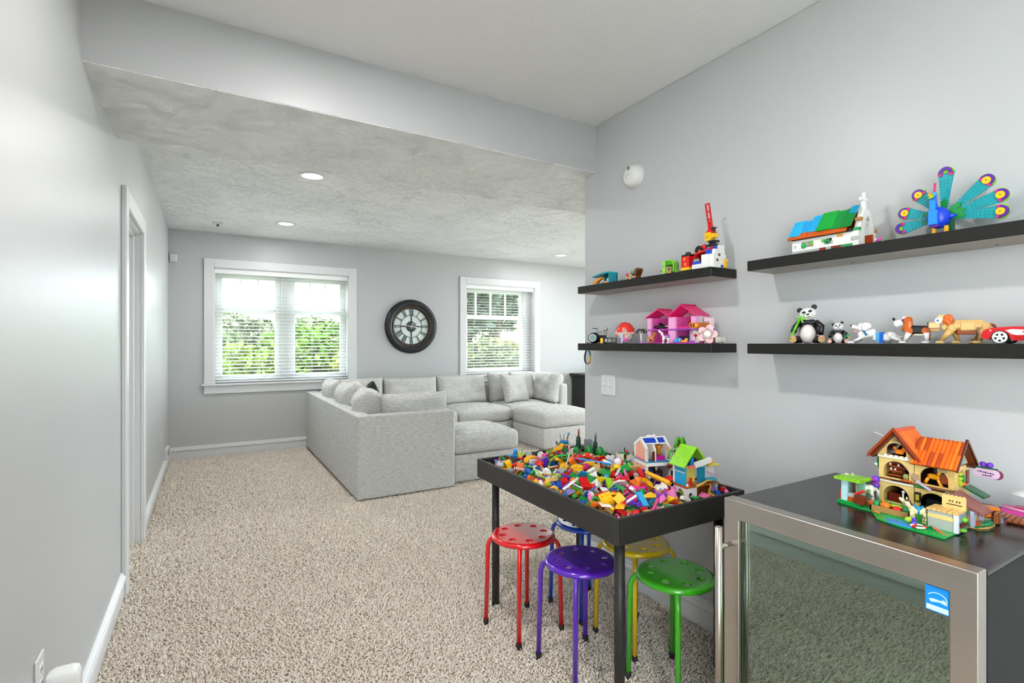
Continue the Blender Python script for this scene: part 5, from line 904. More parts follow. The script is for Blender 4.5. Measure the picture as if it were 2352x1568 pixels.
# roofs: every tile its own piece
OR = ['#f26a14', '#ee5f10', '#f57a1c', '#b4420f']; rnd = random.Random(5)
MT = [mat(c, .35) for c in OR]
tile = None
def tiles(origin, u, s, n, rows, w, l, nrm):
    global tile
    u = Vector(u); s = Vector(s); nr = Vector(nrm); M0 = Matrix((u, s, nr)).transposed()
    for r_ in range(rows):
        for i in range(n):
            p = Vector(origin) + u * (i + .5) * w + s * ((r_ + .5) * l * .94) + nr * (.12 if r_ == 0 else .0)
            if tile is None:
                g_ = G(CM); g_.plate([(-.5, 0), (.5, 0), (.5, .25), (.3, .5), (0, .6), (-.3, .5), (-.5, .25)], -.5, .5, 'y'); tile = g_.mesh('roof_tile')
            o = D.objects.new('roof_tile', tile); COL.objects.link(o); o.parent = t
            if not tile.materials: tile.materials.append(MT[0])
            o.matrix_local = Matrix.Translation(p * CM) @ M0.to_4x4() @ Matrix.Diagonal((w * .97, l, .8, 1))
            o.material_slots[0].link = 'OBJECT'; o.material_slots[0].material = MT[rnd.choice((0, 0, 1, 2, 2, 0, 3))]
a = R(51); ca, sa = math.cos(a), math.sin(a)
# right roof: ridge along x, front slope visible
P(t, 'roof_deck', '#6b2a12', ('p', 'x', -.2, 9.8, [(-1.6, 12.9), (4.8, 19.6), (11.2, 12.9), (10.6, 12.6), (4.8, 18.8), (-1.0, 12.6)]))
tiles((-.4, -1.75, 13.0), (1, 0, 0), (0, .69, .724), 11, 2, .94, 4.6, (0, -.724, .69)); tiles((-.4, 11.3, 13.0), (1, 0, 0), (0, -.69, .724), 11, 2, .94, 4.6, (0, .724, .69))
P(t, 'right_gable', T1, ('p', 'x', 7.9, 8.5, [(0, 13.5), (9.6, 13.5), (4.8, 18.6)])); P(t, 'gable_tile', '#e8842c', ('b', 8.4, 3.0, 13.6, 8.8, 4.2, 16.6)); P(t, 'gable_tile', '#f1ead8', ('b', 8.4, 1.4, 13.6, 8.8, 2.6, 15.4)); P(t, 'gable_tile', '#9ab0ae', ('b', 8.4, 5.0, 13.6, 8.8, 7.4, 15.2)); P(t, 'barge_board', '#5a2412', ('p', 'x', 9.6, 10.2, [(-1.9, 12.6), (4.8, 19.8), (11.5, 12.6), (11.5, 13.6), (4.8, 20.5), (-1.9, 13.4)]))
# left roof: ridge along y
P(t, 'roof_deck', '#6b2a12', ('p', 'y', -1.4, 10.4, [(-10.3, 13.2), (-4.3, 20.9), (1.7, 13.2), (1.0, 12.9), (-4.3, 20.1), (-9.6, 12.9)]))
tiles((1.9, -1.4, 13.2), (0, 1, 0), (-.614, 0, .789), 12, 2, .98, 5.0, (.789, 0, .614)); tiles((-10.5, -1.4, 13.2), (0, 1, 0), (.614, 0, .789), 12, 2, .98, 5.0, (-.789, 0, .614))
P(t, 'ridge_tile', '#e4581a', ('b', -5.0, -1.6, 20.9, -3.6, 10.2, 21.7, .2)); P(t, 'barge_board', '#9c3a14', ('p', 'y', -2.0, -1.4, [(-10.8, 12.8), (-4.3, 21.2), (2.2, 12.8), (2.2, 13.9), (-4.3, 22.2), (-10.8, 13.9)]))
# interior pieces
P(t, 'shelf_unit', '#9c4a20', *[('b', -6.9, 1.2, z, -3.4, 3.6, z + .35) for z in (8.0, 9.3, 10.6, 11.8)], ('b', -6.9, 3.4, 7.4, -3.4, 3.8, 12)); P(t, 'crockery', '#efe9dc', *[('s', x, 1.6, z, .3, .3, .35) for x, z in ((-6.2, 9.9), (-5.2, 9.9), (-6.4, 11.2), (-4.4, 11.2), (-6, 12.3))]); P(t, 'toy_pup', '#f2841a', ('b', -5.2, .9, 14.4, -3.0, 2.0, 15.8, .3), ('b', -3.4, .8, 15.2, -2.2, 2, 16.6, .3), ('s', -5.2, 1.4, 16.0, .5)); P(t, 'toy_horse_rider', '#f2a01c', ('b', 2.6, .6, 9.2, 5.4, 1.8, 10.6, .4), ('t', .45, (5.0, 1.0, 10.4), (5.6, .9, 12.0)), ('t', .4, (5.0, 1, 9.4), (5.8, 1, 7.4)), ('t', .4, (2.8, 1, 9.4), (2.2, 1, 8.0)))
P(t, 'brown_panel', '#8a3c1c', ('b', 5.8, .4, 8.6, 7.4, 1.0, 11)); P(t, 'grey_panel', '#8d94a0', ('b', 2.6, 5, 10, 5.2, 5.4, 12.6)); P(t, 'sack', '#9aa25a', ('s', -2.2, 1.0, 8.4, .9, .7, .9)); P(t, 'counter', '#c45a1f', ('b', -3.0, -.6, 7.4, -.4, .8, 7.8)); P(t, 'stove', '#20242a', ('b', 2.0, 2, .6, 7, 5, 3.4)); P(t, 'black_tray', '#1f2123', ('r', (18, 0, 0), (1.6, -3.0, .6), [('b', 0, 0, 0, 5.6, 3.4, .4)])); P(t, 'lamp_post', '#c9ced2', ('t', .22, (-2.2, -1.0, .6), (-2.2, -1.0, 4.2)), ('s', -2.2, -1.0, 4.5, .4)); P(t, 'red_seats', '#7a2216', ('b', -7, 2, .6, -4, 4, 3))
la = P(t, 'lantern', 'black', ('b', .3, -.6, 2.6, 1.6, .1, 5.2, .1)); P(la, 'lantern_pane', '#c9b03a', ('b', .55, -.68, 3.0, 1.35, -.55, 4.6, .02))
P(t, 'swing_rope', '#c9a9c4', ('t', .08, (-3, .2, 12.2), (1.4, -1.4, 8.2))); P(t, 'swing_seat', '#c8b9d8', ('r', (0, 32, 0), (1.2, -1.6, 8.6), [('b', 0, -.4, -.3, 3.8, .4, .2)])); P(t, 'wall_vine', '#1fa84a', *[('s', -9.2, y, z, .8, .6, .8) for y, z in ((2, 12.2), (1.4, 11), (2.4, 9.8), (3.4, 10.8))]); P(t, 'vine_flower', 'white', ('s', -9.8, 1.2, 10.6, .5)); P(t, 'weather_vane', '#e6e6e6', ('t', .2, (-8.6, 4, 18.2), (-10, 4, 18.8), (-11.6, 4, 19.3)), ('s', -8.6, 4, 18, .4))
P(t, 'fruit_vine', '#a8b82a', *[('s', 8.9, y, z, .55) for y, z in ((3.2, 11.4), (3.4, 10.2), (3.2, 9.2), (3.6, 8.6))]); P(t, 'fruit', '#f0761a', ('s', 9.0, 4.6, 8.6, .6), ('s', 9, 5.4, 8.2, .6)); P(t, 'vine_leaf', '#0f8f44', ('s', 9.0, 5.0, 10, .5, .9, 1.0)); P(t, 'shutter', '#6b2a14', ('b', 8.7, 7.6, 8.2, 9.0, 9.2, 11.8)); 
sg = P(t, 'hanging_sign', '#d3b6d2', ('p', 'y', 8.2, 8.6, rrect(10.0, 10.6, 15.4, 12.9, 1.1, 5))); P(sg, 'sign_lettering', '#4a2a5a', *[('b', 10.9 + .5 * i, 8.12, 12.0 - .05 * i, 11.25 + .5 * i, 8.2, 12.25 - .05 * i + .1 * (i % 2), .01) for i in range(7)], *[('b', 11.9 + .5 * i, 8.12, 11.1, 12.25 + .5 * i, 8.2, 11.35 + .12 * (i % 2), .01) for i in range(4)]); P(sg, 'sign_edge', '#7a2a4a', ('p', 'y', 8.5, 9.0, rrect(10.2, 10.5, 15.9, 12.9, 1.1, 5))); P(t, 'sign_bracket', 'dbr', ('b', 8.6, 8.2, 12.6, 10.6, 8.7, 13.4)); P(t, 'sign_flowers', '#6a2fc0', ('s', 12, 8.4, 14.0, .75), ('s', 13.4, 8.4, 14.0, .75)); P(t, 'sign_leaves', 'dgrn', ('b', 10.4, 8.2, 13.0, 15, 8.6, 13.3), ('b', 11.6, 8, 13.2, 13.8, 8.8, 13.6))
# front garden plates and pieces fixed to them
P(t, 'meadow_plate', '#17a648', ('p', 'z', 0, .32, [(-14.8, -9.6), (-14.4, -11.0), (-5.2, -12.0), (-1.4, -17.4), (3, -18.6), (13.4, -19.2), (13.4, -6), (9.6, -3.6), (-14.6, -3.4)]))
[P(t, 'stud_patch', '#1fb452', q_) for q_ in (('k', -8, -9, .32, 9, 4), ('k', -1, -16, .32, 8, 6), ('k', 6.5, -18.6, .32, 8, 4))]; P(t, 'pond', '#1c86e0', ('p', 'z', .32, .45, circ(3.2, -15.4, 3.6, 24, 1.9))); P(t, 'pond_edge', '#2f9ae8', ('b', 1.2, -18.4, .3, 6.6, -17.4, .5)); P(t, 'side_plate', T2, ('p', 'z', 0, .4, [(9.6, -5), (14.5, -4), (16, -1), (16, 3), (9.6, 8)])); P(t, 'hedge_strip', '#0f8f3c', ('b', 10, -4.6, .4, 15, -1.6, .8))
# kiosk on the left
P(t, 'kiosk_base', '#0f9a44', ('b', -14.6, -10.6, .3, -8.6, -4.6, .9)); P(t, 'kiosk_wall', '#bfe6ea', ('b', -13.8, -10.2, .9, -12.2, -9.4, 6.8)); P(t, 'kiosk_wall', '#a9cfd2', ('b', -13.8, -9.4, .9, -13.2, -5.4, 6.8)); P(t, 'kiosk_wall', '#8fc8a4', ('b', -11.4, -6.2, .9, -9.6, -5.4, 6.8)); P(t, 'kiosk_post', '#5a3a20', ('b', -11.6, -8.8, 3.4, -10.9, -8.0, 6.6)); P(t, 'kiosk_bricks', '#cf5a1c', ('b', -14.2, -10, .9, -13.7, -6, 3.6), ('b', -12.1, -10.0, .9, -9.4, -9.2, 2.2), ('b', -9.9, -9.2, .9, -9.3, -6, 2.2)); P(t, 'kiosk_counter', '#b9c4c0', ('b', -12.1, -10.1, 2.2, -9.9, -9.0, 3.2)); P(t, 'kiosk_roof', '#8fd01c', ('b', -15.2, -11.4, 6.8, -8.4, -4.6, 7.2), *[('b', -15.2 + i * 1.15, -11.4, 7.2, -14.3 + i * 1.15, -4.6, 7.5) for i in range(6)])
P(t, 'berry_crate', '#7a3018', ('b', -9.8, -11.4, 1.0, -7.4, -9.6, 3.4)); P(t, 'berries', '#d8161c', *[('s', -9.4 + .55 * (i % 4), -11.1 + .6 * (i // 4), 3.7 + .35 * (i % 4), .38) for i in range(8)]); P(t, 'wheelbarrow', '#d8601c', ('b', -7.2, -9.8, .8, -4.8, -8.2, 2.4, .3)); P(t, 'garden_flowers', '#c81f8c', *[('s', x, y, z, .5) for x, y, z in ((-4.2, -8, 1.2), (-3.6, -7, 1.6), (-8.8, -1, 5.6), (-9.4, -1.6, 6.4))]); P(t, 'violet_bush', '#6a3fd0', ('s', -9.2, -.6, 6.4, 1.1), ('s', -9.0, -.6, 4.8, .9)); P(t, 'garden_leaves', '#0f9a54', *[('s', x, y, z, .9, .7, .5) for x, y, z in ((-5.4, -6.8, .9), (-4.2, -6.2, 1.0), (-9.8, -2.2, 3), (-9.4, -1, 4))])
P(t, 'vegetable_box', '#b98a52', ('b', -5.8, -11.4, .4, 3.4, -11.0, 1.9), ('b', -5.8, -8.6, .4, 3.4, -8.2, 1.9), ('b', -5.8, -11.4, .4, -5.4, -8.2, 1.9), ('b', 3.0, -11.4, .4, 3.4, -8.2, 1.9)); P(t, 'soil', '#3a2214', ('b', -5.4, -11, .4, 3, -8.6, 1.3)); P(t, 'pumpkin', '#f07a16', ('s', -2.6, -10.2, 2.2, 1.2, 1.1, 1.0), ('t', .3, (-3, -10.2, 3), (-3.4, -10.2, 3.8))); P(t, 'tomato', '#e8281a', ('s', .2, -10.4, 1.9, 1.1, 1.0, .85)); P(t, 'squash', '#b8d42a', ('s', -.6, -9, 2.2, 1.5, .6, .5)); P(t, 'cabbage', '#1f9a5a', ('s', -4.8, -9.8, 2, .9), ('s', -3.4, -8.8, 2.4, .9), ('s', 2.0, -9.8, 2, .8, .7, .9)); P(t, 'fallen_log', '#c8843a', ('t', .3, (-4.4, -13.0, .7), (-2.6, -13.4, .7)))
# grey shed with slatted top, sign, and stable with brown roof
P(t, 'shed_wall', '#b4b8b0', ('b', 7.8, -12.9, .3, 13.0, -12.3, 4.6)); P(t, 'shed_stripe', '#ecd384', ('b', 7.8, -13.0, 2.8, 13.0, -12.85, 3.8, .02)); P(t, 'shed_post', '#dfe0e6', ('b', 13.0, -13.2, .3, 13.9, -12.4, 4.6)); P(t, 'shed_side', '#7f86a4', ('b', 13.2, -12.4, .3, 13.8, -8, 4.6)); P(t, 'shed_shelf', '#5a1f1a', ('b', 13.4, -12, 1.6, 14.2, -8.4, 2.6)); P(t, 'shed_plants', '#6fc02a', ('s', 14, -10, 3.2, .7), ('s', 14, -11, .9, .9, .8, .5)); P(t, 'shed_top', '#e6bd78', *[('b', 7.6 + 1.05 * i, -13.2, 4.6, 8.5 + 1.05 * i, -8, 5.1 + .08 * (i % 2)) for i in range(6)])
sg = P(t, 'sign_board', '#e8c67e', ('p', 'y', -9.2, -8.6, [(9.4, 5.1), (14.0, 5.1), (14.0, 8.0)] + [(14.0 - .38 * k, 8.1 + (.35 if k % 2 else 0)) for k in range(1, 12)] + [(9.4, 8.0)])); P(sg, 'sign_lettering', '#5a4430', *[('b', 10.8 + .55 * i + (.3 if i > 1 else 0), -9.26, 6.7, 11.1 + .55 * i + (.3 if i > 1 else 0), -9.18, 7.15, .01) for i in range(4)], ('b', 10.3, -9.26, 6.0, 13.4, -9.18, 6.25, .01))
P(t, 'stable_roof', '#8f5048', ('r', (0, 28, 0), (9.2, -5.0, 7.2), [('b', 0, 0, 0, 6.8, 6.6, .5)]), *[('r', (0, 28, 0), (9.2, -5, 7.2), [('b', 6.6, i * 1.3, -.1, 7.6, i * 1.3 + .9, .5)]) for i in range(5)]); P(t, 'stable_arch', '#b3b6d0', ('p', 'x', 13.6, 14.3, [(-5, .4), (1.4, .4), (1.4, 4.4), (-5, 4.4)], [arch(-4, .4, .5, 3.8)])); P(t, 'stable_bench', '#c04f2c', ('b', 13.8, -3.6, .5, 15, -.6, 1.5)); P(t, 'barrel', '#c9a24a', ('s', 13.2, -1.6, 2.2, .8)); P(t, 'green_awning', 'dgrn', ('r', (0, 25, 0), (9.6, 3, 8.0), [('b', 0, 0, 0, 4.6, 4, .5)])); P(t, 'plank_bridge', '#9a5a34', *[('b', 15.6 + 1.0 * i, 3.4, 2.7 - .05 * i, 16.3 + 1.0 * i, 6.4, 3.1 - .05 * i) for i in range(8)], ('b', 15.4, 4, .2, 16.2, 6, 2.8))
P(t, 'bush', '#127a44', *[('s', x, y, .9, 1.0, .9, .7) for x, y in ((14.8, -2.2), (15.2, -.6), (15.4, .8))]); P(t, 'life_ring', '#f2efe8', ('r', (0, 0, 0), (7.2, -16.6, .7), [('l', [(.9, .1), (1.3, .35), (1.7, .1), (1.3, -.2), (.9, .1)], 20)])); P(t, 'ring_stripe', '#d8201c', *[('b', 7.2 + 1.3 * math.cos(R(k)) - .4, -16.6 + 1.3 * math.sin(R(k)) - .4, .6, 7.2 + 1.3 * math.cos(R(k)) + .4, -16.6 + 1.3 * math.sin(R(k)) + .4, 1.12) for k in (20, 140, 260)]); P(t, 'plank', '#d8683a', ('r', (0, 12, -25), (9.2, -15.2, .9), [('b', 0, 0, 0, 4.2, .7, .3)])); P(t, 'small_fence', '#0f7a4a', ('p', 'y', -15.6, -15.2, [(7.2, .3), (10.4, .3), (9.4, 1.4), (8.8, 1.0), (8.2, 1.6)])); P(t, 'bowl', '#b8dc3a', ('s', 4.6, -14.2, 1.1, 1.2, .9, .8)); P(t, 'purple_flower', '#5a3fd8', ('s', 6.0, -15.6, 1.0, .6), ('s', 6.0, -15.6, 1.9, .5))
# animals and loose sets on the cooler
def pony(t, c, mane, hoof, s, saddle=None, patch=None):
    def p(nm, cc, *pr): return part(t, nm, C.get(cc, cc), *pr, sc=CM * s)
    p('body', c, ('s', 0, 0, 4.2, 2.3, 1.05, 1.35), ('s', 1.5, 0, 4.3, 1.3, 1.0, 1.3), ('s', -1.5, 0, 4.4, 1.2, .95, 1.3), ('t', .8, (-1.9, 0, 4.8), (-2.8, 0, 6.0), (-3.2, 0, 7.0))); p('head', c, ('r', (0, 38, 0), (-3.7, 0, 7.3), [('s', -.5, 0, -.4, 1.3, .6, .65)])); p('ear', c, ('e', (-3.2, -.35, 7.8), (-3.1, -.4, 8.6), .25, .08), ('e', (-3.2, .35, 7.8), (-3.1, .4, 8.6), .25, .08)); p('mane', mane, ('t', .42, (-3.0, .1, 7.9), (-2.3, .1, 7.0), (-1.7, .1, 5.8))); p('tail', mane, ('t', .45, (2.6, 0, 4.8), (3.6, 0, 3.9), (3.6, 0, 2.0)))
    for x, y, dx in ((-1.6, -.6, -.5), (-1.4, .6, .3), (1.7, -.6, .6), (1.5, .6, .2)): p('leg', c, ('e', (x, y, 3.8), (x + dx, y, 1.9), .62, .4), ('e', (x + dx, y, 2.0), (x + dx * .6, y, .5), .4, .34), ('e', (x + dx * .6, y, .55), (x + dx * .6 - .1, y, 0), .36, .5))
    p('eye', 'black', ('s', -3.9, -.55, 7.3, .18, .12, .2))
    if saddle: p('saddle', saddle, ('s', .1, 0, 5.1, 1.2, 1.15, .75), ('e', (-.9, 0, 5.3), (-1.0, 0, 6.2), .5, .35), ('e', (1.1, 0, 5.3), (1.3, 0, 6.0), .55, .4)); p('girth', saddle, ('s', .1, 0, 4.2, .7, 1.2, 1.4))
    if patch: p('patch', patch, ('s', 1.2, -.85, 3.6, .7, .35, .8), ('s', -1.4, -.8, 5.0, .5, .3, .6))
pony(toy('toy_horse', 'cream toy horse with a teal saddle in front of the farmhouse', 1.546, .590, FT + .0035, 28), '#ecd9a8', '#4a2f2a', '#6a4a3a', .72, '#1b93b8')
pony(toy('toy_cow', 'white and green patched toy cow left of the farmhouse arches', 1.622, .748, FT + .0035, 20), '#ece6dc', '#e6dfd2', '#5a4a3a', .9, None, '#7a9a54')
t = toy('toy_boat', 'pink toy boat with a white parasol at the right of the cooler', 1.835, .445, FT, 8)
P(t, 'hull', '#e04fa4', ('p', 'y', -1.6, 1.6, [(-6.4, 1.6), (-5.6, .8), (4.6, .3), (6.4, 1.4), (7.2, 3.4), (6.6, 3.4), (5.0, 1.9), (-4.4, 2.6), (-6.2, 2.6)])); P(t, 'gunwale', '#f7b4d8', ('t', .3, (-6.0, -1.7, 2.6), (-1, -1.8, 2.2), (4.4, -1.7, 1.9), (6.6, -1.5, 3.4))); P(t, 'seat', '#c8186c', ('b', -3.8, -1.4, 2.2, 1.4, 1.4, 2.9)); P(t, 'parasol_pole', '#f4f2f2', ('t', .3, (-1.6, 0, 2.4), (-1.6, 0, 6.8))); P(t, 'parasol', '#f1f1ef', ('l', [(3.1, 6.3), (2.6, 6.7), (1.4, 7.1), (.3, 7.3), (.05, 7.6)], 24, 'z', (-1.6, 0, 0)), ('l', [(.05, 6.6), (3.1, 6.25)], 24, 'z', (-1.6, 0, 0)))
t = toy('toy_raft', 'brown slatted toy dock beside the pink boat', 1.772, .437, FT, 5)
P(t, 'beam', '#7a3c1c', ('b', -4.4, -1.4, 0, 4.2, -1.0, .4), ('b', -4.4, 1, 0, 4.2, 1.4, .4))
for i in range(7): P(t, 'plank', '#a8602c', ('b', -4.4 + 1.22 * i, -1.9, .4, -3.4 + 1.22 * i, 1.9, .8))
t = toy('toy_hay_bale', 'orange toy hay bale with square window on a grey stand', 1.742, .508, FT, 20)
P(t, 'stand', '#8c8f80', ('b', -2.2, -1.8, 0, 2.4, 1.8, .8)); P(t, 'bale', '#e07a1c', ('b', -1.8, -1.5, .8, 1.9, 1.5, 3.6, .4), *[('t', .14, (-1.9, y, 1), (-3.0, y * 1.3, 1.4 + .3 * k)) for k, y in enumerate((-1, -.4, .2, .8))]); P(t, 'window', '#4a1c12', ('b', .2, -1.62, 1.5, 1.4, -1.45, 2.9, .02))

# ================================================================ ON THE PLAY TABLE
ZB = TZ - .066            # inner bottom of the tray
def hump(x, y):
    u = (x - TX0) / tw_; w = (y - TY0) / tl_; e = min(u, 1 - u, w, 1 - w) * 6; e = max(0, min(1, e))
    return .026 + .044 * e ** .7 + .012 * math.sin(9 * u + 5 * w) * e
tw_, tl_ = TX1 - TX0, TY1 - TY0
def btoy(name, label, x, y, z, rz, cat='toy'): return thing(name, label, cat, (x, y, z), rz)
# tall white and pink house (corner at its origin)
t = btoy('toy_townhouse', 'tall white and pink brick house on the play table', 1.612, 1.590, ZB + .024, -18); t.scale = (1, 1, .86)
Wt = '#f3f0ec'
P(t, 'floor_plate', '#3f4a2c', ('b', 0, 0, 0, 11.6, 11.5, 1.0)); P(t, 'corner_post', Wt, ('b', 0, 0, 1, .9, .9, 11.6), ('b', 0, 10.6, 1, .9, 11.5, 11.6), ('b', 10.8, 0, 1, 11.6, .9, 11.6))
P(t, 'side_panel', '#f2b6a4', ('b', .1, .9, 1, .7, 10.6, 11.2)); P(t, 'pink_stripe', '#ef8a9a', ('b', -.05, .9, 1.2, .12, 10.6, 2.6, .02), ('b', -.05, .9, 3.6, .12, 10.6, 5.0, .02)); P(t, 'blue_stripe', '#1544c4', ('b', -.08, .9, 6.2, .14, 10.6, 8.6, .02)); P(t, 'back_wall', '#8a6a4a', ('b', .7, 10.8, 1, 11.6, 11.4, 12)); P(t, 'far_wall', Wt, ('b', 11.0, .9, 1, 11.6, 11.4, 11.6))
P(t, 'upper_floor', Wt, ('b', -.1, -.1, 10.6, 11.7, 11.6, 12.4)); P(t, 'teal_edge', '#1c8fb4', ('b', -.2, -.2, 12.4, 11.8, 11.6, 12.9)); P(t, 'floor_studs', '#1ca4d8', ('k', 5, 0, 12.9, 7, 3))
P(t, 'upper_side_panel', '#f3b49a', ('p', 'x', .1, .8, [(1.0, 12.9), (10.4, 12.9), (10.4, 19.2), (5.7, 22.4), (1.0, 19.2)])); P(t, 'gable_trim', Wt, ('p', 'x', -.1, .5, [(0, 12.9), (1.0, 12.9), (1.0, 19.2), (5.7, 22.6), (10.4, 19.2), (10.4, 12.9), (11.4, 12.9), (11.4, 19.6), (12.2, 19.6), (6.4, 24.0), (5.0, 24.0), (-.8, 19.6), (0, 19.6)])); P(t, 'pink_base_strip', '#ef8a9a', ('b', -.12, 1, 13, .15, 10.4, 14.2, .02)); P(t, 'white_pillar', Wt, ('b', 0, 0, 12.9, .9, .9, 19.6)); P(t, 'partition', Wt, ('p', 'x', 4.2, 4.8, [(.4, 12.9), (9, 12.9), (9, 19), (2.4, 21), (.4, 18.4)])); P(t, 'brown_door', '#6a1f14', ('b', 3.0, .3, 13, 4.2, .7, 17.8)); P(t, 'far_gable', Wt, ('p', 'x', 11.0, 11.6, [(0, 12.9), (11.4, 12.9), (11.4, 19.6), (5.7, 24.4), (0, 19.6)])); P(t, 'peach_patch', '#f3b49a', ('b', 10.6, .3, 18.0, 11.1, 2.4, 20.2)); P(t, 'back_upper', '#dfe3e6', ('b', .8, 10.6, 12.9, 11, 11.2, 19.6))
P(t, 'blue_roof', '#1440b4', ('r', (44, 0, 0), (0, 3.4, 21.2), [('b', .6, 0, 0, 6.6, 3.4, .4), ('b', 7.2, 0, 0, 10.6, 3.4, .4)])); P(t, 'roof_frame', Wt, ('r', (44, 0, 0), (0, 3.0, 20.8), [('b', 0, 3.6, 0, 11.6, 4.2, .9), ('b', 6.6, 0, 0, 7.2, 4, .9), ('b', 0, 0, 0, 11.6, .5, .7)])); P(t, 'roof_pigeon', '#f4f2f0', ('s', 4, 5.2, 24.6, 1.6, .7, .6), ('s', 6.4, 5.4, 24.8, .6)); P(t, 'purple_bed', '#c01c8c', ('b', 5.2, 1.2, 13, 9.4, 5, 15.2)); P(t, 'copper_lamp', '#c0781c', ('l', [(.6, 15.4), (1.2, 16), (.7, 17.6), (1.8, 19.4), (1.5, 20.2)], 14, 'z', (8, 4, 0))); P(t, 'green_box', '#6a9a3c', ('b', 5.4, 5, 15, 8.4, 6, 18)); P(t, 'window_arch', '#16307a', ('p', 'y', .2, .5, arch(1.2, 3.4, 1.4, 9.6))); P(t, 'purple_stairs', '#4a2390', *[('b', 3.2 + 1.0 * i, 1.0, 1 + 1.3 * i, 7.6, 4.6, 2.3 + 1.3 * i) for i in range(4)], ('b', 2.0, -1.4, .4, 7, 1, 1.4)); P(t, 'counter', '#6a3a22', ('b', 7, 6, 1, 11, 10, 6.4)); P(t, 'teal_pole', '#2cb4d0', ('t', .4, (4.6, 8, 1), (4.6, 8, 10.4))); P(t, 'red_chandelier', '#8a1c1c', ('s', 10.6, -.6, 10.6, 1.2, 1.0, 1.4)); P(t, 'white_vase', 'white', ('s', 7.2, 4.8, 8.2, .7, .7, 1.4))
# lime roofed beach house
t = btoy('toy_beach_house', 'lime roofed toy beach house on legs at the right of the play table', 1.590, 1.352, ZB + .004, -8)
P(t, 'base_plate', '#7a8a3c', ('b', 0, 0, 0, 8.0, 8.6, .8)); P(t, 'round_hole_wall', Wt, ('p', 'x', 0, .7, [(0, .8), (8, .8), (8, 8.0), (0, 8.0)], [circ(4.2, 5.0, 1.9, 20)])); P(t, 'wheel_window', '#6a6f74', ('c', -.25, 2.0, 1.6, 1.7, .5, 'x', 20)); P(t, 'olive_backing', '#9aa83c', ('b', .8, .8, .8, 1.2, 7.6, 7.6)); P(t, 'front_wall', Wt, ('p', 'y', 0, .6, [(.7, .8), (4.6, .8), (4.6, 8), (.7, 8)], [circ(1.6, 5.2, .9, 14), circ(1.6, 2.2, .9, 14)])); P(t, 'end_wall', Wt, ('b', 15.4, 1, .8, 16.0, 6, 8.6)); P(t, 'brown_backing', '#8a4a1c', ('b', 6, 4, .8, 15, 5, 8)); P(t, 'wooden_deck', '#b06a24', ('b', -.2, -.4, 8.0, 7, 8.6, 8.5), ('p', 'z', 8.2, 8.8, [(4, -.4), (16.4, .6), (16.4, 6.4), (4, 6)])); P(t, 'tan_trim', '#dfae52', ('t', .45, (3.6, -.8, 8.6), (6, -.8, 9.2), (9.4, -.4, 10.2), (12.6, .2, 9.6))); P(t, 'tan_finial', '#dfa63c', ('t', .4, (10.6, -.2, 2.6), (10.6, -.2, 6.4), (11.4, -.2, 7.6), (10.8, -.2, 8.4)))
P(t, 'blue_panel', '#18a4d8', ('b', -.2, 1.2, 8.6, .4, 7.0, 15.6)); P(t, 'panel_line', '#e8f0f2', ('b', -.28, 1.2, 13.4, -.15, 7.0, 13.8, .01)); P(t, 'white_post', Wt, ('b', -.2, 7.4, 8.6, .6, 8.2, 16.0), ('b', -.2, 0, 8.6, .5, .7, 9.6)); P(t, 'red_plate', '#c8301c', ('b', -.3, -.1, 7.8, .5, 8.2, 8.2)); P(t, 'yellow_wall', '#ecdc6a', ('b', 3.0, 4.4, 8.6, 7.4, 5, 15.6)); P(t, 'teal_wall', '#1c8fae', ('b', 7.4, 2.6, 8.8, 11.0, 3.2, 15.2)); P(t, 'red_figure', '#d8281c', ('b', .8, -.6, 8.8, 1.8, .4, 11), ('s', 1.3, -.2, 11.6, .6)); P(t, 'bath', '#3fb0cc', ('b', 10.6, -.2, 9.2, 15, 2.6, 10.6, .4)); P(t, 'pink_awning', '#e89ac8', *[('r', (0, 14, 0), (10.6, -.4 + .5 * i, 13.2), [('t', .14, (0, 0, 0), (4.8, 0, -.4))]) for i in range(5)]); P(t, 'white_screen', '#eceae8', ('p', 'y', 2.4, 2.8, [(11.0, 9), (15.6, 9), (15.6, 15.4), (11, 16)])); P(t, 'yellow_top', '#ecd84a', ('b', 10.4, -.4, 15.6, 15.8, 3.4, 16.0)); P(t, 'yellow_knob', '#f0a81c', ('t', .5, (11.0, 1, 16.4), (13.2, 1, 16.8)), ('s', 13.4, 1, 17.0, .6)); P(t, 'white_beam', '#f1efec', ('r', (0, -10, 0), (3.4, -1.0, 15.8), [('b', 0, 0, 0, 8.0, 1.2, 2.0)])); P(t, 'salmon_beam', '#e8785c', ('b', .2, -.6, 15.6, 4.4, .6, 16.6)); P(t, 'upper_floor', '#e9e6e0', ('b', 0, .2, 15.6, 8.6, 8.2, 16.1)); P(t, 'upper_contents', '#2a2c38', ('b', 2.6, 2, 16.1, 6.4, 6, 18.6)); P(t, 'blue_sail', '#1a84d0', ('p', 'y', 1, 1.4, [(2.2, 16.1), (4.2, 16.1), (3.6, 19.8), (2.6, 18.4)])); P(t, 'red_ball', '#e83a1c', ('s', 4.6, .2, 17, .8))
for x0, z0, x1, z1, nm in ((-1.8, 15.8, 4.2, 23.2, 'roof_slope'), (4.2, 23.2, 10.2, 15.8, 'roof_slope')):
    L = math.hypot(x1 - x0, z1 - z0); an = -math.degrees(math.atan2(z1 - z0, x1 - x0)); P(t, nm, '#8fd614', ('r', (0, an, 0), (x0, 0, z0), [('b', 0, -.4, 0, L, 8.4, .5), ('k', 0, -.4, .5, int(L / .8), 11)]))
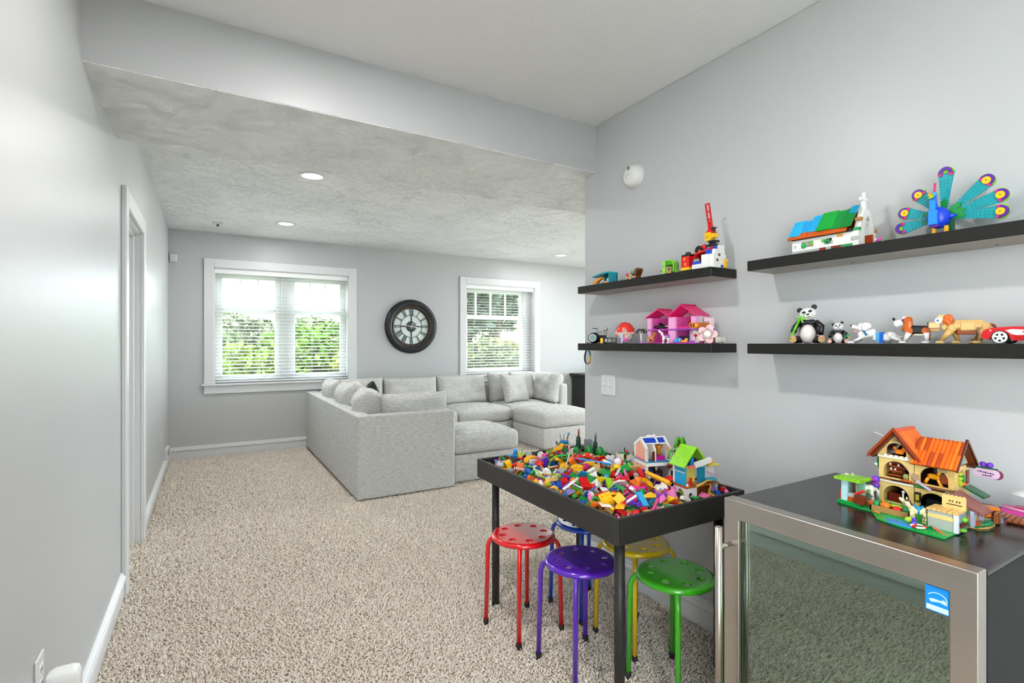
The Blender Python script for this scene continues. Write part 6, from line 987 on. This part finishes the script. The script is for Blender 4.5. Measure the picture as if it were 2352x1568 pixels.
P(t, 'palm_stem', '#5a2f1a', ('t', .35, (3, 9.4, 14), (3.6, 9.6, 20), (4.6, 9.6, 24.4))); P(t, 'palm_leaf', '#4f9a24', *[('t', .55, (4.6, 9.6, 24.6), (4.6 + 1.6 * math.cos(k), 9.6 + .8 * math.sin(k), 25.4), (4.6 + 2.4 * math.cos(k), 9.6 + 1.2 * math.sin(k), 23.8), (4.6 + 2.5 * math.cos(k), 9.6 + 1.2 * math.sin(k), 21.6)) for k in (0, 1.57, 3.14, 4.7)], *[('t', .5, (1, 10, 20.4), (1 + 1.3 * math.cos(k), 10, 20.8), (1 + 2.0 * math.cos(k), 10, 17.4)) for k in (0, 3.14)])
# ------------------------------------------------ garden pieces at the back of the tray
def ton(x, y): return ZB + .004 + hump(x, y) * .9
def bt(name, label, x, y, rz, up=0): return btoy(name, label, x, y, ton(x, y) + up, rz)
t = bt('toy_gatehouse', 'small red and cream toy gatehouse with blue flower roof', 1.60, 2.175, -30)
P(t, 'wall', '#f4e6cf', ('b', -3.2, -2, 0, 3.4, 2, 6.6)); P(t, 'red_panel', '#d0201c', ('b', -1.2, -2.15, 1.8, 2.6, -1.9, 6.0)); P(t, 'yellow_post', '#f2b23c', ('b', -3.3, -2.3, 0, -1.5, -1.6, 6.4)); P(t, 'orange_side', '#ef6a3c', ('b', -3.4, -1.6, 3.4, -3.1, 1.8, 6.4)); P(t, 'roof_plate', '#1f8a5a', ('b', -3.8, -2.4, 6.6, 3.8, 2.2, 7.0)); P(t, 'blue_planter', '#1f6fc8', ('s', .6, 0, 7.6, 2.6, 1.6, .9)); P(t, 'flowers', '#f2c23c', ('s', 1.4, -.6, 8.6, .6), ('s', -2, -1, 7.4, .5)); P(t, 'stalks', '#20242c', *[('t', .16, (x, 0, 8), (x + d, 0, 10), (x + d * 1.6, 0, 11.4)) for x, d in ((-.6, -.6), (.4, .2), (1.6, .8), (2.4, .4))]); P(t, 'blue_bloom', '#58b4d8', ('s', 3.0, 0, 11.8, .7)); P(t, 'finial', '#1c2f7a', ('e', (-3.4, -1.6, 7), (-3.4, -1.6, 8.4), .5, .2))
def cypress(label, x, y, h, brown):
    t = bt('toy_cypress', label, x, y, 0); P(t, 'foliage', '#163f2c', ('l', [(.05, 0)] + [(1.75 * (1 - .4 * i / 12) * (1.12 if i % 2 else .88), h * i / 12) for i in range(13)] + [(.05, h)], 10)); P(t, 'top_twig', brown, ('t', .5, (0, 0, h - .2), (.3, 0, h + 2.0), (.2, 0, h + 3.4)), ('t', .16, (.2, 0, h + 3.2), (.8, 0, h + 4.6)))
cypress('tall dark green toy cypress with a brown tip', 1.695, 2.165, 9.4, '#8a4422'); cypress('shorter dark green toy cypress with a grey tip', 1.735, 2.075, 7.6, '#4a4644')
t = bt('toy_wall_block', 'grey stud block between the two toy cypresses', 1.735, 2.135, -25); P(t, 'block', '#7f8488', ('b', -1.8, -1.4, 0, 2.0, 1.4, 7.6)); P(t, 'studs', '#8d9296', ('k', -1.7, -1.2, 7.6, 4, 3))
for i, (x, y, s) in enumerate(((1.545, 2.085, 1.0), (1.60, 2.06, 1.1), (1.655, 2.03, 1.35), (1.69, 1.985, 1.3))):
    o = G(CM).lathe([(.05, 0), (1.5 * s, .05), (1.6 * s, 1.6 * s), (1.5 * s, 3.0 * s), (1.0 * s, 3.9 * s), (.4 * s, 4.3 * s), (.02, 4.4 * s)], 12).build('toy_bush', mat('#12842f', .3), None, (x, y, ton(x, y) + .012)); tag(o, '%s glossy green domed toy bush from the left in the row of four' % ('first', 'second', 'third', 'fourth')[i], 'toy', 'row of toy bushes')
for i, (x, y) in enumerate(((1.765, 2.03), (1.78, 1.985), (1.795, 1.945))):
    t = bt('toy_grass_tuft', ('spiky green toy grass tuft nearest the grey block', 'middle spiky green toy grass tuft by the wall', 'spiky green toy grass tuft beside the small white house')[i], x, y, 40 * i)
    for k in range(6): a = k * 1.05; P(t, 'blade', '#1c8f3f', ('e', (.3 * math.cos(a), .3 * math.sin(a), 0), (1.1 * math.cos(a), 1.1 * math.sin(a), 3.6 + .8 * (k % 3)), .45, .05, 6))
t = bt('toy_cottage', 'small white toy cottage overgrown with green leaves', 1.755, 1.885, -25)
P(t, 'wall', '#f0ead6', ('b', -3.4, -2, 0, -.4, 2, 5.6), ('p', 'y', -2, 2, [(1.0, 0), (5.2, 0), (5.2, 3.6), (3.4, 5.6), (1.0, 4.2)])); P(t, 'trunk', '#5a2316', ('b', -.3, -1.6, 0, 1.0, -.4, 5)); P(t, 'leaves', '#1fa04a', *[('s', x, -.6, z, 1.4, 1.0, .6) for x, z in ((-1.8, 6.0), (.2, 5.6), (2.2, 5.4), (4.0, 4.6), (-.2, 4.4))]); P(t, 'apple', '#d0203c', ('s', 1.4, -1, 6.4, .9)); P(t, 'pink_bloom', '#ef5a9a', ('s', -2.8, -1, 5.8, .8, .7, .4)); P(t, 'squirrel', '#a84f24', ('s', 5.4, -.6, 5.4, .8, .7, 1.2), ('s', 5.6, -.6, 3.4, 1.4, 1.0, 1.4)); P(t, 'crest', '#26262c', ('t', .3, (.6, -.4, 6), (.4, -.4, 8.4))); P(t, 'window', '#7a4a2a', ('b', -2.2, -2.1, 2, -1.6, -1.95, 3.2, .02)); P(t, 'mound', '#1f7a34', ('s', 4.6, 0, 1.2, 2.0, 1.8, 2.2))
# ------------------------------------------------ distinctive loose pieces lying on the heap
GRP = 'loose toy bricks heaped on the play table'
def lone(name, label, c, x, y, rot, *prims, up=0, extra=()):
    z = ZB + hump(x, y) + up; o = part(None, name, mat(C.get(c, c), .3), *prims); o.location = (x, y, z); o.rotation_euler = [R(a) for a in rot]; tag(o, label, 'toy brick', GRP)
    for nm, cc, *pr in extra: P(o, nm, cc, *pr)
    return o
lone('toy_parasol', 'lime toy parasol lying at the far left corner of the heap', '#8fc81c', 1.38, 2.235, (20, -24, 30), ('l', [(3.2, 0), (3.0, .4), (1.8, 1.3), (.4, 1.8), (.05, 2)], 20), ('l', [(.05, 1.6), (3.2, -.05)], 20), ('t', .25, (0, 0, -1), (0, 0, 5.4)), up=.012)
lone('toy_plate', 'white studded plate at the near left edge of the heap', '#efe9e2', 1.215, 1.40, (4, 6, 62), ('b', -3.4, -1.9, 0, 3.4, 1.9, .4), ('k', -3.2, -1.6, .4, 8, 4), up=.006)
lone('toy_plate', 'yellow plate at the near corner of the tray', '#f4b90f', 1.24, 1.345, (-4, 5, 40), ('b', -2.6, -1.5, 0, 2.6, 1.5, .9), ('k', -2.4, -1.2, .9, 6, 3), up=.012)
lone('toy_fence', 'long yellow scalloped fence strip lying beside the beach house', '#f5b512', 1.565, 1.475, (42, 0, -104), ('b', -8.2, -.8, 0, 8.2, .8, .8), *[('c', -7.6 + 1.27 * i, 0, .6, .72, 1.3, 'z', 12) for i in range(13)], up=.02)
lone('toy_fence', 'yellow ribbed block standing in the middle of the heap', '#f2d318', 1.375, 1.60, (25, 10, -20), ('b', -3.0, -.7, 0, 3.0, .7, 1.2), *[('b', -2.9 + 1.0 * i, -.6, 1.2, -2.2 + 1.0 * i, .6, 3.6, .25) for i in range(6)], up=.012)
lone('toy_fence', 'yellow corrugated block near the front right of the heap', '#f3bd10', 1.405, 1.385, (62, 0, -25), *[('c', -1.8 + .9 * i, 0, 0, .5, 4.2, 'z', 10) for i in range(5)], ('b', -2.2, .1, 0, 2.2, .7, 4.2), up=.012)
lone('toy_tile', 'plain white square panel near the middle of the heap', '#eeeae4', 1.40, 1.535, (48, 0, -22), ('p', 'y', 0, .5, [(-2.8, 0), (2.8, 0), (2.8, 3.6), (1.4, 5.4), (-1.4, 5.4), (-2.8, 3.6)]), up=.012)
lone('toy_arch', 'white arch panel with a small rainbow lying at the left edge', '#efeae8', 1.205, 1.62, (52, 0, 38), ('p', 'y', 0, .8, [(-3, 0), (-1.9, 0)] + arc(0, .2, 1.9, 180, 0, 10, 2.8) + [(1.9, 0), (3, 0), (2.6, 5.8), (-2.6, 5.8)]), up=.02, extra=(('rainbow', '#e8a02c', ('p', 'y', -.1, .05, arc(0, 3.8, 1.5, 20, 160, 8) + arc(0, 3.8, 1.0, 160, 20, 8))), ('purple_block', '#5a2fb4', ('b', -1.8, .2, -.4, 1.8, 1.2, 2.2))))
lone('toy_brick', 'big glossy red brick leaning near the rainbow arch', '#d8141a', 1.275, 1.59, (8, -20, 70), *br(-3.2, -1.6, 0, 4, 2, 1.9, True, 1.6), up=.012)
lone('toy_cup', 'orange toy cup standing near the front of the heap', '#f07a1c', 1.46, 1.49, (0, 8, 0), ('l', [(.0, 0), (1.3, 0), (1.1, .5), (1.2, 2.6), (1.5, 4.2), (1.2, 4.2), (.9, .6)], 16), up=.012)
lone('toy_beam', 'bright magenta beam lying toward the front of the heap', '#e82c9c', 1.425, 1.455, (0, 10, -35), ('b', -3.6, -.8, 0, 3.6, .8, .9, .2), ('b', -3.2, .5, .5, 3.2, 1.1, 1.5, .2), up=.016)
lone('toy_crate', 'lilac slatted toy crate at the front right of the heap', '#9a4fc8', 1.465, 1.375, (20, 0, -30), ('b', -2, -1.6, 0, 2, 1.6, .4), *[('b', -2, -1.6, .5 + .9 * i, 2, -1.3, 1.1 + .9 * i) for i in range(3)], ('b', -2, -1.6, 0, -1.6, 1.6, 3), ('b', 1.6, -1.6, 0, 2, 1.6, 3), up=.012)
lone('toy_slope', 'pink triangular roof slope at the front right of the heap', '#ee86c4', 1.505, 1.362, (0, 0, -60), ('p', 'y', -1.4, 1.4, [(-2.6, 0), (2.2, 0), (1.6, 3.8)]), up=.014)
lone('toy_ski', 'long light blue studded strip across the middle of the heap', '#2a8fe0', 1.515, 1.80, (0, 6, -48), ('b', -9, -.9, 0, 7.4, .9, .6, .2), ('k', -5, -.7, .6, 10, 1), up=.022)
lone('toy_plane', 'coral red toy shuttle with a round vent on the heap', '#f0482c', 1.53, 1.90, (0, -8, -38), ('p', 'z', 0, .9, [(-5, 1.8), (-1, 1.4), (2.6, 2.4), (3.6, 0), (2.6, -2.4), (.6, -1.8), (-1.2, -.2)]), ('l', [(.5, .9), (1.0, 1.0), (1.2, 1.6), (.8, 1.8)], 14, 'z', (1.2, .2, 0)), up=.025)
lone('toy_window', 'black toy window frame standing at the back of the heap', '#22262c', 1.46, 2.15, (58, 0, -28), ('p', 'y', 0, .5, [(-2.8, 0), (2.8, 0), (2.8, 3.8), (-2.8, 3.8)], [[(-2.4, .4), (2.4, .4), (2.4, 1.7), (-2.4, 1.7)], [(-2.4, 2.1), (2.4, 2.1), (2.4, 3.4), (-2.4, 3.4)]]), up=.012, extra=(('pane', '#11151a', ('b', -2.5, .2, .3, 2.5, .3, 3.5, .01)),))
lone('toy_globe', 'white domed toy lamp on a yellow base on the heap', '#efe3ec', 1.545, 1.70, (0, 12, 0), ('s', 0, 0, 2.6, 1.7), up=.016, extra=(('base', '#f2c21a', ('l', [(2.2, 0), (1.7, .8), (1.2, 1.6), (1.5, 1.9)], 16)),))
lone('toy_palm', 'green toy palm crown lying near the front of the heap', '#1fa85c', 1.355, 1.475, (20, 0, 0), *[('t', .3, (0, 0, .6), (1.6 * math.cos(k), 1.6 * math.sin(k), 1.1), (2.8 * math.cos(k), 2.8 * math.sin(k), .2)) for k in [i * .9 for i in range(7)]], up=.02)
lone('toy_pod', 'blue bottle shaped piece standing at the far left of the heap', '#1f86dc', 1.31, 2.18, (6, 0, 0), ('l', [(.0, 0), (1.2, 0), (1.2, 2.6), (.9, 3.2), (1.1, 3.4), (1.1, 4.6), (.7, 5.2), (.02, 5.4)], 14), up=.006)
lone('toy_slide', 'long yellow curved chute at the back left of the heap', '#f6bc12', 1.50, 2.09, (0, -14, -40), ('p', 'y', -1, 1, [(-5, .2), (3, 1.6), (4.4, 3.4), (3.2, 4.2), (2.0, 2.9), (-5, 1.4)]), up=.018)
lone('toy_leaf', 'large dark green leaf piece standing at the back left', '#118a3a', 1.43, 2.075, (0, 42, -30), ('s', 0, 0, 1.8, .5, 1.2, 3.0), up=.012)
lone('toy_leaf', 'long green blade piece lying across the left of the heap', '#1aa64a', 1.44, 1.965, (0, 78, -62), ('s', 0, 0, 0, .6, .9, 4.4), up=.03)
lone('toy_wing', 'orange yellow curved wing piece on the left of the heap', '#f5ad12', 1.31, 2.03, (10, -10, 30), ('p', 'z', 0, .8, arc(0, 0, 4.6, 10, 150, 12, 3.4) + arc(0, -.6, 3.2, 150, 10, 12, 1.6)), up=.024)
lone('toy_brick', 'red rounded block on the left of the heap', '#dc2018', 1.30, 1.955, (15, 25, 20), ('b', -1.8, -1.5, 0, 1.8, 1.5, 2.8, .8), ('b', -2.4, -1, 0, -1, 1, 1.4, .4), up=.02)
lone('toy_hook', 'thin white bent rod standing over the heap', '#ecebec', 1.41, 1.86, (0, 0, 15), ('t', .22, (-3.4, 0, 0), (-.6, 0, 5.6), (.4, 0, 7.2), (3.0, 0, 2.0)), up=.016)
lone('toy_rails', 'set of white parallel bars at the left edge of the heap', '#f2f1f4', 1.215, 1.985, (10, 8, 55), *[('b', -2.6, -2 + i * .95, 0, 2.6, -1.45 + i * .95, .6, .1) for i in range(5)], up=.022)
lone('toy_boat', 'pale grey toy boat at the far left corner of the tray', '#c2c9cc', 1.205, 2.13, (0, 6, 50), ('p', 'z', 0, 1.9, [(-3.6, -1.4), (2.4, -1.6), (4.4, 0), (2.4, 1.6), (-3.6, 1.4)], [[(-3.0, -.9), (2.0, -1.0), (3.4, 0), (2.0, 1.0), (-3.0, .9)]]), ('p', 'z', 0, .3, [(-3.6, -1.4), (2.4, -1.6), (4.4, 0), (2.4, 1.6), (-3.6, 1.4)]), up=.012)
lone('toy_rod', 'slim white stick poking up at the near corner of the tray', '#eceaea', 1.275, 1.345, (0, 60, -20), ('b', -.35, -.35, -3.6, .35, .35, 3.6, .1), up=.03)
lone('toy_saucer', 'red and black striped brick lying in the middle of the heap', '#d0182a', 1.45, 1.565, (25, -15, -30), ('b', -3, -1.4, 0, 3, 1.4, 1.5, .2), up=.018, extra=(('print', '#2a2a30', ('b', -2.6, -1.46, .3, 2.6, -1.4, .7, .01)),))
lone('toy_brick', 'lavender brick beside the red stud brick at the right corner', '#9a7ae0', 1.735, 1.345, (0, 0, 20), *br(-1.6, -.8, 0, 4, 2, .96), up=.004)
lone('toy_brick', 'red stud brick at the right corner of the tray', '#c8141c', 1.765, 1.325, (0, 0, 24), *br(-1.2, -.8, 0, 3, 2, 1.4), up=.006)
lone('toy_pipe', 'long yellow pipe piece along the right front edge', '#f2bc14', 1.715, 1.297, (0, 90, -4), ('c', 0, 0, -4.4, .75, 8.8, 'z', 14), ('c', 0, 0, -4.6, 1.0, 1.4, 'z', 14), up=.0)
lone('toy_brick', 'red topped orange block at the front edge below the beach house', '#e8861c', 1.585, 1.295, (0, 0, 10), ('b', -1.8, -1.3, 0, 1.8, 1.3, 2.0, .1), up=-.014, extra=(('red_top', '#d8201c', ('b', -1.8, -1.3, 2.0, 1.8, 1.3, 2.7, .1)),))
# ------------------------------------------------ the heap itself
rnd = random.Random(11)
def km(name, *prims): return G(CM).do(prims).mesh(name)
KIND = [('toy_brick', 'oblong brick', km('brick_two_by_four', *br(-1.6, -.8, -.5, 4, 2)), 10), ('toy_brick', 'chunky square brick', km('brick_chunky', *br(-1.6, -1.6, -.9, 2, 2, 1.9, True, 1.6)), 6), ('toy_plate', 'flat plate', km('plate_flat', *br(-2.4, -1.6, -.2, 6, 4, .36)), 9), ('toy_slope', 'slope brick', km('slope', ('p', 'y', -1.2, 1.2, [(-1.6, -.8), (1.6, -.8), (1.6, -.2), (.2, 1.2), (-1.6, 1.2)])), 8),
        ('toy_tile', 'long narrow tile', km('tile_long', ('b', -2.8, -.45, -.2, 2.8, .45, .2)), 9), ('toy_arch', 'arch brick', km('arch', ('p', 'y', -.8, .8, [(-2.2, -1), (-1.2, -1)] + arc(0, -1, 1.2, 180, 0, 8) + [(1.2, -1), (2.2, -1), (2.2, 1.1), (-2.2, 1.1)])), 5), ('toy_cone', 'round cone piece', km('cone', ('l', [(.02, -.9), (1.2, -.9), (1.2, -.5), (.55, 1.0), (.02, 1.1)], 14)), 5), ('toy_ring', 'tyre shaped ring', km('ring', ('l', [(.4, -.5), (1.1, -.6), (1.35, -.35), (1.35, .35), (1.1, .6), (.4, .5), (.4, -.5)], 18)), 4),
        ('toy_rod', 'thin rod', km('rod', ('t', .28, (-2.8, 0, 0), (0, 0, .15), (2.8, 0, 0))), 6), ('toy_leaf', 'leaf shaped piece', km('leaf', ('p', 'z', -.15, .25, [(-2.2, 0), (-.9, .9), (.6, 1.0), (2.4, .1), (.7, -.8), (-.8, -.9)])), 5), ('toy_shell', 'curved shell piece', km('shell', ('p', 'y', -1.1, 1.1, arc(0, -.9, 2.0, 15, 165, 8) + arc(0, -.9, 1.5, 165, 15, 8))), 7), ('toy_ball', 'rounded bead piece', km('bead', ('s', 0, 0, 0, 1.0, 1.0, .85)), 4), ('toy_figure', 'tiny toy figure', km('figure', ('b', -.6, -.35, -1.6, .6, .35, -.4), ('p', 'y', -.4, .4, [(-.8, -.4), (.8, -.4), (.5, .8), (-.5, .8)]), ('s', 0, 0, 1.3, .55)), 4)]
COLS = [('red', '#d8151c', 17), ('yellow', '#f4b910', 15), ('orange', '#ef7216', 8), ('green', '#149a3c', 11), ('lime', '#8cc81c', 6), ('blue', '#1a58cc', 9), ('light blue', '#2fa0dc', 7), ('white', '#efece8', 11), ('black', '#1d1e22', 6), ('purple', '#5c2aa8', 5), ('pink', '#ec78b8', 6), ('grey', '#9aa0a2', 6), ('brown', '#6f3618', 4), ('tan', '#dcbb7e', 4), ('magenta', '#d01c84', 3)]
KW = [k[3] for k in KIND]; CW = [c[2] for c in COLS]
NO = [(1.60, 1.75, 1.44, 1.74), (1.57, 1.79, 1.33, 1.45)]       # where the two houses stand
def zone(x, y):
    if 1.53 < x and 1.40 < y < 1.80: return 'beside the tall house'
    if 1.50 < x and y < 1.42: return 'by the lime roofed house'
    if y > 2.12: return 'at the far left corner' if x < 1.36 else 'at the far end by the cypresses'
    if y > 1.95: return 'on the far left side' if x < 1.42 else 'just before the green bushes'
    if y < 1.36: return 'at the near corner' if x < 1.33 else 'along the near right edge'
    if x < 1.25: return 'along the far left rim' if y > 1.66 else 'along the near left rim'
    if x > 1.60: return 'along the wall side'
    return ('in the far middle' if y > 1.72 else 'in the very middle' if y > 1.52 else 'in the near middle')
pts = []
def free(x, y, d):
    if any(a < x < b and c < y < e for a, b, c, e in NO): return False
    return all((x - p[0]) ** 2 + (y - p[1]) ** 2 > d * d for p in pts)
tries = 0
while len(pts) < 300 and tries < 60000:
    tries += 1; x = rnd.uniform(TX0 + .035, TX1 - .035); y = rnd.uniform(TY0 + .035, TY1 - .035)
    if free(x, y, .031): pts.append((x, y))
for x, y in pts:
    nm, desc, me, _ = rnd.choices(KIND, KW)[0]; cn, ch, _ = rnd.choices(COLS, CW)[0]
    if not me.materials: me.materials.append(mat('#d8151c', .3))
    o = D.objects.new(nm, me); COL.objects.link(o); ed = min(x - TX0, TX1 - x, y - TY0, TY1 - y); flat = ed < .06
    o.location = (x, y, ZB + hump(x, y) + (rnd.uniform(.004, .016) if not flat else .006)); k = .35 if flat else 1
    o.rotation_euler = (rnd.gauss(0, .55) * k, rnd.gauss(0, .55) * k, rnd.uniform(0, 6.28)); s = rnd.uniform(.9, 1.45) * (.75 if flat else 1); o.scale = (s, s, s)
    o.material_slots[0].link = 'OBJECT'; o.material_slots[0].material = mat(ch, .3)
    tag(o, 'loose %s %s %s on the play table' % (cn, desc, zone(x, y)), 'toy brick', GRP)
# what lies underneath, too many to count: one piece of stuff
g = G(); under = []; cols = [mat(c[1], .3) for c in COLS]; mi = []
for i in range(900):
    x = rnd.uniform(TX0 + .035, TX1 - .035); y = rnd.uniform(TY0 + .035, TY1 - .035)
    if any(a < x < b and c < y < e for a, b, c, e in NO): continue
    nf = len(g.f); z = ZB + .010 + rnd.uniform(0, 1) * max(.004, hump(x, y) - .018); k = rnd.choice((0, 0, 1, 2, 3)); w, d, h = rnd.uniform(.012, .03), rnd.uniform(.010, .02), rnd.uniform(.005, .012)
    ed = min(x - TX0, TX1 - x, y - TY0, TY1 - y); q = .3 if ed < .06 else 1
    g.push(Matrix.Translation((x, y, z)) @ Euler((rnd.gauss(0, .5) * q, rnd.gauss(0, .5) * q, rnd.uniform(0, 6.28))).to_matrix().to_4x4())
    if k < 3: g.box(-w, -d, -h, w, d, h, .0008)
    else: g.cone((0, 0, -h), (0, 0, h), d, d * .7, 10)
    g.pop(); mi += [rnd.choices(range(len(COLS)), CW)[0]] * (len(g.f) - nf)
me = g.mesh('toy_brick_underlayer'); o = D.objects.new('toy_brick_underlayer', me); COL.objects.link(o)
for c in cols: me.materials.append(c)
me.polygons.foreach_set('material_index', mi); tag(o, 'deep layer of small mixed toy bricks filling the tray', 'toy bricks', kind='stuff')
